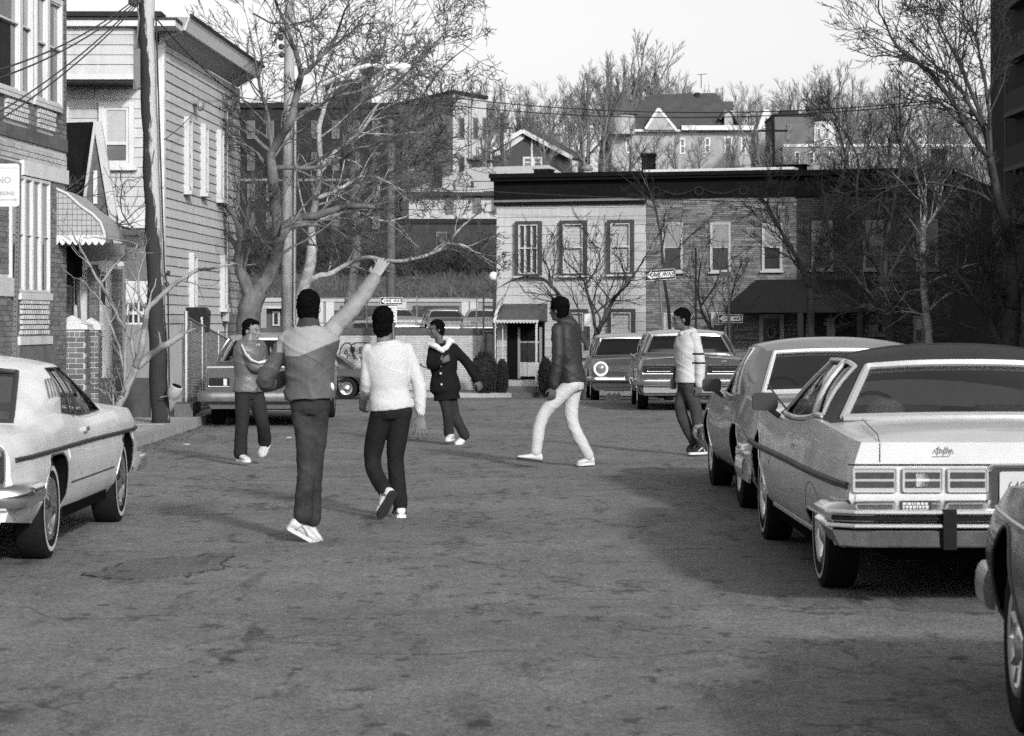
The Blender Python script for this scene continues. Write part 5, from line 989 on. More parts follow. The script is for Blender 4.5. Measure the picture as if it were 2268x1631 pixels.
tree('dark bare tree leaning towards the stone row house corner', [([c4(590, 1480), c4(580, 1100), c4(570, 980)], .11, .1, 0, 0), ([c4(570, 980), c4(480, 760), c4(360, 560), c4(250, 350), c4(180, 250)], .08, .014, 12, 1.5), ([c4(575, 1000), c4(640, 700), c4(700, 450), c4(850, 50), c3(820, 1100), c3(760, 950)], .07, .012, 13, 1.6), ([c4(570, 1000), c4(750, 780), c4(900, 650), c4(1000, 560)], .05, .012, 10, 1.4)], 66, PR, bark=BARKD, twig=TWIGD, seed=31)
tree('straight dark trunked bare tree in front of the dark brick house', [([c4(1230, 1480), c4(1215, 1380), c4(1190, 1200), c4(1170, 1000), c4(1150, 880)], .15, .11, 0, 0), ([c4(1160, 900), c4(1180, 600), c4(1240, 300), c4(1290, 0), c3(1290, 1000), c3(1280, 650)], .08, .015, 15, 1.8), ([c4(1160, 900), c4(1050, 700), c4(950, 300), c3(950, 1250), c3(820, 1000)], .06, .012, 13, 1.7), ([c4(1170, 1150), c4(1000, 980), c4(850, 800), c4(700, 720)], .05, .012, 10, 1.5), ([c4(1180, 1160), c4(960, 1140), c4(820, 1125)], .03, .01, 7, 1.), ([c4(1170, 950), c4(1300, 700), c4(1420, 500), c4(1500, 300)], .05, .012, 10, 1.5)], 63, PR, bark=BARKD, twig=TWIGD, seed=33)
tree('pale barked birch with white upper branches before the dark brick house', [([c4(1525, 1480), c4(1515, 1350), c4(1500, 1220), c4(1480, 1050), c4(1470, 800), c4(1467, 500)], .11, .075, 5, 1.0), ([c4(1467, 500), c4(1490, 350), c4(1440, 240), c4(1430, 120), c4(1400, 0)], .05, .014, 9, 1.2), ([c4(1475, 520), c4(1560, 400), c4(1600, 280), c4(1640, 120)], .045, .012, 9, 1.2), ([c4(1500, 1200), c4(1350, 1170), c4(1200, 1175)], .03, .01, 7, .9), ([c4(1500, 1220), c4(1560, 1120), c4(1680, 1030), c4(1780, 990)], .035, .01, 7, .9), ([c4(1480, 1000), c4(1420, 1000), c4(1340, 1020), c4(1280, 1100)], .025, .01, 6, .9), ([c4(1500, 940), c4(1700, 860), c4(1840, 800), c4(1950, 795)], .035, .01, 8, 1.)], 61, PR, bark=BARKL, twig=TWIG, seed=35)
tree('tall bare tree with several leaning stems at the right edge', [([c4(2165, 1560), c4(2155, 1420), c4(2150, 1300), c4(2170, 1150)], .24, .19, 0, 0), ([c4(2170, 1150), c4(2180, 1000), c4(2160, 700), c4(2110, 420), c4(2050, 200), c3(2000, 1250)], .16, .09, 6, 1.5), ([c3(2000, 1260), c3(1840, 1050), c3(1700, 800), c3(1500, 550), c3(1280, 390), c3(1180, 200), c3(1110, 70)], .08, .012, 16, 2.0), ([c3(2000, 1250), c3(1960, 1050), c3(1850, 850), c3(1760, 700), c3(1500, 460), c3(1300, 250)], .075, .012, 15, 1.9), ([c3(1960, 1000), c3(1800, 600), c3(1700, 400), c3(1600, 200), c3(1540, 100)], .05, .01, 13, 1.7), ([c3(2000, 1250), c3(1990, 900), c3(1950, 600), c3(1890, 280), c3(1930, 0)], .06, .012, 13, 1.7), ([c3(1890, 280), c3(1780, 120), c3(1650, -20)], .03, .01, 9, 1.5),
    ([c4(2100, 1480), c4(2060, 1390), c4(2000, 1250), c4(1860, 1030), c4(1700, 830), c4(1560, 740)], .12, .02, 12, 1.6), ([c4(2120, 1250), c4(2040, 980), c4(1930, 800), c4(1880, 640), c4(1760, 560)], .07, .014, 11, 1.6), ([c4(2180, 1000), c4(2260, 800), c4(2330, 600)], .08, .02, 9, 1.6), ([c4(2110, 430), c4(1960, 260), c4(1740, 190), c4(1480, 150), c4(1050, 210)], .05, .01, 12, 1.4)], 58, PR, bark=BARKD, twig=TWIGD, seed=37)
# pruned sapling at the kerb in front of the brick house
c2 = lambda x, y: (x * .2783, 363 + y * .2783)
SAPB = mat('pale_sapling_bark', .22, .85, .25, 9, .3, 30)
tree('pruned pale stemmed sapling at the kerb leaning across the utility pole', [([(235, 970), (246, 930), (262, 900), (280, 860), (300, 815)], .055, .05, 0, 0), ([(300, 815), (314, 770), (320, 730), c2(1170, 1180), c2(1310, 1020), c2(1500, 890), c2(1600, 840), c2(1740, 822), c2(1880, 790)], .048, .012, 4, .5), ([(296, 820), (334, 786), (370, 762), (404, 740)], .05, .04, 3, .3), ([(300, 815), c2(1040, 1400), c2(920, 1180), c2(800, 960), c2(700, 780), c2(620, 640), c2(570, 520)], .03, .007, 6, .7), ([(285, 850), c2(960, 1500), c2(900, 1330), c2(800, 1090), c2(650, 920)], .022, .006, 4, .5), ([c2(1170, 1180), c2(1100, 1020), c2(1110, 860), c2(1160, 700)], .022, .006, 5, .5), ([(275, 870), c2(1010, 1290), c2(1080, 1100)], .02, .006, 4, .5), ([(255, 915), (250, 880), (252, 850)], .018, .006, 5, .4), ([(258, 908), (275, 880), (277, 855)], .018, .006, 5, .4), ([(256, 905), (240, 870), (235, 850)], .018, .006, 5, .4), ([c2(800, 950), c2(960, 760), c2(1090, 650), c2(940, 600), c2(700, 590)], .018, .006, 4, .4)], 31.5, dict(wob=.15, up=.08, split=2, rmin=.0035, nc=(3, 3), max=2, ang=(20, 50), ratio=.5), bark=SAPB, twig=TWIG, seed=41, name='sapling')
tree('thin drooping branches of a bare tree hanging before the gabled house', [([(168, 800), (175, 700), (165, 560), (150, 480)], .03, .02, 0, 0), ([(150, 480), (160, 440), (210, 460), (262, 500), (300, 512), (330, 540)], .03, .01, 8, .5), ([(300, 510), (270, 470), (270, 420), (278, 400)], .012, .005, 8, .45), ([(150, 480), (130, 440), (160, 410)], .012, .004, 7, .4), ([(262, 500), (310, 460), (330, 430)], .01, .004, 6, .4)], 36.3, dict(wob=.15, up=.05, split=1, rmin=.004, nc=(4, 3), max=2, ang=(20, 60), ratio=.5), bark=BARK, seed=43, name='sapling')

# hillside trees: five of them built, the others copies
PH = [dict(wob=.09, up=.1, split=2, rmin=.015, nc=(11, 7, 6), max=3, ang=(18, 42), ratio=.5, t0=.2), dict(wob=.1, up=.06, split=2, rmin=.015, nc=(10, 7, 6), max=3, ang=(25, 55), ratio=.5, t0=.25), dict(wob=.07, up=.16, split=2, rmin=.015, nc=(12, 6, 5), max=3, ang=(15, 32), ratio=.42, t0=.15), dict(wob=.12, up=.05, split=2, rmin=.015, nc=(9, 8, 6), max=3, ang=(28, 60), ratio=.55, t0=.3), dict(wob=.1, up=.12, split=2, rmin=.015, nc=(11, 8, 6), max=3, ang=(20, 45), ratio=.48, t0=.3)]
protos = []
for i, P in enumerate(PH):
    rg = random.Random(50 + i); bl, bt = MB(), MB(); grow(bl, bt, Vector((0, 0, -.3)), Vector((.04, 0, 1)), 8.2, .22, 0, P, rg)
    h = max(v[2] for v in bt.v); protos.append((bl.mesh('trunk', FAR, 180), bt.mesh('crown', FAR, 180), h))
def htree(px, ptop, Y, k, label, group, sx=1., rz=0., base=None):
    x = PX(px, Y); g = hz(x, Y) if base is None else base; H = PZ(ptop, Y) - g; s = H / protos[k][2]; e = empty('bare_tree', (x, Y, g), rz, label, 'tree', group); e.scale = (s * sx, s * sx, s)
    for me, nm in ((protos[k][0], 'trunk'), (protos[k][1], 'crown')): o = bpy.data.objects.new(nm, me); link(o, e)
    tag(e.children[1], kind='stuff') if len(e.children) > 1 else None
    return e
rg = random.Random(77); G1 = 'bare trees on the wooded hilltop'; L1 = 'bare grey tree among many on the wooded hilltop skyline'
for i in range(66):
    px = 1020 + i * 18 + rg.uniform(-12, 12); top = interp([(1020, 205), (1060, 170), (1150, 172), (1230, 165), (1290, 130), (1380, 120), (1480, 135), (1540, 180), (1640, 165), (1720, 200), (1780, 150), (1850, 140), (1920, 160), (2000, 165), (2200, 190)], px) + rg.uniform(-6, 26)
    htree(px, top, rg.uniform(315, 350), rg.randrange(5), L1, G1, rg.uniform(.8, 1.15), rg.uniform(0, 6))
htree(1392, 58, 318, 4, 'tallest bare tree with wide airy crown rising above the mansion turret', None, 1.25); htree(1445, 82, 322, 0, 'tall slim bare tree right behind the tallest hilltop tree', None, 1.2, 2.); htree(1330, 110, 316, 0, 'tall bare tree left of the tallest hilltop tree', None, 1.1, 1.)
htree(1845, 130, 300, 0, 'wide bare hilltop tree above the white house', None, 1.3, 1.2); htree(1795, 135, 306, 3, 'bare hilltop tree above the hillside brick house chimney', None, 1.1, 4.); htree(1985, 150, 296, 2, 'upright bare tree behind the leaning stems at right', None, 1.2, .5)
G2 = 'bare trees between the hillside houses'
for i, (px, top, Y, k, sx, l) in enumerate([(1075, 245, 210, 0, 1, 'bare tree right beside the fire escape of the pale apartment house'), (1120, 230, 246, 4, 1, 'bare tree by the distant pole with three crossarms'), (1215, 250, 240, 1, 1, 'bare tree in front of the right slope of the dark gabled roof'), (1265, 200, 280, 0, 1, 'tall bare tree rising behind the eave of the dark gabled house'), (1300, 215, 250, 3, 1, 'bare tree between the dark gabled house and the mansion'), (1335, 190, 270, 4, 1.1, 'tall bare tree just left of the mansion turret'), (1400, 250, 230, 1, 1.2, 'bushy bare tree in front of the mansion turret'), (1440, 270, 220, 3, 1.1, 'bare tree before the white triangular gable of the mansion'), (1500, 275, 230, 1, 1, 'bare tree before the middle of the mansion wall'), (1555, 270, 235, 3, 1.1, 'bare tree before the right half of the mansion'), (1625, 255, 200, 0, 1, 'bare tree in front of the mansion dormer'), (1690, 235, 205, 4, 1, 'bare tree in front of the white peaked house end'), (1750, 260, 215, 1, 1.1, 'bare tree in front of the hillside brick house'), (1800, 250, 190, 3, 1, 'bare tree between the hillside brick house and the white house'), (1870, 225, 210, 0, 1, 'tall bare tree right of the white house with narrow windows'), (1930, 240, 200, 4, 1.1, 'bare tree before the middle of the long grey house'), (1990, 215, 180, 1, 1.2, 'tall bare tree above the long grey house near the row house chimney'), (2050, 230, 190, 3, 1.2, 'bare tree directly above the chimney of the dark brick row house'), (2110, 225, 170, 0, 1.2, 'tall bare tree above the far corner of the dark brick row house'), (2160, 240, 180, 1, 1.3, 'bare tree close against the apartment tower'), (2140, 330, 120, 3, 1.3, 'bare tree standing behind the dark garden wall'), (2180, 380, 110, 1, 1.2, 'low bare tree at the foot of the apartment tower'), (1240, 330, 180, 3, 1.3, 'bushy bare tree beside the light sloping roof'), (1330, 320, 170, 1, 1.2, 'low bare tree peeping over the pale row house roof'), (1380, 325, 165, 3, 1.3, 'low bare tree just left of the black chimney stack'), (1850, 320, 150, 1, 1.2, 'low bare tree over the left part of the dark brick row house roof'), (1920, 300, 140, 3, 1.2, 'bare tree over the middle of the dark brick row house roof'), (1000, 590, 128, 4, .8, 'small bare sapling on the grassy bank above the block wall')]): htree(px, top, Y, k, l, G2, sx, i * 1.3)
# dark thicket under the houses
b = MB(); rg = random.Random(15)
for i in range(2600):
    x = rg.uniform(-18.5, .5); y = rg.uniform(146, 149.5); h = rg.uniform(1.2, 3.3) * (1.15 if x < -7 else .8); z = hz(x, y); h *= max(.15, .75 + .9 * noise.noise(Vector((x * .5, y * .4, 2)))); a = Vector((rg.gauss(0, .65) * h, rg.gauss(0, .5) * h, h)); p = Vector((x, y, z - .1)); m_ = p + a * .55 + Vector((rg.gauss(0, .3), 0, rg.gauss(0, .15))); b.tube([p, m_, p + a], [.03, .022, .01], 3, caps=False); b.tube([m_, m_ + Vector((rg.gauss(0, .6), rg.gauss(0, .3), rg.uniform(0, .6)))], [.018, .008], 3, caps=False)
tag(b.build('thicket', mat('thicket_stem', .045, .9, .4, .5)), 'dark leafless thicket along the top of the grassy bank', 'thicket', kind='stuff')
# scrub on the slope: nobody could count it
b = MB(); rg = random.Random(5)
for i in range(5200):
    if i < 2600: x, y = rg.uniform(-16, 1), rg.uniform(127.5, 150)
    elif i < 4400: y = rg.uniform(150, 240); x = rg.uniform(.02, .2) * y
    else: y = rg.uniform(83, 126); x = rg.uniform(16, 26)
    h = rg.uniform(.2, .8) if i < 2600 else rg.uniform(.8, 3.5); z = hz(x, y); w = .02 if i < 2600 else .03; 
    if i < 2600:
        if noise.noise(Vector((x * .35, y * .25, 9))) < -.05: continue
        h *= .7
    a = Vector((rg.gauss(0, .6) * h, rg.gauss(0, .4) * h, h)); p = Vector((x, y, z - .05)); b.tube([p, p + a * .6 + Vector((rg.gauss(0, .15) * h, 0, 0)), p + a], [w, w * .7, w * .3], 3, caps=False)
tag(b.build('scrub', mat('scrub_stem', .1, .9, .3, .6)), 'tangle of dry scrub stems and weeds on the slope', 'scrub', kind='stuff')
b = MB()
for i in range(9000):
    x, y = rg.uniform(-17, .5), rg.uniform(126.8, 150); z = hz(x, y); h = rg.uniform(.06, .2) * (1 + noise.noise(Vector((x * .6, y * .3, 4)))); p = Vector((x, y, z)); d = Vector((rg.gauss(0, .16), -.08, h)); b.add([p, p + Vector((.06, 0, 0)), p + d], [(0, 1, 2)])
tag(b.build('dry_grass', GRASSM), 'dry winter grass on the bank above the retaining wall', 'grass', kind='stuff')
# ================================================================== cars
def rrect(w, h, r, n=3):
    o = []
    for cx, cz, a in ((w/2 - r, h/2 - r, 0), (-w/2 + r, h/2 - r, 90), (-w/2 + r, -h/2 + r, 180), (w/2 - r, -h/2 + r, 270)):
        for k in range(n + 1): t = R(a + 90 * k / n); o.append((cx + r * math.cos(t), cz + r * math.sin(t)))
    return o
class Car:
    """local frame: x right, y forward (0 at the rear end, L at the nose), z up"""
    def __init__(s, name, label, P, loc, rz=0., group='cars parked along the street'):
        s.P = P; s.root = empty(name, loc, rz, label, 'car', group)
    def hw(s, y): return curve(s.P['plan'], y)
    def zs(s, y): return curve(s.P['shoulder'], y)
    def zc(s, y): return curve(s.P['deck'], y)
    def sx(s, y, z):                                   # half width of the body side at (y, z)
        P = s.P; z0 = P['sill']; t = (z - z0) / (s.zs(y) - z0); return s.hw(y) * curve(P['sec'], min(1, max(0, t)))
    def zb(s, y):
        z = curve(s.P['bottom'], y) if 'bottom' in s.P else s.P['sill']
        for w, ra, cut in s.P['arches']:
            d = abs(y - w)
            if d < ra: z = max(z, min(s.P['R'] * .98 + math.sqrt(ra * ra - d * d) * s.P.get('archk', 1.), cut))
        return z
    def body(s, paint, deckpaint=None):
        P = s.P; L = P['L']; ys = [L * i / 56 for i in range(57)] + [.015, .05, L - .015, L - .05]
        for w, ra, cut in P['arches']:
            ys += [w - ra - .002, w + ra + .002] + [w + ra * math.sin(PI / 2 * k / 9) for k in range(-9, 10)]
        ys = sorted(set(round(y, 4) for y in ys if 0 <= y <= L)); NS, ND = 12, 6; rows = []; b = MB()
        for y in ys:
            zb, zs, zc, hw = s.zb(y), s.zs(y), s.zc(y), s.hw(y); row = []
            inn = any(abs(y - w) < ra for w, ra, c in P['arches']); row.append((s.sx(y, zb) - (.3 if inn else .05), y, zb))
            for i in range(NS + 1): z = zb + (zs - zb) * (i / NS); row.append((s.sx(y, z), y, z))
            xs = s.sx(y, zs); r = P.get('round', .05)
            for i in range(1, ND + 1):
                u = i / ND; u = u ** 1.6; row.append((xs * (1 - u), y, zs + (zc - zs) * (1 - (1 - u) ** P.get('crown', 3))))
            rows.append(row)
        c0, c1 = P['cabin']
        nr = NS + 1 + 2
        for sg in (1, -1):
            for k in range(len(ys) - 1):
                a, c = rows[k], rows[k + 1]; full = not (ys[k] >= c0 - .01 and ys[k + 1] <= c1 + .01); m = len(a) if full else nr + 1
                vs = [(sg * p[0], p[1], p[2]) for p in a[:m]] + [(sg * p[0], p[1], p[2]) for p in c[:m]]
                fs = [(i, i + m, i + m + 1, i + 1) for i in range(m - 1)]
                if sg > 0: fs = [f[::-1] for f in fs]
                b.add(vs, fs[:1], 1); b.add(vs, fs[1:], 0)
            for row, rev in ((rows[0], sg > 0), (rows[-1], sg < 0)):
                pts = [(sg * p[0], p[1], p[2]) for p in row[1:]]; ctr = [(0, p[1], p[2]) for p in pts]; n = len(pts); fs = [(i, i + 1, n + i + 1, n + i) for i in range(n - 1)]
                b.add(pts + ctr, [f[::-1] if rev else f for f in fs], 0)
        s.bodyo = b.build('body', [paint, BLACK], s.root, smooth=P.get('smooth', 32), weld=True)
        b = MB(); z = P['sill'] + .06; hw = s.hw(L / 2) - .08; b.box(-hw + .25, hw - .25, .4, L - .4, .24, z + .1); b.box(-hw, hw, 1.75, L - 1.6, .22, z + .1); b.build('underbody', BLACK, s.root)
        # dark liners above the wheels, cabin tub
        b = MB()
        for w, ra, cut in P['arches']: b.box(-s.hw(w) + .3, s.hw(w) - .3, w - ra, w + ra, P['sill'], min(cut, P['R'] + ra) + .03)
        b.build('wheel_housing', BLACK, s.root)
        zz0 = s.zs((c0 + c1) / 2); hx = s.hw((c0 + c1) / 2) - .1
        b = MB(); b.box(-hx, hx, c0, c1, .35, .4); b.box(-hx, hx, c0 - .02, c0, .4, s.zs(c0) - .02); b.box(-hx, hx, c1, c1 + .02, .4, s.zs(c1) - .02); b.box(-hx, -hx + .02, c0, c1, .4, zz0 - .03); b.box(hx - .02, hx, c0, c1, .4, zz0 - .03); b.build('cabin', INTER, s.root)
        fw = P['fw'] if 'fw' in P else c1
        b = MB(); b.box(-hx + .04, hx - .04, c1 - .38, c1 - .02, .55, s.zs(c1) - .02); b.build('dashboard', INTER, s.root)
        for x in (-.38, .38): b = MB(); yy = c1 - 1.35; b.prism([(x - .26, yy, .45), (x + .26, yy, .45), (x + .26, yy - .1, zz0 + .12), (x - .26, yy - .1, zz0 + .12)], (0, -.14, 0)); b.build('front_seat', SEATM, s.root)
        b = MB(); b.prism([(-.62, c0 + .72, .45), (.62, c0 + .72, .45), (.6, c0 + .5, zz0 + .06), (-.6, c0 + .5, zz0 + .06)], (0, -.16, 0)); b.build('rear_seat', SEATM, s.root)
        b = MB(); b.box(-hx + .03, hx - .03, c0, c0 + .42, zz0 - .06, zz0 - .02); b.build('parcel_shelf', INTER, s.root)
        b = MB(); b.tube([(-.38 + .19 * math.cos(a * PI / 9), c1 - .52 - .05 * math.sin(a * PI / 9), zz0 + .0 + .17 * math.sin(a * PI / 9)) for a in range(19)], .014, 5); b.build('steering_wheel', DARKM, s.root)
    def greenhouse(s, roofm, pillm, G):
        """G: rb, fb rear and front glass base y; rt, ft roof ends y; zr roof-rail z; xr roof half width; crown; bays: (s0b, s0t, s1b, s1t) side glass spans"""
        P = s.P; rb, fb, rt, ft, zr, xr = G['rb'], G['fb'], G['rt'], G['ft'], G['zr'], G['xr']; cr = G.get('crown', .06)
        def base(u): y = rb + (fb - rb) * u; return Vector((s.sx(y, s.zs(y)) - .035, y, s.zs(y) + .004))
        def rail(u): y = rt + (ft - rt) * u; return Vector((xr - .05 * abs(2 * u - 1) ** 3, y, zr - .05 * abs(2 * u - 1) ** 4 * (1 if u > .5 else G.get('rdrop', 1))))
        def P_(u, ut, v): p = base(u).lerp(rail(ut), v); p.x += .045 * math.sin(PI * v) * G.get('bulge', 1) * min(1, 5 * u, 5 * (1 - u)); return p
        s.P_ = P_
        b = MB(); rows = []
        for i in range(13):
            u = i / 12; p = rail(u); rows.append([Vector((p.x * w, p.y + G.get('rbow', .07) * (1 - w * w) * (1 if u > .5 else -1) * abs(2 * u - 1), p.z + cr * (1 - abs(w) ** 2.4) * math.sin(PI * (.15 + .7 * u)) + .0)) for w in [-1 + k / 7 for k in range(15)]])
        b.grid(rows, flip=False); rl = [[p - Vector((0, 0, .035)) for p in r] for r in rows]; b.grid(rl, flip=True); s.roofrows = rows
        s.roof = b.build('roof', roofm, s.root, smooth=50)
        # side: cells between bays are pillars
        bays = G['bays']; cuts = [(0, 0)] + [c for a in bays for c in ((a[0], a[1]), (a[2], a[3]))] + [(1, 1)]; v0, v1 = G.get('v0', .05), G.get('v1', .93)
        for sg in (1, -1):
            bp = MB(); M = Matrix.Diagonal((sg, 1, 1, 1))
            def strip(b, a, c, va, vb, off=0., nv=6, nu=3):
                g = []
                for j in range(nv + 1):
                    v = va + (vb - va) * j / nv; g.append([M @ (P_(a[0] + (c[0] - a[0]) * i / nu, a[1] + (c[1] - a[1]) * i / nu, v) + Vector((off, 0, 0))) for i in range(nu + 1)])
                b.grid(g, flip=sg < 0)
            for k in range(len(cuts) - 1):
                a, c = cuts[k], cuts[k + 1]; isg = k % 2 == 1
                if not isg: strip(bp, a, c, 0, 1); strip(bp, a, c, 0, 1, -.03)
                else:
                    strip(bp, a, c, 0, v0, nv=1); strip(bp, a, c, v1, 1, nv=1)
                    gb = MB(); strip(gb, a, c, v0, v1, -.02); gb.build('side_window', GLASS, s.root, smooth=60)
                    loop = []
                    for (e0, e1) in (((a, v0), (c, v0)), ((c, v0), (c, v1)), ((c, v1), (a, v1)), ((a, v1), (a, v0))):
                        for q in range(6): w = q / 6; loop.append(M @ (P_(e0[0][0] + (e1[0][0] - e0[0][0]) * w, e0[0][1] + (e1[0][1] - e0[0][1]) * w, e0[1] + (e1[1] - e0[1]) * w) + Vector((.003, 0, 0))))
                    loop.append(loop[0]); tb = MB(); tb.tube(loop, G.get('trim', .012), 5); tb.build('window_trim', G.get('trimm', CHROME), s.root)
            bp.build('pillar', pillm, s.root, smooth=50)
        # windscreen and rear window
        for nm, yb, ur, sgn in (('windshield', fb, 1, 1), ('rear_window', rb, 0, -1)):
            bo = base(ur); tp = rail(ur); bow = G.get('bow', .12) * sgn
            def Q(w, v): p = Vector((bo.x * w, bo.y + bow * (1 - w * w), bo.z + .02 * (1 - w * w))).lerp(Vector((tp.x * w, tp.y + G.get('rbow', .07) * (1 - w * w) * sgn, tp.z + cr * (1 - abs(w) ** 2.4) * .454)), v); return p
            if nm == 'rear_window': s.Qr = Q
            else: s.Qf = Q
            wm, va, vb = G.get('wm', .9), .06, .93
            fr = MB(); W_ = [-1, -wm] + [-wm + 2 * wm * i / 10 for i in range(1, 10)] + [wm, 1]; V_ = [0, va, .3, .5, .7, vb, 1]
            for j in range(6):
                for i in range(12):
                    if 1 <= i <= 10 and 1 <= j <= 4: continue
                    q4 = [Q(W_[i], V_[j]), Q(W_[i + 1], V_[j]), Q(W_[i + 1], V_[j + 1]), Q(W_[i], V_[j + 1])]; fr.add(q4, [(0, 1, 2, 3) if sgn < 0 else (3, 2, 1, 0)])
            fr.build('window_surround', G.get('surr', pillm), s.root, smooth=50, weld=True)
            gb = MB(); gb.grid([[Q(-wm + 2 * wm * i / 10, va + (vb - va) * j / 5) - Vector((0, .012 * sgn, 0)) for i in range(11)] for j in range(6)], flip=sgn > 0); gb.build(nm, GLASS, s.root, smooth=60)
            loop = [Q(-wm + 2 * wm * i / 12, va) for i in range(12)] + [Q(wm, va + (vb - va) * i / 6) for i in range(6)] + [Q(wm - 2 * wm * i / 12, vb) for i in range(12)] + [Q(-wm, vb - (vb - va) * i / 6) for i in range(7)]
            tb = MB(); tb.tube([p + Vector((0, .006 * sgn, .004)) for p in loop], G.get('wtrim', .02), 5); tb.build('window_trim', G.get('trimm', CHROME), s.root)
    def wheels(s, white=.0, cap=CHROME, tw=.2, style=0):
        P = s.P; Rr = P['R']; rr = P.get('rim', Rr * .56)
        tb = MB(); tb.lathe([(rr, -tw*.42), (rr + .03, -tw*.48), (Rr - .045, -tw/2), (Rr - .012, -tw*.43), (Rr, -tw*.3), (Rr, tw*.3), (Rr - .012, tw*.43), (Rr - .045, tw/2), (rr + .03, tw*.48), (rr, tw*.42)], (0, 0, 0), (1, 0, 0), 36); ty_ = tb.mesh('tyre', RUBBER, 35)
        wb = MB(); wb.lathe([(Rr - .085, tw*.501), (Rr - .085 + white, tw*.503)], (0, 0, 0), (1, 0, 0), 36); wl = wb.mesh('whitewall', WHITE, 60)
        rb = MB(); rb.lathe([(rr + .012, tw*.44), (rr, tw*.49), (rr - .03, tw*.46), (rr - .045, tw*.36), (rr * .62, tw*.3), (rr * .5, tw*.38), (rr * .3, tw*.47), (0, tw*.5)], (0, 0, 0), (1, 0, 0), 30)
        for k in range(10 if style else 0):
            a = 2 * PI * k / 10; rb.tube([(tw*.36, rr*.52*math.cos(a), rr*.52*math.sin(a)), (tw*.4, rr*.84*math.cos(a), rr*.84*math.sin(a))], .016, 4)
        rm = rb.mesh('hubcap', cap, 40)
        for w, ra, cut in P['arches']:
            for sg in (1, -1):
                e = bpy.data.objects.new('wheel', ty_); link(e, s.root); e.location = (sg * (s.hw(w) - tw * .5 - P.get('inset', .05)), w, Rr - .012); e.scale = (sg, 1, 1)
                c = bpy.data.objects.new('hubcap', rm); link(c, e)
                if white: c = bpy.data.objects.new('whitewall', wl); link(c, e)
    def mould(s, name, pts, r, m, sides=(1, -1), sq=.5, off=.0):
        for sg in sides:
            b = MB(); b.tube([(sg * (s.sx(y, z) + off), y, z) for y, z in pts], r, 6); b.build(name, m, s.root)
    def sidebox(s, name, y0, y1, z, h, d, m, sides=(1, -1)):
        for sg in sides:
            b = MB(); x0, x1 = s.sx(y0, z), s.sx(y1, z); b.prism([(sg * x0, y0, z - h/2), (sg * x1, y1, z - h/2), (sg * x1, y1, z + h/2), (sg * x0, y0, z + h/2)], (sg * d, 0, 0)); b.build(name, m, s.root)
    def seam(s, pts, sides=(1, -1), r=.0035): s.mould('panel_gap', pts, r, SEAM, sides, off=-.0005)
    def archtrim(s, m=None, r=.012):
        for w, ra, cut in s.P['arches']:
            pts = []
            for k in range(-10, 11):
                y = w + ra * math.sin(PI / 2 * k / 10); pts.append((y, s.zb(y)))
            s.mould('arch_trim', pts, r, m or CHROME)
    def bumper(s, rear, z0, z1, depth, m=CHROME, wrap=.5, over=.03, prof=None, y=None, name='bumper'):
        P = s.P; L = P['L']; sg = -1 if rear else 1; ye = (0 if rear else L) if y is None else y; hw = s.hw(.25 if rear else L - .25) + over; b = MB(); path = []
        for i in range(-12, 13):
            u = i / 12; x = hw * (1 - (1 - min(1, abs(u) / .82)) ) if False else hw * max(-1, min(1, u * 1.22)); k = max(0, (abs(u) - .8) / .2); path.append((x, ye + sg * depth * (1 - .35 * abs(u) ** 3) - sg * (wrap + depth * .6) * k ** 1.3))
        prof = prof or [(-.012, z0), (.035, z0 + (z1 - z0) * .12), (.055, z0 + (z1 - z0) * .4), (.05, z0 + (z1 - z0) * .75), (.02, z1 - .01), (-.03, z1)]
        rows = []
        for i, (x, y_) in enumerate(path):
            a, c = path[max(0, i - 1)], path[min(24, i + 1)]; t = Vector((c[0] - a[0], c[1] - a[1], 0)); n = Vector((t.y, -t.x, 0)).normalized() * (1 if rear else -1)
            rows.append([Vector((x, y_, z)) + n * o for o, z in prof])
        b.grid(rows, flip=rear); b.add(rows[0], [tuple(range(len(prof)))]); b.add(rows[-1], [tuple(range(len(prof)))[::-1]]); s.brows = rows
        return b.build(name, m, s.root, smooth=40)
    def panel(s, name, rear, x, z, w, h, m, d=.02, r=None, at=None, off=0., parent=None):
        y0 = (0 if rear else s.P['L']) if at is None else at; sg = -1 if rear else 1; y0 += sg * off
        o = rrect(w, h, r if r is not None else min(w, h) * .2); b = MB(); b.prism([(x + a, y0, z + c) for a, c in o], (0, sg * d, 0)); return b.build(name, m, parent or s.root)
    def ring(s, name, rear, x, z, w, h, m, t=.012, r=None, at=None, off=0.):
        y0 = ((0 if rear else s.P['L']) if at is None else at) + (-off if rear else off); o = rrect(w, h, r if r is not None else min(w, h) * .2); o.append(o[0]); b = MB(); b.tube([(x + a, y0, z + c) for a, c in o], t, 5); return b.build(name, m, s.root)
    def mirror(s, y, side, m, z=None, size=(.17, .12)):
        z = z or s.zs(y) + .1; x = side * (s.sx(y, s.zs(y)) + .1); b = MB(); o = rrect(size[0], size[1], .03); b.prism([(x + a, y, z + c) for a, c in o], (0, .05, 0)); mo = b.build('wing_mirror', m, s.root); b = MB(); b.tube([(x - side * .1, y + .02, z - .1), (x - side * .02, y + .02, z - .04)], .018, 6); b.build('mirror_arm', m, mo)
def paint(name, v, rough=.28, var=.06, dirt=.12): return mat(name, v, rough, var, 1.5, 0, coat=.35, spec=.5, var2=dirt, scale2=3)
SEAM = mat('panel_gap', .02, .8, 0); LAMP = mat('tail_lamp', .018, .5, .15, 20, spec=.04); LAMPC = mat('clear_lamp', .5, .15, .1, 40); PLATE = mat('number_plate', .4, .5, .1); PTXT = mat('plate_print', .05, .6, 0)
SEC = [(0, .90), (.12, .955), (.35, 1.0), (.6, .995), (.8, .965), (1, .925)]

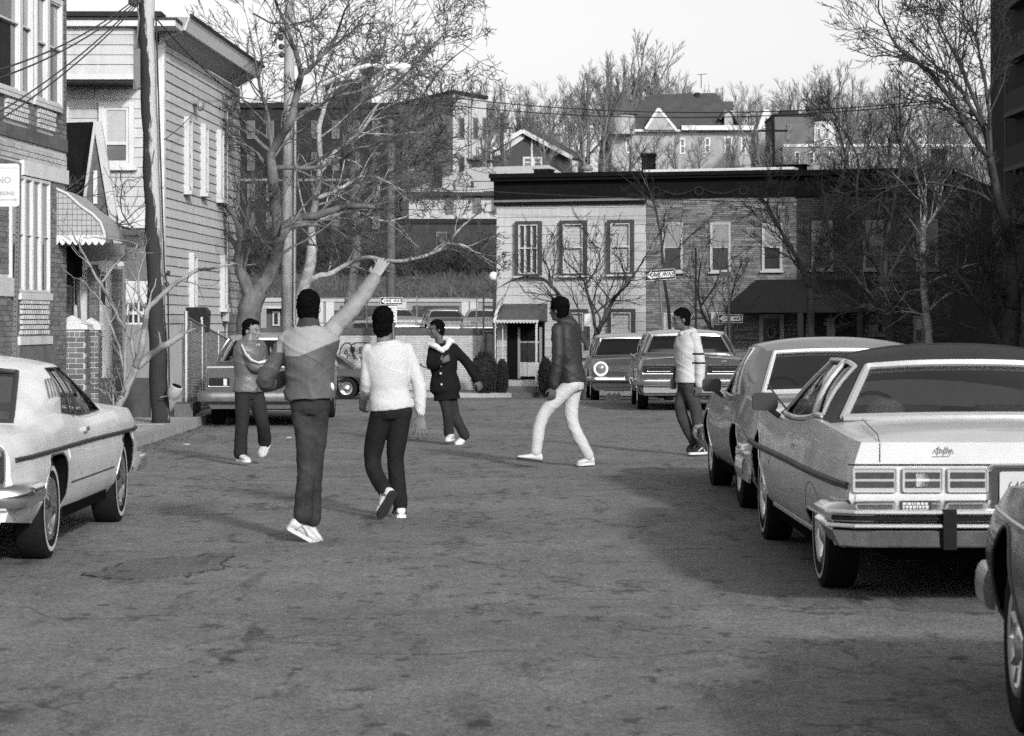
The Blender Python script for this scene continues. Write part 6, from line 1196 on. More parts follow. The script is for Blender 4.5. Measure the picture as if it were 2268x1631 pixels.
# ---- 1: pale fastback at the left kerb
L = 5.15
P1 = dict(L=L, sill=.25, R=.335, rim=.2, arches=[(1.22, .40, .68), (4.17, .40, .70)], plan=[(0, .90), (.5, .945), (1.5, .965), (3.6, .965), (4.6, .94), (L, .88)],
          shoulder=[(0, .80), (.25, .845), (.9, .90), (1.5, .93), (2.0, .90), (2.6, .865), (4.0, .875), (4.7, .86), (L, .80)], deck=[(0, .83), (.3, .88), (1.0, .96), (1.6, .97), (3.3, .90), (3.7, .95), (4.7, .93), (L, .84)],
          sec=[(0, .88), (.15, .95), (.38, .985), (.58, 1.0), (.62, .985), (.8, .985), (1, .93)], cabin=(1.3, 3.3), bottom=[(0, .33), (.7, .27), (1.0, .25), (4.2, .25), (L, .32)], crown=2.5)
c = Car('parked_car', 'pale two door fastback car with dark side stripe parked at the left kerb', P1, (-3.93, 15.02, 0), 0)
pnt = paint('cream_paint', .66); c.body(pnt)
c.greenhouse(pnt, pnt, dict(rb=.62, fb=3.62, rt=1.75, ft=2.78, zr=1.25, xr=.69, crown=.075, rdrop=.6, bays=[(.40, .30, .575, .56), (.59, .575, .93, .90)], bow=.1, wm=.91, trim=.006, trimm=DARKM))
c.wheels(.03, CHROME, .2)
c.mould('side_stripe', [(.1 + i * .33, .70 + .012 * math.sin(i * .25)) for i in range(16)], .016, DARKM); c.mould('lower_trim', [(1.75 + i * .2, .46) for i in range(10)], .006, DARKM)
c.seam([(3.42, .28), (3.45, .5), (3.5, .86)]); c.seam([(2.12, .28), (2.1, .5), (2.05, .7), (2.08, .9)]); c.seam([(2.12, .285), (2.8, .285), (3.42, .28)])
c.archtrim(r=.008)
c.sidebox('door_handle', 2.2, 2.36, .80, .03, .03, CHROME)
for i in range(4):                                     # louvres on the sail panel
    for sg in (1,): b = MB(); u0 = .19 + .045 * i; p, q_ = c.P_(u0 + .03, u0, .35), c.P_(u0 + .02, u0 - .005, .72); b.tube([p + Vector((.006, 0, 0)), q_ + Vector((.006, 0, 0))], .0065, 5); b.build('louvre', GREYM, c.root)
c.panel('tail_panel', True, 0, .66, 1.72, .27, mat('tail_panel_silver', .2, .4, .1, metal=.5), .015)
for x in (-.63, .63):
    c.ring('lamp_bezel', True, x, .66, .42, .24, CHROME, .014, off=.02)
    for z in (.715, .605): c.panel('tail_lamp', True, x, z, .38, .09, LAMP, .02, off=.015)
c.bumper(True, .40, .56, .05, CHROME, .55, .02)
c.panel('lower_valance', True, 0, .36, 1.66, .1, pnt, .02)
c.bumper(False, .34, .50, .05, CHROME, .34, .0)

# ---- 2: big pale sedan with dark vinyl roof on the right
L = 5.55
P2 = dict(L=L, sill=.27, R=.355, rim=.2, arches=[(1.28, .40, .44), (4.45, .43, .80)], plan=[(0, .965), (.3, .995), (1.5, 1.01), (4.0, 1.01), (5.0, .985), (L, .95)],
          shoulder=[(0, .905), (.4, .925), (1.2, .955), (1.7, .965), (2.2, .93), (3.0, .90), (4.2, .93), (5.2, .92), (L, .86)], deck=[(0, .905), (.15, .945), (.5, .975), (1.3, 1.0), (3.8, .98), (4.2, 1.0), (5.3, .97), (L, .88)],
          sec=[(0, .90), (.12, .955), (.38, .99), (.52, 1.0), (.66, .985), (.84, .965), (1, .93)], cabin=(1.5, 3.6), bottom=[(0, .36), (.5, .30), (.9, .28), (L - .6, .28), (L, .34)], crown=2.2)
c = Car('parked_car', 'big pale sedan with dark vinyl roof and plate 640 parked on the right', P2, (2.76, 13.2, 0), R(0.3))
pnt = paint('pale_gold_paint', .52); VIN = mat('vinyl_roof', .035, .55, .2, 5, .25, 160); c.body(pnt)
c.greenhouse(VIN, VIN, dict(rb=1.18, fb=3.75, rt=1.95, ft=3.0, zr=1.335, xr=.66, crown=.07, bays=[(.14, .03, .26, .2), (.30, .235, .92, .9)], bow=.14, wm=.93, trim=.016, wtrim=.026, trimm=mat('bright_trim', .62, .3, .08, metal=.6)))
c.wheels(.024, CHROME, .2)
b = MB(); b.tube([p + Vector((0, 0, .004)) for p in c.roofrows[5]], .006, 5); b.build('roof_seam', DARKM, c.root)
c.mould('side_moulding', [(.06 + i * .3, .668) for i in range(18)], .022, DARKM, sq=.4)
c.seam([(2.3, .3), (2.28, .5), (2.22, .93)]); c.seam([(3.5, .3), (3.52, .6), (3.56, .9)]); c.seam([(2.3, .305), (2.9, .305), (3.5, .302)]); c.seam([(1.3 + .41 * math.cos(PI * k / 14), .33 + .28 * math.sin(PI * k / 14)) for k in range(15)], r=.0025)
c.archtrim(r=.009); c.sidebox('door_handle', 2.38, 2.55, .83, .035, .035, CHROME); c.sidebox('door_lock', 2.3, 2.33, .77, .03, .02, CHROME)
c.mould('sill_trim', [(1.72 + .23 * i, .30) for i in range(10)], .018, CHROMED)
c.mirror(3.45, -1, DARKM); c.mirror(3.45, 1, DARKM)
b = MB(); b.tube([(-.86, 3.62, .93), (-1.0, 3.66, 1.12)], .006, 4); b.build('aerial', DARKM, c.root)
# deck lid gaps
for sg in (-1, 1): b = MB(); b.tube([(sg * .80, -.004, .80), (sg * .80, -.002, .90), (sg * .795, .12, .943), (sg * .77, .6, .970), (sg * .74, 1.05, .990)], .0026, 5); b.build('panel_gap', SEAM, c.root)
b = MB(); b.tube([(-.97, -.004, .785), (.97, -.004, .785)], .0045, 5); b.build('panel_gap', SEAM, c.root)
# tail panel: three louvred lamps a side, plate recess in the middle
LAMPG = mat('louvred_lamp', .045, .5, .3, 25, spec=.1); TPW = mat('tail_panel_white', .34, .35, .08)
for sg in (-1, 1):
    for i, x in enumerate((.83, .575, .335)):
        w = .235 if i == 0 else .215
        c.panel('lamp_frame', True, sg * x, .705, w, .132, TPW, .02); bz = c.ring('lamp_bezel', True, sg * x, .705, w - .006, .124, TPW, .006, r=.01, off=.022)
        for z in (.729, .681): c.panel('tail_lamp', True, sg * x, z, w - .03, .034, LAMPG, .006, r=.004, off=.018)
        if i == 1: c.panel('reverse_lamp', True, sg * x, .705, .07, .07, LAMPC, .004, r=.004, off=.02)
c.panel('plate_recess', True, 0, .675, .43, .20, DARKM, .012, r=.02); c.ring('plate_frame', True, 0, .675, .44, .21, CHROME, .013, r=.03, off=.012)
npl = c.panel('number_plate', True, 0, .67, .33, .16, PLATE, .004, r=.012, off=.02); text_mesh('plate_number', '640', .085, PTXT, c.root, (-.075, -.0255, .665), (R(90), 0, 0), .0008, sx=.78)
c.panel('fascia', True, 0, .60, 1.86, .06, pnt, .01)
prof = [(-.03, .35), (.0, .36), (.045, .44), (.04, .452), (.055, .458), (.075, .472), (.055, .487), (.045, .492), (.045, .528), (.055, .532), (.078, .545), (.05, .562), (-.06, .60)]
bm_ = c.bumper(True, .345, .595, .10, CHROME, .45, .025, prof)
for k, (zl, hh) in enumerate(((.510, .032), (.449, .010))):
    b = MB(); n_ = len(c.brows); pts = [(c.brows[i][7 if k == 0 else 3] + Vector((0, -.004, 0))) for i in range(2, n_ - 2)]; b.tube([Vector((p.x, p.y, zl)) for p in pts], hh * .42, 6, sq=1); b.build('rubber_strip', RUBBER, bm_)
BRT = bpy.data.materials['bright_trim']
for ri in (5, 10): b = MB(); b.tube([c.brows[i][ri] + Vector((0, -.002, 0)) for i in range(1, n_ - 1)], .011, 6); b.build('bumper_ridge', BRT, bm_)
for x in (-.46, .46): b = MB(); b.prism([(x - .035, -.20, .35), (x + .035, -.20, .35), (x + .035, -.20, .56), (x - .035, -.20, .56)], (0, .1, 0)); b.build('bumper_guard', RUBBER, bm_)
pk = c.panel('bumper_sticker', True, -.63, .578, .17, .05, DARKM, .003, r=.003, off=.135); r = random.Random(2); b = MB()
for zl in (.588, .572):
    x = -.70
    while x < -.57: w = r.uniform(.006, .02); b.box(x, x + w, -.1405, -.138, zl - .006, zl + .006); x += w + .005
b.build('sticker_lettering', WHITE, pk)
b = MB(); x = -.52
for i in range(9): b.tube([(x, -.004, .845 + .012 * math.sin(i * 2.1)), (x + .012, -.005, .875 - .01 * math.cos(i * 1.7)), (x + .02, -.004, .845)], .0022, 4); x += .0115
b.tube([(-.52, -.004, .828), (-.43, -.004, .831)], .002, 4); b.build('script_badge', mat('badge_grey', .25, .5, 0), c.root)
b = MB(); b.lathe([(.018, 0), (.018, .01), (0, .012)], (.03, 0, .83), (0, -1, 0), 12); b.build('trunk_lock', CHROMED, c.root)
c.bumper(False, .35, .58, .12, CHROME, .5, .02); c.panel('grille', False, 0, .7, 1.6, .24, DARKM, .02)
for x in (-.7, .7): c.panel('headlamp', False, x, .72, .34, .2, LAMPC, .03)
pk = MB(); pk.ball((-.5, 1.72, 1.0), .12, .08, .09, 10, 6); pk.build('cushion', OFFW, c.root)

# ---- 3: grey coupe in front of it
L = 5.0
P3 = dict(L=L, sill=.25, R=.335, arches=[(1.15, .40, .70), (3.95, .41, .72)], plan=[(0, .86), (.3, .915), (1.3, .955), (3.6, .955), (4.6, .92), (L, .86)],
          shoulder=[(0, .82), (.4, .87), (1.2, .93), (1.8, .91), (2.6, .86), (4.0, .885), (4.7, .86), (L, .78)], deck=[(0, .83), (.3, .90), (1.0, .955), (3.3, .92), (3.6, .96), (4.6, .93), (L, .80)],
          sec=[(0, .88), (.15, .95), (.38, .99), (.55, 1.0), (.72, .975), (1, .90)], cabin=(1.35, 3.2), bottom=[(0, .36), (.7, .27), (L - .6, .27), (L, .34)], crown=2.2)
c = Car('parked_car', 'grey two door coupe with pale roof parked ahead of the vinyl roofed sedan', P3, (2.80, 19.5, 0), R(.3))
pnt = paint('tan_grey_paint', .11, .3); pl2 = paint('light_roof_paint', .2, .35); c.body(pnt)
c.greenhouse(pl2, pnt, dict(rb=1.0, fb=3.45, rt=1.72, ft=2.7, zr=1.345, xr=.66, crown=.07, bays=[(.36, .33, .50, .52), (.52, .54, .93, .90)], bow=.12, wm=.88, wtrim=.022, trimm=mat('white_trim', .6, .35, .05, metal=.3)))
c.wheels(.0, CHROMED, .2); c.archtrim(r=.009); c.seam([(2.0, .3), (1.98, .6), (1.95, .88)]); c.seam([(3.25, .3), (3.3, .86)])
c.sidebox('door_handle', 2.08, 2.24, .79, .03, .03, CHROME); c.bumper(True, .42, .58, .07, CHROME, .5, .03); c.bumper(False, .38, .54, .08, CHROME, .5, .03); c.mirror(3.1, -1, DARKM)
for sg in (-1, 1): c.panel('tail_lamp', True, sg * .6, .70, .36, .12, LAMP, .02)
c.panel('number_plate', True, 0, .7, .32, .16, PLATE, .006)

# ---- 4: dark car whose front wing fills the bottom right corner
L = 5.2
P4 = dict(L=L, sill=.25, R=.345, rim=.2, arches=[(1.2, .41, .7), (4.18, .44, .80)], plan=[(0, .9), (.4, .95), (1.5, .97), (3.6, .97), (4.6, .95), (5.0, .92), (L, .88)],
          shoulder=[(0, .82), (.4, .87), (1.5, .9), (2.6, .88), (4.0, .91), (4.7, .89), (5.1, .85), (L, .77)], deck=[(0, .83), (.3, .9), (1.2, .95), (3.4, .93), (3.6, .97), (4.7, .94), (L, .80)], sec=[(0, .84), (.12, .92), (.35, .98), (.58, 1.0), (.8, .975), (1, .90)], cabin=(1.4, 3.3), bottom=[(0, .36), (.7, .27), (L - .6, .27), (L, .36)], crown=2.2)
c = Car('parked_car', 'dark car cut off by the bottom right corner showing its front wing and wheel', P4, (2.52, 5.15, 0), R(-4))
pnt = paint('black_paint', .014, .3); c.body(pnt); c.greenhouse(pnt, pnt, dict(rb=.95, fb=3.5, rt=1.7, ft=2.75, zr=1.32, xr=.64, crown=.07, bays=[(.2, .15, .48, .47), (.51, .5, .93, .9)])); c.wheels(.0, CHROME, .2, 1); c.archtrim(mat('worn_arch_trim', .12, .5, .3, metal=.5), r=.008)
c.bumper(False, .38, .54, .05, mat('pale_bumper', .4, .3, .2, 6, metal=.7), .30, -.02, [(-.012, .37), (.012, .375), (.026, .39), (.034, .42), (.036, .46), (.032, .50), (.02, .53), (.006, .545), (-.02, .55)]); c.bumper(True, .38, .54, .08, CHROME, .5, .03); c.seam([(3.3, .3), (3.34, .88)])
c.mould('wing_crease', [(3.0 + .2 * i, .80) for i in range(10)], .01, CHROMED)

# ---- 5: dark station sedan far right, seen from behind
L = 4.75
P5 = dict(L=L, sill=.27, R=.33, arches=[(1.15, .39, .70), (3.8, .39, .70)], plan=[(0, .90), (.3, .935), (1.5, .945), (3.6, .945), (4.4, .92), (L, .88)],
          shoulder=[(0, .88), (.3, .93), (1.2, .945), (3.0, .93), (4.3, .93), (L, .86)], deck=[(0, .90), (.15, .955), (1.0, .985), (3.3, .97), (3.6, .99), (L, .88)], sec=SEC, cabin=(1.15, 3.1), crown=2.2)
c = Car('parked_car', 'dark four door sedan with wide chrome bumper parked beyond the grey coupe', P5, (3.09, 42.6, 0), R(-.6))
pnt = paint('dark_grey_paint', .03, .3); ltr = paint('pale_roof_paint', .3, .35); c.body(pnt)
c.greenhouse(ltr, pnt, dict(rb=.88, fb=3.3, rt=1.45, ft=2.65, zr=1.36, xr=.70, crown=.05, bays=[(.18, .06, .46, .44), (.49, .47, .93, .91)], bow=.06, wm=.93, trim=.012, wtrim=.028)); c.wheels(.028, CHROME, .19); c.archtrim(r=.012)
for sg in (-1, 1): c.panel('tail_lamp', True, sg * .56, .72, .56, .13, LAMP, .012, r=.01); c.ring('lamp_bezel', True, sg * .56, .72, .58, .15, CHROME, .011, r=.02, off=.014); c.ring('lamp_bezel', True, sg * .56, .72, .4, .07, CHROME, .006, r=.01, off=.016)
c.bumper(True, .44, .57, .10, CHROME, .3, .03); c.panel('lower_valance', True, 0, .40, 1.66, .16, paint('valance_grey', .2, .4), .03); c.panel('script_badge', True, .55, .865, .1, .02, CHROME, .006)
c.panel('number_plate', True, 0, .72, .3, .15, PLATE, .01); c.bumper(False, .42, .56, .1, CHROME, .4, .03); c.seam([(2.1, .3), (2.1, .9)]); c.seam([(3.05, .3), (3.08, .9)]); b = MB(); b.tube([(-.96, .04, .93), (-.96, 1.2, .955), (-.95, 2.6, .95)], .014, 5); b.build('belt_trim', CHROME, c.root)
for sg in (-1, 1): b = MB(); b.tube([(sg * .86, -.01, .90), (sg * .3, -.012, .935)], .006, 4); b.build('trunk_trim', CHROME, c.root)

# ---- 6: small sedan with round headlamps facing us
L = 4.95
P6 = dict(L=L, sill=.26, R=.33, arches=[(1.2, .39, .68), (4.0, .39, .68)], plan=[(0, .85), (.4, .89), (1.5, .905), (3.6, .905), (4.5, .89), (L, .86)],
          shoulder=[(0, .83), (.4, .87), (1.5, .89), (3.5, .89), (4.6, .88), (L, .82)], deck=[(0, .84), (.2, .9), (1.2, .93), (3.3, .92), (3.6, .95), (4.7, .92), (L, .84)], sec=SEC, cabin=(1.2, 3.2), crown=2.2)
c = Car('parked_car', 'small dark sedan with round white rimmed headlamp facing the camera', P6, (2.46, 54.9, gz(52) - .0), R(180))
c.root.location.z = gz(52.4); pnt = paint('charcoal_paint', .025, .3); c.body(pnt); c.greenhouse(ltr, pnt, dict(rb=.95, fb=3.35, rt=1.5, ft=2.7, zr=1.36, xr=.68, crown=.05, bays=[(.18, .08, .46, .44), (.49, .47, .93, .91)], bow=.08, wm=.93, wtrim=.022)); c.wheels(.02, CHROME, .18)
c.panel('grille', False, 0, .70, 1.06, .17, DARKM, .012)
for z in (.64, .67, .70, .73, .76): b = MB(); b.tube([(-.52, L + .014, z), (.52, L + .014, z)], .005, 4); b.build('grille_bar', CHROMED, c.root)
for sg in (-1, 1):
    b = MB(); b.lathe([(.10, 0), (.145, .0), (.15, .04), (.125, .055), (.105, .045)], (sg * .67, L, .70), (0, 1, 0), 22); b.build('headlamp_rim', mat('white_rim', .62, .35, .05) if sg < 0 else bpy.data.materials['white_rim'], c.root, smooth=60); b = MB(); b.lathe([(.108, .03), (.07, .055), (0, .065)], (sg * .67, L, .70), (0, 1, 0), 18); b.build('headlamp', mat('headlamp_glass', .2, .1, .3, 30, metal=.3) if sg < 0 else bpy.data.materials['headlamp_glass'], c.root, smooth=60)
c.bumper(False, .44, .545, .09, CHROME, .35, .03); c.bumper(True, .44, .54, .09, CHROME, .35, .03); c.panel('lower_valance', False, 0, .38, 1.5, .1, pnt, .02); c.mirror(3.2, 1, CHROME); c.panel('dash_papers', False, -.35, .965, .34, .07, OFFW, .02, at=3.0)
bx = empty('carton', (PX(1358, 46.9), 46.9, gz(47)), 0, 'small open carton lying on the road under the front bumper of the round lamped sedan', 'carton'); b = MB(); b.box(-.14, .14, -.1, .1, 0, .16); b.build('carton_box', mat('cardboard', .22, .8, .2), bx); b = MB(); [b.prism([(x, -.1, .16), (x + .09, -.1, .16), (x + .06, -.13, .22), (x + .03, -.13, .2)], (0, .01, 0)) for x in (-.13, -.03, .05)]; b.build('flap', OFFW, bx)

# ---- 7: pale grey sedan at the left kerb end, seen from behind
L = 4.7
P7 = dict(L=L, sill=.27, R=.33, arches=[(1.15, .39, .68), (3.75, .39, .68)], plan=[(0, .86), (.3, .90), (1.5, .91), (3.6, .91), (4.4, .89), (L, .86)], shoulder=[(0, .86), (.3, .885), (1.5, .90), (4.2, .89), (L, .82)], deck=[(0, .865), (.2, .91), (1.0, .935), (3.3, .93), (4.4, .92), (L, .84)], sec=SEC, cabin=(1.1, 3.1), crown=2.2)
c = Car('parked_car', 'pale grey sedan parked at the end of the left kerb behind the boys', P7, (-3.62, 36.2, 0), R(1.5))
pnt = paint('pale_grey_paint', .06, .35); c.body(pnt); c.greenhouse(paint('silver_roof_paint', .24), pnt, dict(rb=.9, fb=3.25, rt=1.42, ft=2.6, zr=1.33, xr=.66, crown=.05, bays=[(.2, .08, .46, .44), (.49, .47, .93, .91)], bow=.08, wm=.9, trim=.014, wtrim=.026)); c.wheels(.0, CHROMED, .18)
for sg in (-1, 1): c.panel('tail_lamp', True, sg * .66, .66, .3, .12, LAMP, .012, r=.01); c.ring('lamp_bezel', True, sg * .66, .66, .31, .13, CHROME, .008, r=.01, off=.012); c.panel('reverse_lamp', True, sg * .57, .66, .05, .1, LAMPC, .012, r=.005, off=.004)
c.bumper(True, .36, .54, .09, mat('dull_bumper', .2, .45, .2, 8, metal=.7), .35, .03); c.bumper(False, .4, .54, .09, CHROME, .35, .03); c.panel('number_plate', True, 0, .68, .3, .15, PLATE, .01); c.mould('belt_trim', [(.05 + i * .4, .80) for i in range(12)], .012, CHROME); b = MB(); b.tube([(-.84, .03, .875), (0, -.008, .885), (.84, .03, .875)], .014, 5); b.build('trunk_trim', OFFW, c.root)
b = MB(); b.tube([(-.42, 3.3, .93), (-.42, 3.3, 1.55)], .012, 5); b.build('aerial', OFFW, c.root); c.seam([(2.1, .3), (2.1, .88)])

# ---- 8: black sedan side on at the far wall
P8 = dict(P7); c = Car('parked_car', 'black sedan parked side on against the graffiti wall', P8, (PX(855, 75.5), 75.4, gz(75.4)), R(90)); pnt = paint('gloss_black_paint', .012, .2); c.body(pnt); c.greenhouse(pnt, pnt, dict(rb=.9, fb=3.25, rt=1.42, ft=2.6, zr=1.33, xr=.66, crown=.05, bays=[(.2, .08, .46, .44), (.49, .47, .93, .91)], bow=.08, wm=.9, trim=.02)); c.wheels(.0, CHROMED, .18); c.mould('belt_trim', [(.05 + i * .4, .70) for i in range(12)], .02, CHROME); c.sidebox('side_marker', .2, .5, .8, .06, .02, OFFW); c.bumper(True, .4, .52, .08, CHROME, .3, .03); c.bumper(False, .4, .52, .08, CHROME, .3, .03)

# ---- parking lot cars behind the wall
def lotcar(px, Y, z, rz, v, roofv, label, front=True, P=P2, k=1.):
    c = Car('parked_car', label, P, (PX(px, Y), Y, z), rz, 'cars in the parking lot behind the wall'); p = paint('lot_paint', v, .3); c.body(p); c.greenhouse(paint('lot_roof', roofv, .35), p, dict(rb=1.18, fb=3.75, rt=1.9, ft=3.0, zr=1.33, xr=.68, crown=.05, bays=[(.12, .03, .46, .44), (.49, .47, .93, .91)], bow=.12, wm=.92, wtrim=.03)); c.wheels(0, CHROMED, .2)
    c.bumper(False, .42, .58, .12, CHROME, .4, .03); c.bumper(True, .42, .58, .12, CHROME, .4, .03); c.panel('grille', False, 0, .70, 1.0, .2, CHROMED, .02)
    for sg in (-1, 1): c.panel('headlamp', False, sg * .72, .72, .36, .18, LAMPC, .03); c.panel('tail_lamp', True, sg * .68, .70, .4, .12, LAMP, .02)
    c.panel('number_plate', False, 0, .56, .32, .16, PLATE, .16); return c
lotcar(968, 115.5, .75, R(188), .05, .12, 'dark car with pale roof edge facing out beside the pale brick piers', P=P2); lotcar(1074, 115, .75, R(180), .28, .4, 'pale car facing out at the right end of the parking lot', P=P2); lotcar(852, 118, .8, R(192), .16, .3, 'grey car with pale roof nosing towards the far one way sign'); lotcar(795, 88, .2, R(0), .2, .3, 'white sedan parked with its tail to the wall behind the raised arm')
# ================================================================== people
def vox_mesh(mb, name, size, smooth=6, dec=None, fn=None):
    me = mb.mesh(name + '_raw', [BLACK]); o = bpy.data.objects.new(name + '_raw', me); COL.objects.link(o)
    m = o.modifiers.new('r', 'REMESH'); m.mode = 'VOXEL'; m.voxel_size = size
    if smooth: m2 = o.modifiers.new('s', 'SMOOTH'); m2.factor = .5; m2.iterations = smooth
    if dec: m3 = o.modifiers.new('d', 'DECIMATE'); m3.ratio = dec
    bpy.context.view_layer.update(); dg = bpy.context.evaluated_depsgraph_get(); r = bpy.data.meshes.new_from_object(o.evaluated_get(dg)); bpy.data.objects.remove(o); bpy.data.meshes.remove(me); r.name = name
    if fn:
        nv = [v.normal.copy() for v in r.vertices]
        for v, n in zip(r.vertices, nv): v.co = v.co + n * fn(v.co)
        r.update()
    return r
def mk(me, name, mats, parent, pick=None):
    me.materials.clear(); mats = mats if isinstance(mats, (list, tuple)) else [mats]
    for m in mats: me.materials.append(m)
    if pick:
        for p in me.polygons: p.material_index = pick(p.center)
    me.polygons.foreach_set('use_smooth', [True] * len(me.polygons)); o = bpy.data.objects.new(name, me); link(o, parent); return o
def smoothline(pts, k=5):
    pts = [Vector(p) for p in pts]; sm = []
    for i in range(len(pts) - 1):
        for j in range(k):
            u = j / k; a, b, c, d = pts[max(i - 1, 0)], pts[i], pts[i + 1], pts[min(i + 2, len(pts) - 1)]
            sm.append(.5 * ((2 * b) + (c - a) * u + (2 * a - 5 * b + 4 * c - d) * u * u + (3 * b - a - 3 * c + d) * u ** 3))
    sm.append(pts[-1]); return sm
def limb(mb, pts, rads, k=5, n=14):
    s = smoothline(pts, k); m = len(s) - 1; q = len(rads) - 1; rr = []
    for i in range(m + 1): f = i / m * q; j = min(int(f), q - 1); rr.append(rads[j] + (rads[j + 1] - rads[j]) * (f - j))
    mb.tube(s, rr, n); mb.ball(s[0], rr[0], rr[0], rr[0], 12, 8); mb.ball(s[-1], rr[-1] * .98, rr[-1] * .98, rr[-1] * .98, 12, 8)
def loft(mb, rings, n=20):                             # rings: (centre, lateral half vector, depth half vector)
    b = len(mb.v); k = len(rings)
    for c, a, d in rings:
        for j in range(n): w = 2 * PI * j / n; q = c + a * math.cos(w) + d * math.sin(w); mb.v.append(tuple(q))
    for i in range(k - 1):
        for j in range(n): j2 = (j + 1) % n; mb.f.append((b+i*n+j, b+i*n+j2, b+(i+1)*n+j2, b+(i+1)*n+j)); mb.m.append(0)
    mb.f.append(tuple(b + j for j in range(n))[::-1]); mb.m.append(0); mb.f.append(tuple(b + (k-1)*n + j for j in range(n))); mb.m.append(0)
def hand(mb, wrist, d, nrm, thumb, curl=.3, spread=.12, sc=1.):
    d = Vector(d).normalized(); nrm = Vector(nrm); nrm = (nrm - d * nrm.dot(d)).normalized(); s = d.cross(nrm); s = s if s.dot(Vector(thumb)) > 0 else -s; w = Vector(wrist)
    loft(mb, [(w - d * .03 * sc, s * .026 * sc, nrm * .021 * sc), (w + d * .02 * sc, s * .03 * sc, nrm * .017 * sc), (w + d * .06 * sc, s * .041 * sc, nrm * .015 * sc), (w + d * .095 * sc, s * .041 * sc, nrm * .012 * sc)], 14)
    for k, (off, L) in enumerate(((.031, .074), (.0105, .083), (-.0105, .077), (-.031, .06))):
        p = w + (d * .088 + s * off) * sc; dd = (d + s * spread * (off / .02)).normalized(); pts = [p]; a = 0
        for q, f in enumerate((.45, .31, .24)):
            a += curl * (1.1 if q else .8) * (1 + .12 * k); v = dd * math.cos(a) + nrm * math.sin(a); p = p + v * L * f * sc; pts.append(p)
        mb.tube(pts, [.0098 * sc, .0092 * sc, .0086 * sc, .0065 * sc], 8); mb.ball(pts[-1], .0066 * sc, .0066 * sc, .0066 * sc, 8, 5)
    p = w + (d * .028 + s * .026) * sc; v = (d * .62 + s * .7 + nrm * .25).normalized(); p2 = p + v * .042 * sc; v2 = (d * .85 + s * .3 + nrm * .35).normalized(); p3 = p2 + v2 * .034 * sc
    mb.tube([p - v * .01, p, p2, p3], [.013 * sc, .014 * sc, .0115 * sc, .008 * sc], 8); mb.ball(p3, .008 * sc, .008 * sc, .008 * sc, 8, 5)
def shoe(par, ankle, toe, up, mu, ms, sc=1., stripe=None):
    """heel under the ankle, toe: vector from heel to toe; three objects: upper > sole, stripe"""
    d = Vector(toe).normalized(); up = Vector(up); up = (up - d * up.dot(d)).normalized(); s = d.cross(up); heel = Vector(ankle) - up * .078 * sc - d * .055 * sc; L = Vector(toe).length
    def ring(t, w, h0, h1): c = heel + d * L * t + up * (h0 + h1) / 2; return (c, s * w * sc, up * (h1 - h0) / 2)
    b = MB(); loft(b, [ring(.0, .022, .016, .06), ring(.04, .033, .012, .085), ring(.14, .037, .012, .108), ring(.28, .037, .012, .105), ring(.42, .038, .012, .082), ring(.6, .044, .012, .064), ring(.78, .046, .012, .052), ring(.92, .036, .012, .042), ring(1.0, .016, .014, .03)], 16)
    me = vox_mesh(b, 'shoe', .0075, 4); o = mk(me, 'shoe', mu, par)
    b = MB(); out = []
    for t, w in ((0, .02), (.03, .034), (.15, .04), (.3, .039), (.42, .04), (.6, .047), (.78, .049), (.92, .038), (1.01, .016)): out.append((t, w))
    pts = [heel + d * L * t + s * w * sc for t, w in out] + [heel + d * L * t - s * w * sc for t, w in out[::-1]]; b.prism([p - up * .006 for p in pts], up * .026); b.build('sole', ms, o)
    if stripe:
        for sg in (1, -1):
            b = MB(); q = [heel + d * L * t + s * sg * (w * sc + .003) + up * h for t, w, h in ((.22, .038, .03), (.3, .039, .075), (.5, .041, .05), (.62, .045, .03))]; b.tube(q, [.007, .006, .008, .006], 5); b.build('shoe_stripe', stripe, o)
    return o
SKIN_D = mat('dark_skin', .075, .5, .12, 14, .06, 120); SKIN_M = mat('brown_skin', .13, .5, .12, 14, .06, 120); SKIN_H = mat('lit_skin', .26, .5, .12, 14, .06, 120); SKIN_L = mat('sunlit_brown_skin', .17, .5, .12, 14, .06, 120); HAIR = mat('black_hair', .006, 1., .4, 60, 1., 150, spec=0.)  # lit and sunlit skins carry the brightness of sunlight in their base colour
EYEDK = mat('dark_eyeball', .09, .3, 0); LIPM = mat('dark_iris', .01, .2, 0)  # eyeballs coloured dark to read as shaded sockets
def head(mb, c, f, u, sc=1.):
    f = Vector(f).normalized(); u = Vector(u); u = (u - f * u.dot(f)).normalized(); r = f.cross(u); M = Matrix((r, f, u)).transposed()
    def E(p, ax): mb.ball(c + M @ (Vector(p) * sc), ax[0] * sc, ax[1] * sc, ax[2] * sc, 16, 11, M=M)
    E((0, -.008, .03), (.074, .092, .09)); E((0, .022, -.03), (.06, .07, .082)); E((0, .062, -.088), (.03, .026, .024)); E((0, .03, -.075), (.05, .05, .04)); E((0, .078, .03), (.05, .02, .014)); E((.036, .066, -.018), (.022, .022, .02)); E((-.036, .066, -.018), (.022, .022, .02))
    E((0, .088, -.052), (.024, .015, .009)); E((0, .086, -.067), (.021, .014, .009))
    mb.tube([c + M @ (Vector(p) * sc) for p in ((0, .084, .02), (0, .098, -.005), (0, .108, -.026), (0, .096, -.034))], [.009 * sc, .011 * sc, .016 * sc, .011 * sc], 10); E((.013, .092, -.03), (.009, .011, .008)); E((-.013, .092, -.03), (.009, .011, .008))
    for sg in (1, -1): E((sg * .075, -.012, -.008), (.01, .02, .031))
    return M
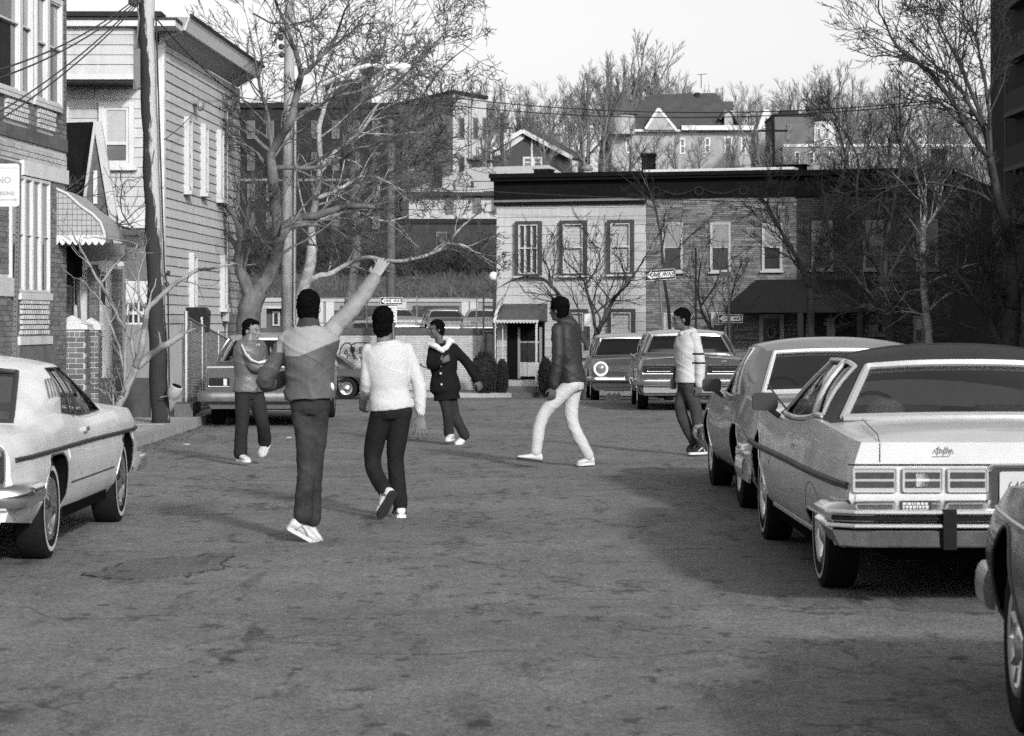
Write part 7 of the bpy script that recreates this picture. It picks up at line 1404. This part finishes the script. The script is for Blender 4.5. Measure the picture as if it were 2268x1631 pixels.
def hair(par, c, M, sc=1., big=1., mt=None):
    b = MB()
    def E(p, ax): b.ball(c + M @ (Vector(p) * sc), ax[0] * sc, ax[1] * sc, ax[2] * sc, 18, 12, M=M)
    E((0, -.024, .048), (.082 * big, .098 * big, .088 * big)); E((0, -.055, -.012), (.07 * big, .054, .085)); E((0, -.05, -.07), (.058, .04, .045)); E((0, .03, .085), (.058 * big, .045, .036 * big)); E((.06, -.03, .02), (.022, .052, .055)); E((-.06, -.03, .02), (.022, .052, .055)); E((.05, -.045, -.04), (.025, .04, .04)); E((-.05, -.045, -.04), (.025, .04, .04))
    me = vox_mesh(b, 'hair', .006, 3, fn=lambda p: .005 * noise.noise(p * 22) + .007 * noise.noise(p * 55) + .006 * noise.noise(p * 110)); return mk(me, 'hair', mt or HAIR, par)
def eyes(par, c, M, sc=1.):
    for sg in (1, -1):
        b = MB(); q = c + M @ (Vector((sg * .031, .079, .006)) * sc); b.ball(q, .011 * sc, .006 * sc, .0048 * sc, 10, 7, M=M); e = b.build('eye', EYEDK, par, smooth=180); b = MB(); q = c + M @ (Vector((sg * .031, .0845, .006)) * sc); b.ball(q, .005 * sc, .003 * sc, .0045 * sc, 8, 5, M=M); b.build('iris', LIPM, e, smooth=180)
        b = MB(); b.tube([c + M @ (Vector(p) * sc) for p in ((sg * .016, .0915, .027), (sg * .032, .0895, .031), (sg * .045, .079, .027))], .0025 * sc, 5); b.build('eyebrow', HAIR, par)
TOR = [(-.13, .10, .09), (-.04, .155, .112), (.08, .15, .108), (.3, .132, .095), (.52, .152, .108), (.72, .168, .115), (.86, .165, .10), (.95, .11, .075), (1.02, .062, .06)]
def torso(mb, HL, HR, SL, SR, NK, infl=0., lo=-.13, hi=1.02, b=1., belly=0., flare=0.):
    hm = (HL + HR) / 2; ax = NK - hm; up = ax.normalized(); lh = (HR - HL).normalized(); ls = (SR - SL).normalized(); rings = []
    ts = [lo] + [r[0] for r in TOR if lo < r[0] < hi] + [hi]
    for t in ts:
        w = interp([(r[0], r[1]) for r in TOR], t) * b; d = interp([(r[0], r[2]) for r in TOR], t) * b; k = min(1, max(0, t)); l = (lh * (1 - k) + ls * k); l = (l - up * l.dot(up)).normalized(); dp = l.cross(up); s0 = (SL + SR) / 2; c = hm + ax * t
        if .5 < t < .96: c = c.lerp(c + (s0 - (hm + ax * .86)), (t - .5) / .46 * .8)
        g = infl + (flare * max(0, .35 - t)); rings.append((c, l * (w + g), dp * (d + g + belly * math.sin(PI * min(1, max(0, t))))))
    loft(mb, rings, 24)
def folds(amp, f=(5, 5, 9), sd=0):
    def fn(p):
        q = Vector((p.x * f[0] + sd, p.y * f[1], p.z * f[2])); a = noise.noise(q); b = 1 - abs(noise.noise(q * 1.9 + Vector((7, 3, sd)))) * 2; w = noise.noise(p * 3 + Vector((sd, 0, 0))) * .12; c = max(0, 1 - abs(noise.noise(Vector((p.x * 3.5 + p.z * 4 + sd + w, p.y * 3.5, p.z * 8 + p.x * 5 + w * 8)))) * 3) ** 1.4; c2 = max(0, 1 - abs(noise.noise(Vector((p.x * 6 - p.z * 6 + sd * 2, p.y * 6 + 9, p.z * 11 - p.x * 5)))) * 5) ** 1.4; return amp * (a * .9 + c * .55 + c2 * .22 - .3)
    return fn
class Person:
    def __init__(s, label, Y, px, py, gy=None):
        s.Y = Y; s.o = Vector((PX(px, Y), Y, gz(Y))); s.label = label; s.b = MB()
    def J(s, p): return W(p[0], p[1], s.Y + (p[2] if len(p) > 2 else 0)) - s.o
    def base(s, d, skin, hd, fwd, hup=(0, 0, 1), hs=1., bsc=1.):
        """d: joints in picture units with a depth offset; builds the one continuous body"""
        s.d = {k: s.J(v) for k, v in d.items()}; J = s.d; b = s.b
        torso(b, J['HL'], J['HR'], J['SL'], J['SR'], J['NK'], -.034, b=bsc)
        for S_, E_, W_ in (('SL', 'EL', 'WL'), ('SR', 'ER', 'WR')): limb(b, [J[S_], J[E_], J[W_]], [.052, .046, .042, .036, .028])
        for H_, K_, A_ in (('HL', 'KL', 'AL'), ('HR', 'KR', 'AR')): limb(b, [J[H_], J[K_], J[A_]], [.07, .062, .048, .046, .032])
        c = s.J(hd); s.hc = c; u = Vector(hup).normalized(); limb(b, [J['NK'] - Vector((0, 0, .03)), J['NK'].lerp(c, .5) , c - u * .05], [.06, .054, .056]); s.M = head(b, c, fwd, hup, hs); s.hs = hs; s.skin = skin
    def finish(s):
        me = vox_mesh(s.b, 'person', .006, 4, .5); me.materials.append(s.skin); o = mk(me, 'person', s.skin, None); o.location = s.o; tag(o, s.label, 'person'); s.root = o; return o
    def top(s, name, mats, sl=.066, infl=.022, lo=-.02, hi=.98, amp=.008, sd=1, pick=None, b=1., end=.93, belly=0., cuff=None, wr=.05, flare=0., collar=None, hemband=None):
        J = s.d; m = MB(); torso(m, J['HL'], J['HR'], J['SL'], J['SR'], J['NK'], infl, lo, hi, b, belly, flare)
        for S_, E_, W_ in (('SL', 'EL', 'WL'), ('SR', 'ER', 'WR')):
            w = J[E_].lerp(J[W_], end); limb(m, [J[S_], J[E_], w], [sl + .006, sl, sl * .98, sl * .94, wr])
        if collar: limb(m, [J['NK'] - Vector((0, 0, .04)), J['NK'].lerp(s.hc, collar)], [.092, .08])
        if hemband: hm = (J['HL'] + J['HR']) / 2; ax = (J['NK'] - hm); l = (J['HR'] - J['HL']).normalized(); up = ax.normalized(); l = (l - up * l.dot(up)).normalized(); dp = l.cross(up); loft(m, [(hm + ax * (lo + .0), l * hemband, dp * hemband * .78), (hm + ax * (lo + .05), l * (hemband + .014), dp * (hemband + .014) * .78), (hm + ax * (lo + .12), l * (hemband + .01), dp * (hemband + .012) * .78)], 24)
        me = vox_mesh(m, name, .008, 5, fn=folds(amp, (5, 5, 6), sd)); return mk(me, name, mats, s.root, pick)
    def trousers(s, mt, th=.094, kn=.07, hem=.07, amp=.006, sd=2, hiT=.12, infl=.012, endk=.97, pick=None, name='trousers'):
        J = s.d; m = MB(); torso(m, J['HL'], J['HR'], J['SL'], J['SR'], J['NK'], infl, -.12, hiT, .9)
        for H_, K_, A_ in (('HL', 'KL', 'AL'), ('HR', 'KR', 'AR')): limb(m, [J[H_] + Vector((0, 0, -.01)), J[K_], J[K_].lerp(J[A_], endk)], [th, th * .93, kn, kn * .98, hem], 8)
        me = vox_mesh(m, name, .008, 5, fn=folds(amp, (6, 6, 8), sd)); return mk(me, name, mt, s.root, pick)
    def band(s, name, t0, t1, infl, mt, w=None):
        J = s.d; m = MB(); torso(m, J['HL'], J['HR'], J['SL'], J['SR'], J['NK'], infl, t0, t1, .9); return m.build(name, mt, s.root, smooth=40)
DENIM = mat('dark_denim', .02, .85, .18, 9, .25, 140, var2=.25, scale2=3); DENIM2 = mat('faded_denim', .03, .85, .25, 9, .3, 140, var2=.55, scale2=4.5); WPANTS = mat('white_trousers', .42, .8, .06, 6, .12, 90); SHOEW = mat('white_sneaker', .5, .55, .08, 12); SOLEW = mat('white_sole', .55, .6, .1, 15); SOLED = mat('dark_sole', .03, .8, .1)
c6 = lambda x, y, d=0: (489.9 + .3671 * x, 635 + .3671 * y, d)
# 1: boy throwing, seen from behind
p = Person('boy in two tone bomber jacket throwing with his right arm raised, up on his toes', 17.35, 688, 1200)
p.base(dict(NK=c6(527, 228), SL=c6(415, 312), SR=c6(672, 258, .03), EL=c6(262, 575, .10), WL=c6(395, 545, .3), ER=(790, 672, .14), WR=(827, 621, .28), HL=c6(490, 715), HR=c6(588, 715), KL=c6(512, 1060, .02), KR=c6(560, 1062, .06), AL=c6(492, 1400, .0), AR=c6(545, 1412, .1)), SKIN_H, c6(531, 130, .03), (.12, 1, .1))
hand(p.b, p.J((829, 617, .29)), p.J((849, 578, .36)) - p.J((829, 617, .29)), (.3, .9, -.2), (-.8, 0, .4), .1, .05, 1.12); hand(p.b, p.d['WL'], (.6, .5, .3), (0, 0, -1), (0, 1, 0), .5, .05)
p.finish(); hair(p.root, p.hc, p.M, 1.0, 1.0)
JG, JL, JD = mat('jacket_grey', .075, .6, .2, 5, .12, 60, var2=.25, scale2=5), mat('jacket_pale_yoke', .25, .6, .1, 5, .1, 60), mat('jacket_ribbing', .04, .8, .15, 8, .3, 60)
JS = mat('jacket_sleeve', .2, .6, .2, 5, .12, 60, var2=.2, scale2=5)
sl0, sr0, er0 = p.d['SL'], p.d['SR'], p.d['ER']; nk0 = p.d['NK']; hm0 = (p.d['HL'] + p.d['HR']) / 2
def pick1(c):
    if (c - nk0).length < .095 and c.z > nk0.z - .035: return 2
    if (c - sr0).dot((er0 - sr0).normalized()) > .03 and c.x > sr0.x - .02: return 3
    if c.z > nk0.z - .20 + (c.x - nk0.x) * .42 and c.x > sl0.x - .09 and c.z > sl0.z - .12 and not (c.x < sl0.x - .03 and c.z < sl0.z - .1): return 1
    hb = hm0.z + .12
    return 0
p.top('jacket', [JG, JL, JD, JS], .066, .034, .07, .97, .013, 3, pick1, end=.97, belly=.02, wr=.054, collar=.35, hemband=.172)
p.trousers(DENIM2, .084, .066, .064, .009, 4, infl=.006)
p.band('belt', .05, .085, .005, mat('leather_belt', .02, .5, .2, 10))
b = MB(); b.ball(p.J(c6(664, 608, -.04)), .022, .015, .034, 10, 7); b.build('shirt_tail', SHOEW, p.root)
shoe(p.root, p.d['AL'] + Vector((-.02, 0, -.02)), p.J(c6(634, 1540, .08)) - p.J(c6(455, 1445, 0)), (.35, -.2, 1), SHOEW, SOLEW, 1.05, mat('shoe_grey', .3, .6, 0)); shoe(p.root, p.d['AR'] + Vector((.0, .02, -.03)), p.J(c6(655, 1515, .2)) - p.J(c6(530, 1430, .1)), (.35, -.1, 1), SHOEW, SOLEW, 1.0)
# 2: boy in white sweater
p = Person('boy in white sweater and dark jeans stepping away with one sole turned to us', 19.4, 866, 1150)
p.base(dict(NK=c6(982, 322, -.02), SL=c6(893, 388), SR=c6(1118, 385), EL=c6(878, 580, -.02), WL=c6(868, 668, .16), ER=c6(1188, 575), WR=c6(1205, 772, -.03), HL=c6(970, 745), HR=c6(1085, 745), KL=c6(912, 1050, .12), KR=c6(1052, 1045, .08), AL=c6(990, 1240, -.12), AR=c6(1082, 1325, .12)), SKIN_M, c6(978, 222, .0), (.05, 1, .0))
hand(p.b, p.d['WR'] - Vector((0, 0, .01)), (.02, -.1, -1), (0, 1, 0), (-1, 0, 0), .18, .14, 1.1); hand(p.b, p.d['WL'], (-.25, .25, -.9), (.6, .5, .2), (.2, 1, 0), .55, .06)
p.finish(); hair(p.root, p.hc, p.M, 1.0, 1.02)
SWT = mat('white_sweater', .44, .85, .05, 10, .15, 110); p.top('sweater', [SWT, SKIN_M], .056, .022, .015, .98, .0065, 9, None, end=.93, wr=.04, hemband=.158)
p.trousers(mat('black_jeans', .012, .85, .2, 9, .2, 120), .09, .068, .06, .005, 5)
shoe(p.root, p.d['AL'], p.J(c6(925, 1395, -.06)) - p.J(c6(1015, 1235, -.12)), (-.55, .55, .5), SHOEW, SOLED, 1.05, GREYM); shoe(p.root, p.d['AR'] + Vector((0, 0, -.005)), (-.05, .27, -.02), (0, 0, 1), SHOEW, SOLEW, 1.05, DARKM)
# 3: boy in striped track jacket on the left
c5 = lambda x, y, d=0: (508 + .217 * x, 689.5 + .217 * y, d)
p = Person('boy in grey track jacket with white shoulder stripes running in from the left', 26.7, 545, 1030)
p.base(dict(NK=c5(205, 305), SL=c5(130, 355, -.06), SR=c5(305, 350, .12), EL=c5(255, 560, -.16), WL=c5(425, 520, -.14), ER=c5(370, 520, .05), WR=c5(450, 470, -.08), HL=c5(135, 830, -.03), HR=c5(270, 835, .05), KL=c5(128, 1130, -.06), KR=c5(335, 1120, -.02), AL=c5(112, 1455, .0), AR=c5(362, 1330, .16)), SKIN_L, c5(228, 200), (.88, -.45, -.1))
hand(p.b, p.d['WL'] + Vector((.0, 0, .02)), (.55, -.1, .8), (.5, .5, 0), (-.5, 0, .5), .4, .05); hand(p.b, p.d['WR'], (.35, -.2, .9), (0, 1, 0), (-1, 0, 0), .4, .05)
p.finish(); hair(p.root, p.hc, p.M, 1., .96); eyes(p.root, p.hc, p.M)
TRK = mat('track_jacket', .085, .5, .15, 6, .12, 50, spec=.6); p.top('track_jacket', [TRK], .064, .032, .02, .99, .012, 13, None, end=.96, wr=.046, collar=.3, hemband=.165, belly=.01)
for pts in ([c5(125, 345, -.16), c5(165, 430, -.235), c5(225, 500, -.25), c5(298, 528, -.24)], [c5(298, 528, -.24), c5(370, 512, -.225), c5(430, 490, -.215), c5(445, 520, -.21)]):
    b = MB(); b.tube([p.J(x) for x in pts], [.014, .016, .016, .014], 6, sq=.6); b.build('sleeve_stripe', SHOEW, p.root)
for i, x in enumerate((205, 235, 255, 275, 300)): b = MB(); b.ball(p.J(c5(x, 378 - i * 9, -.1 + .01 * i)), .009, .007, .012, 6, 4); b.build('chest_letter', SHOEW, p.root)
b = MB(); b.tube([p.J(c5(290, 780, -.12)), p.J(c5(288, 830, -.12))], .006, 5); b.build('zip', CHROMED, p.root)
p.trousers(mat('dark_slacks', .018, .85, .15, 8, .15, 80), .092, .072, .078, .006, 6)
shoe(p.root, p.d['AL'], (.14, -.22, -.0), (0, 0, 1), SHOEW, SOLEW, 1.); shoe(p.root, p.d['AR'], p.J(c5(312, 1478, -.02)) - p.J(c5(385, 1345, .14)), (-.2, -.75, .4), mat('grey_sneaker', .4, .6, .1), SOLEW, 1.)
# 4: child in black coat
c8 = lambda x, y, d=0: (907.2 + .19467 * x, 689.5 + .19467 * y, d)
p = Person('boy in black buttoned coat with white collar twisting round as he runs', 31.1, 992, 985)
p.base(dict(NK=c8(352, 345), SL=c8(260, 450, -.05), SR=c8(500, 425, .06), EL=c8(245, 620, -.14), WL=c8(345, 588, -.24), ER=c8(655, 590, .02), WR=c8(768, 780, -.02), HL=c8(365, 870, -.02), HR=c8(455, 870, .04), KL=c8(428, 1140, -.05), KR=c8(512, 1170, .05), AL=c8(448, 1400, .02), AR=c8(632, 1420, .05)), SKIN_D, c8(305, 210), (-.95, -.28, -.1), (-.1, 0, 1), .95)
hand(p.b, p.d['WL'], (.75, -.05, .45), (0, 1, 0), (0, 0, 1), .3, .05, .95); hand(p.b, p.d['WR'], (.35, -.1, -.9), (-.3, .9, 0), (-.8, -.3, 0), .35, .08, .95)
p.finish(); hair(p.root, p.hc, p.M, .95, .98); eyes(p.root, p.hc, p.M, .95)
COAT = mat('black_coat', .006, .9, .2, 10, .2, 90); p.top('coat', [COAT], .062, .034, -.26, .96, .009, 17, None, end=.95, wr=.05, flare=.06)
for pts, r_ in (([c8(215, 375, -.13), c8(290, 400, -.17), c8(370, 450, -.17)], .042), ([c8(385, 310, .0), c8(440, 340, -.07), c8(430, 390, -.13), c8(380, 430, -.16)], .045), ([c8(385, 310, .08), c8(490, 350, .08)], .042)):
    b = MB(); limb(b, [p.J(x) for x in pts], [r_ * .7, r_, r_ * .75]); me = vox_mesh(b, 'fleece_collar', .011, 3, fn=folds(.012, (14, 14, 14), 3)); mk(me, 'fleece_collar', mat('white_fleece', .5, .9, .08, 20, .3, 60) if 'white_fleece' not in bpy.data.materials else bpy.data.materials['white_fleece'], p.root)
for x, y in ((350, 625), (352, 710), (362, 835)): b = MB(); b.lathe([(.014, -.2), (.015, 0), (.009, .009), (0, .01)], p.J(c8(x, y, -.20)), (0, -1, 0), 10); b.build('button', OFFW, p.root)
p.trousers(mat('brown_corduroy', .022, .9, .2, 8, .3, 70), .086, .066, .066, .005, 8, hiT=.05)
shoe(p.root, p.d['AL'] + Vector((.03, 0, 0)), (-.06, -.24, -.0), (0, 0, 1), SHOEW, SOLEW, .95); shoe(p.root, p.d['AR'] + Vector((.0, 0, 0)), p.J(c8(575, 1520, -.05)) - p.J(c8(700, 1395, .06)), (.5, -.3, .7), SHOEW, SOLEW, .95)
# 5: boy in dark jacket and white trousers
c7 = lambda x, y, d=0: (1115.9 + .25033 * x, 644.1 + .25033 * y, d)
p = Person('young man in dark hooded jacket and white trousers striding across the road', 26.3, 1255, 1035)
p.base(dict(NK=c7(520, 262), SL=c7(478, 345, -.17), SR=c7(600, 330, .16), EL=c7(478, 600, -.22), WL=c7(440, 850, -.2), ER=c7(590, 600, .22), WR=c7(500, 820, .2), HL=c7(600, 820, -.085), HR=c7(628, 815, .085), KL=c7(345, 1110, -.08), KR=c7(600, 1140, .06), AL=c7(283, 1440, -.06), AR=c7(755, 1470, .08)), SKIN_D, c7(485, 172), (-.8, .55, -.05), (-.12, 0, 1))
hand(p.b, p.d['WL'], (-.15, 0, -1), (-.2, 1, 0), (-1, -.2, 0), .45, .05, 1.05); hand(p.b, p.d['WR'], (-.4, 0, -.9), (0, -1, 0), (-1, 0, 0), .4, .05)
p.finish(); hair(p.root, p.hc, p.M, 1.0, 1.12); eyes(p.root, p.hc, p.M)
HOOD = mat('dark_red_nylon', .022, .6, .25, 6, .1, 50, spec=.3); p.top('jacket', [HOOD], .068, .032, -.0, .98, .012, 23, None, end=.95, wr=.05, hemband=.16, belly=.01)
b = MB(); limb(b, [p.J(x) for x in (c7(520, 275, -.06), c7(590, 300, -.02), c7(625, 370, .02), c7(610, 430, .04))], [.05, .075, .07, .04]); me = vox_mesh(b, 'hood', .01, 5, fn=folds(.012, (10, 10, 10), 4)); mk(me, 'hood', HOOD, p.root)
p.trousers(WPANTS, .088, .067, .06, .007, 10, hiT=.13)
shoe(p.root, p.d['AL'] + Vector((.02, 0, -.005)), p.J(c7(92, 1500, -.08)) - p.J(c7(315, 1530, -.05)), (.1, 0, 1), SHOEW, SOLED, 1.05); shoe(p.root, p.d['AR'], p.J(c7(650, 1535, .05)) - p.J(c7(805, 1525, .08)), (.1, -.1, 1), SHOEW, SOLEW, 1.)
# 6: boy in white jacket beside the parked cars
c9 = lambda x, y, d=0: (1270 + .25033 * x, 653.2 + .25033 * y, d)
p = Person('boy in white jacket with dark sleeve bands walking beside the parked grey coupe', 28.5, 1530, 1010)
p.base(dict(NK=c9(1000, 315), SL=c9(970, 385, .15), SR=c9(1075, 378, -.13), EL=c9(955, 590, .2), WL=c9(905, 740, .12), ER=c9(1120, 590, -.15), WR=c9(1115, 800, -.17), HL=c9(1000, 785, .07), HR=c9(1025, 790, -.08), KL=c9(950, 1020, .04), KR=c9(1090, 1060, -.06), AL=c9(1070, 1300, .1), AR=c9(1140, 1345, -.04)), SKIN_D, c9(950, 222), (-.93, -.25, -.08), (-.12, 0, 1))
hand(p.b, p.d['WR'], (-.15, 0, -1), (-.3, 1, 0), (-1, -.2, 0), .5, .04, 1.05); hand(p.b, p.d['WL'], (-.35, -.1, -.9), (.4, -1, 0), (-.8, 0, 0), .5, .05)
p.finish(); hair(p.root, p.hc, p.M, 1., 1.05); eyes(p.root, p.hc, p.M)
WJ = mat('white_padded_jacket', .4, .6, .08, 6, .12, 50); DKB = mat('dark_knit', .03, .85, .2, 10); er_, wr_, sr_ = p.d['ER'], p.d['WR'], p.d['SR']; el_, wl_ = p.d['EL'], p.d['WL']
def pick6(c):
    if (c - er_).length < .3 and c.x > er_.x - .09:
        t = c.z - er_.z
        if -.03 < t < -.005 or .075 < t < .1: return 1
    if (c - el_).dot((wl_ - el_).normalized()) > .0 and c.y > .05 and (c - el_).length < .32 and c.x < el_.x + .06: return 1
    return 0
p.top('jacket', [WJ, DKB], .064, .03, .02, .98, .011, 29, pick6, end=.97, wr=.046, hemband=.158, belly=.01); b = MB(); limb(b, [p.J(c9(1015, 320, .05)), p.J(c9(1060, 330, -.04)), p.J(c9(960, 345, -.06))], [.045, .05, .035]); me = vox_mesh(b, 'collar', .01, 4, fn=folds(.008, (12, 12, 12), 3)); mk(me, 'collar', WJ, p.root)
p.trousers(mat('grey_denim', .04, .85, .18, 9, .2, 120, var2=.25, scale2=5), .088, .07, .066, .007, 12)
DSH = mat('dark_sneaker', .02, .6, .2); shoe(p.root, p.d['AL'], p.J(c9(995, 1410, .06)) - p.J(c9(1105, 1335, .1)), (.4, -.2, .8), DSH, SOLED, 1., SHOEW); shoe(p.root, p.d['AR'], (-.2, -.16, -.0), (0, 0, 1), DSH, SOLEW, 1., SHOEW)
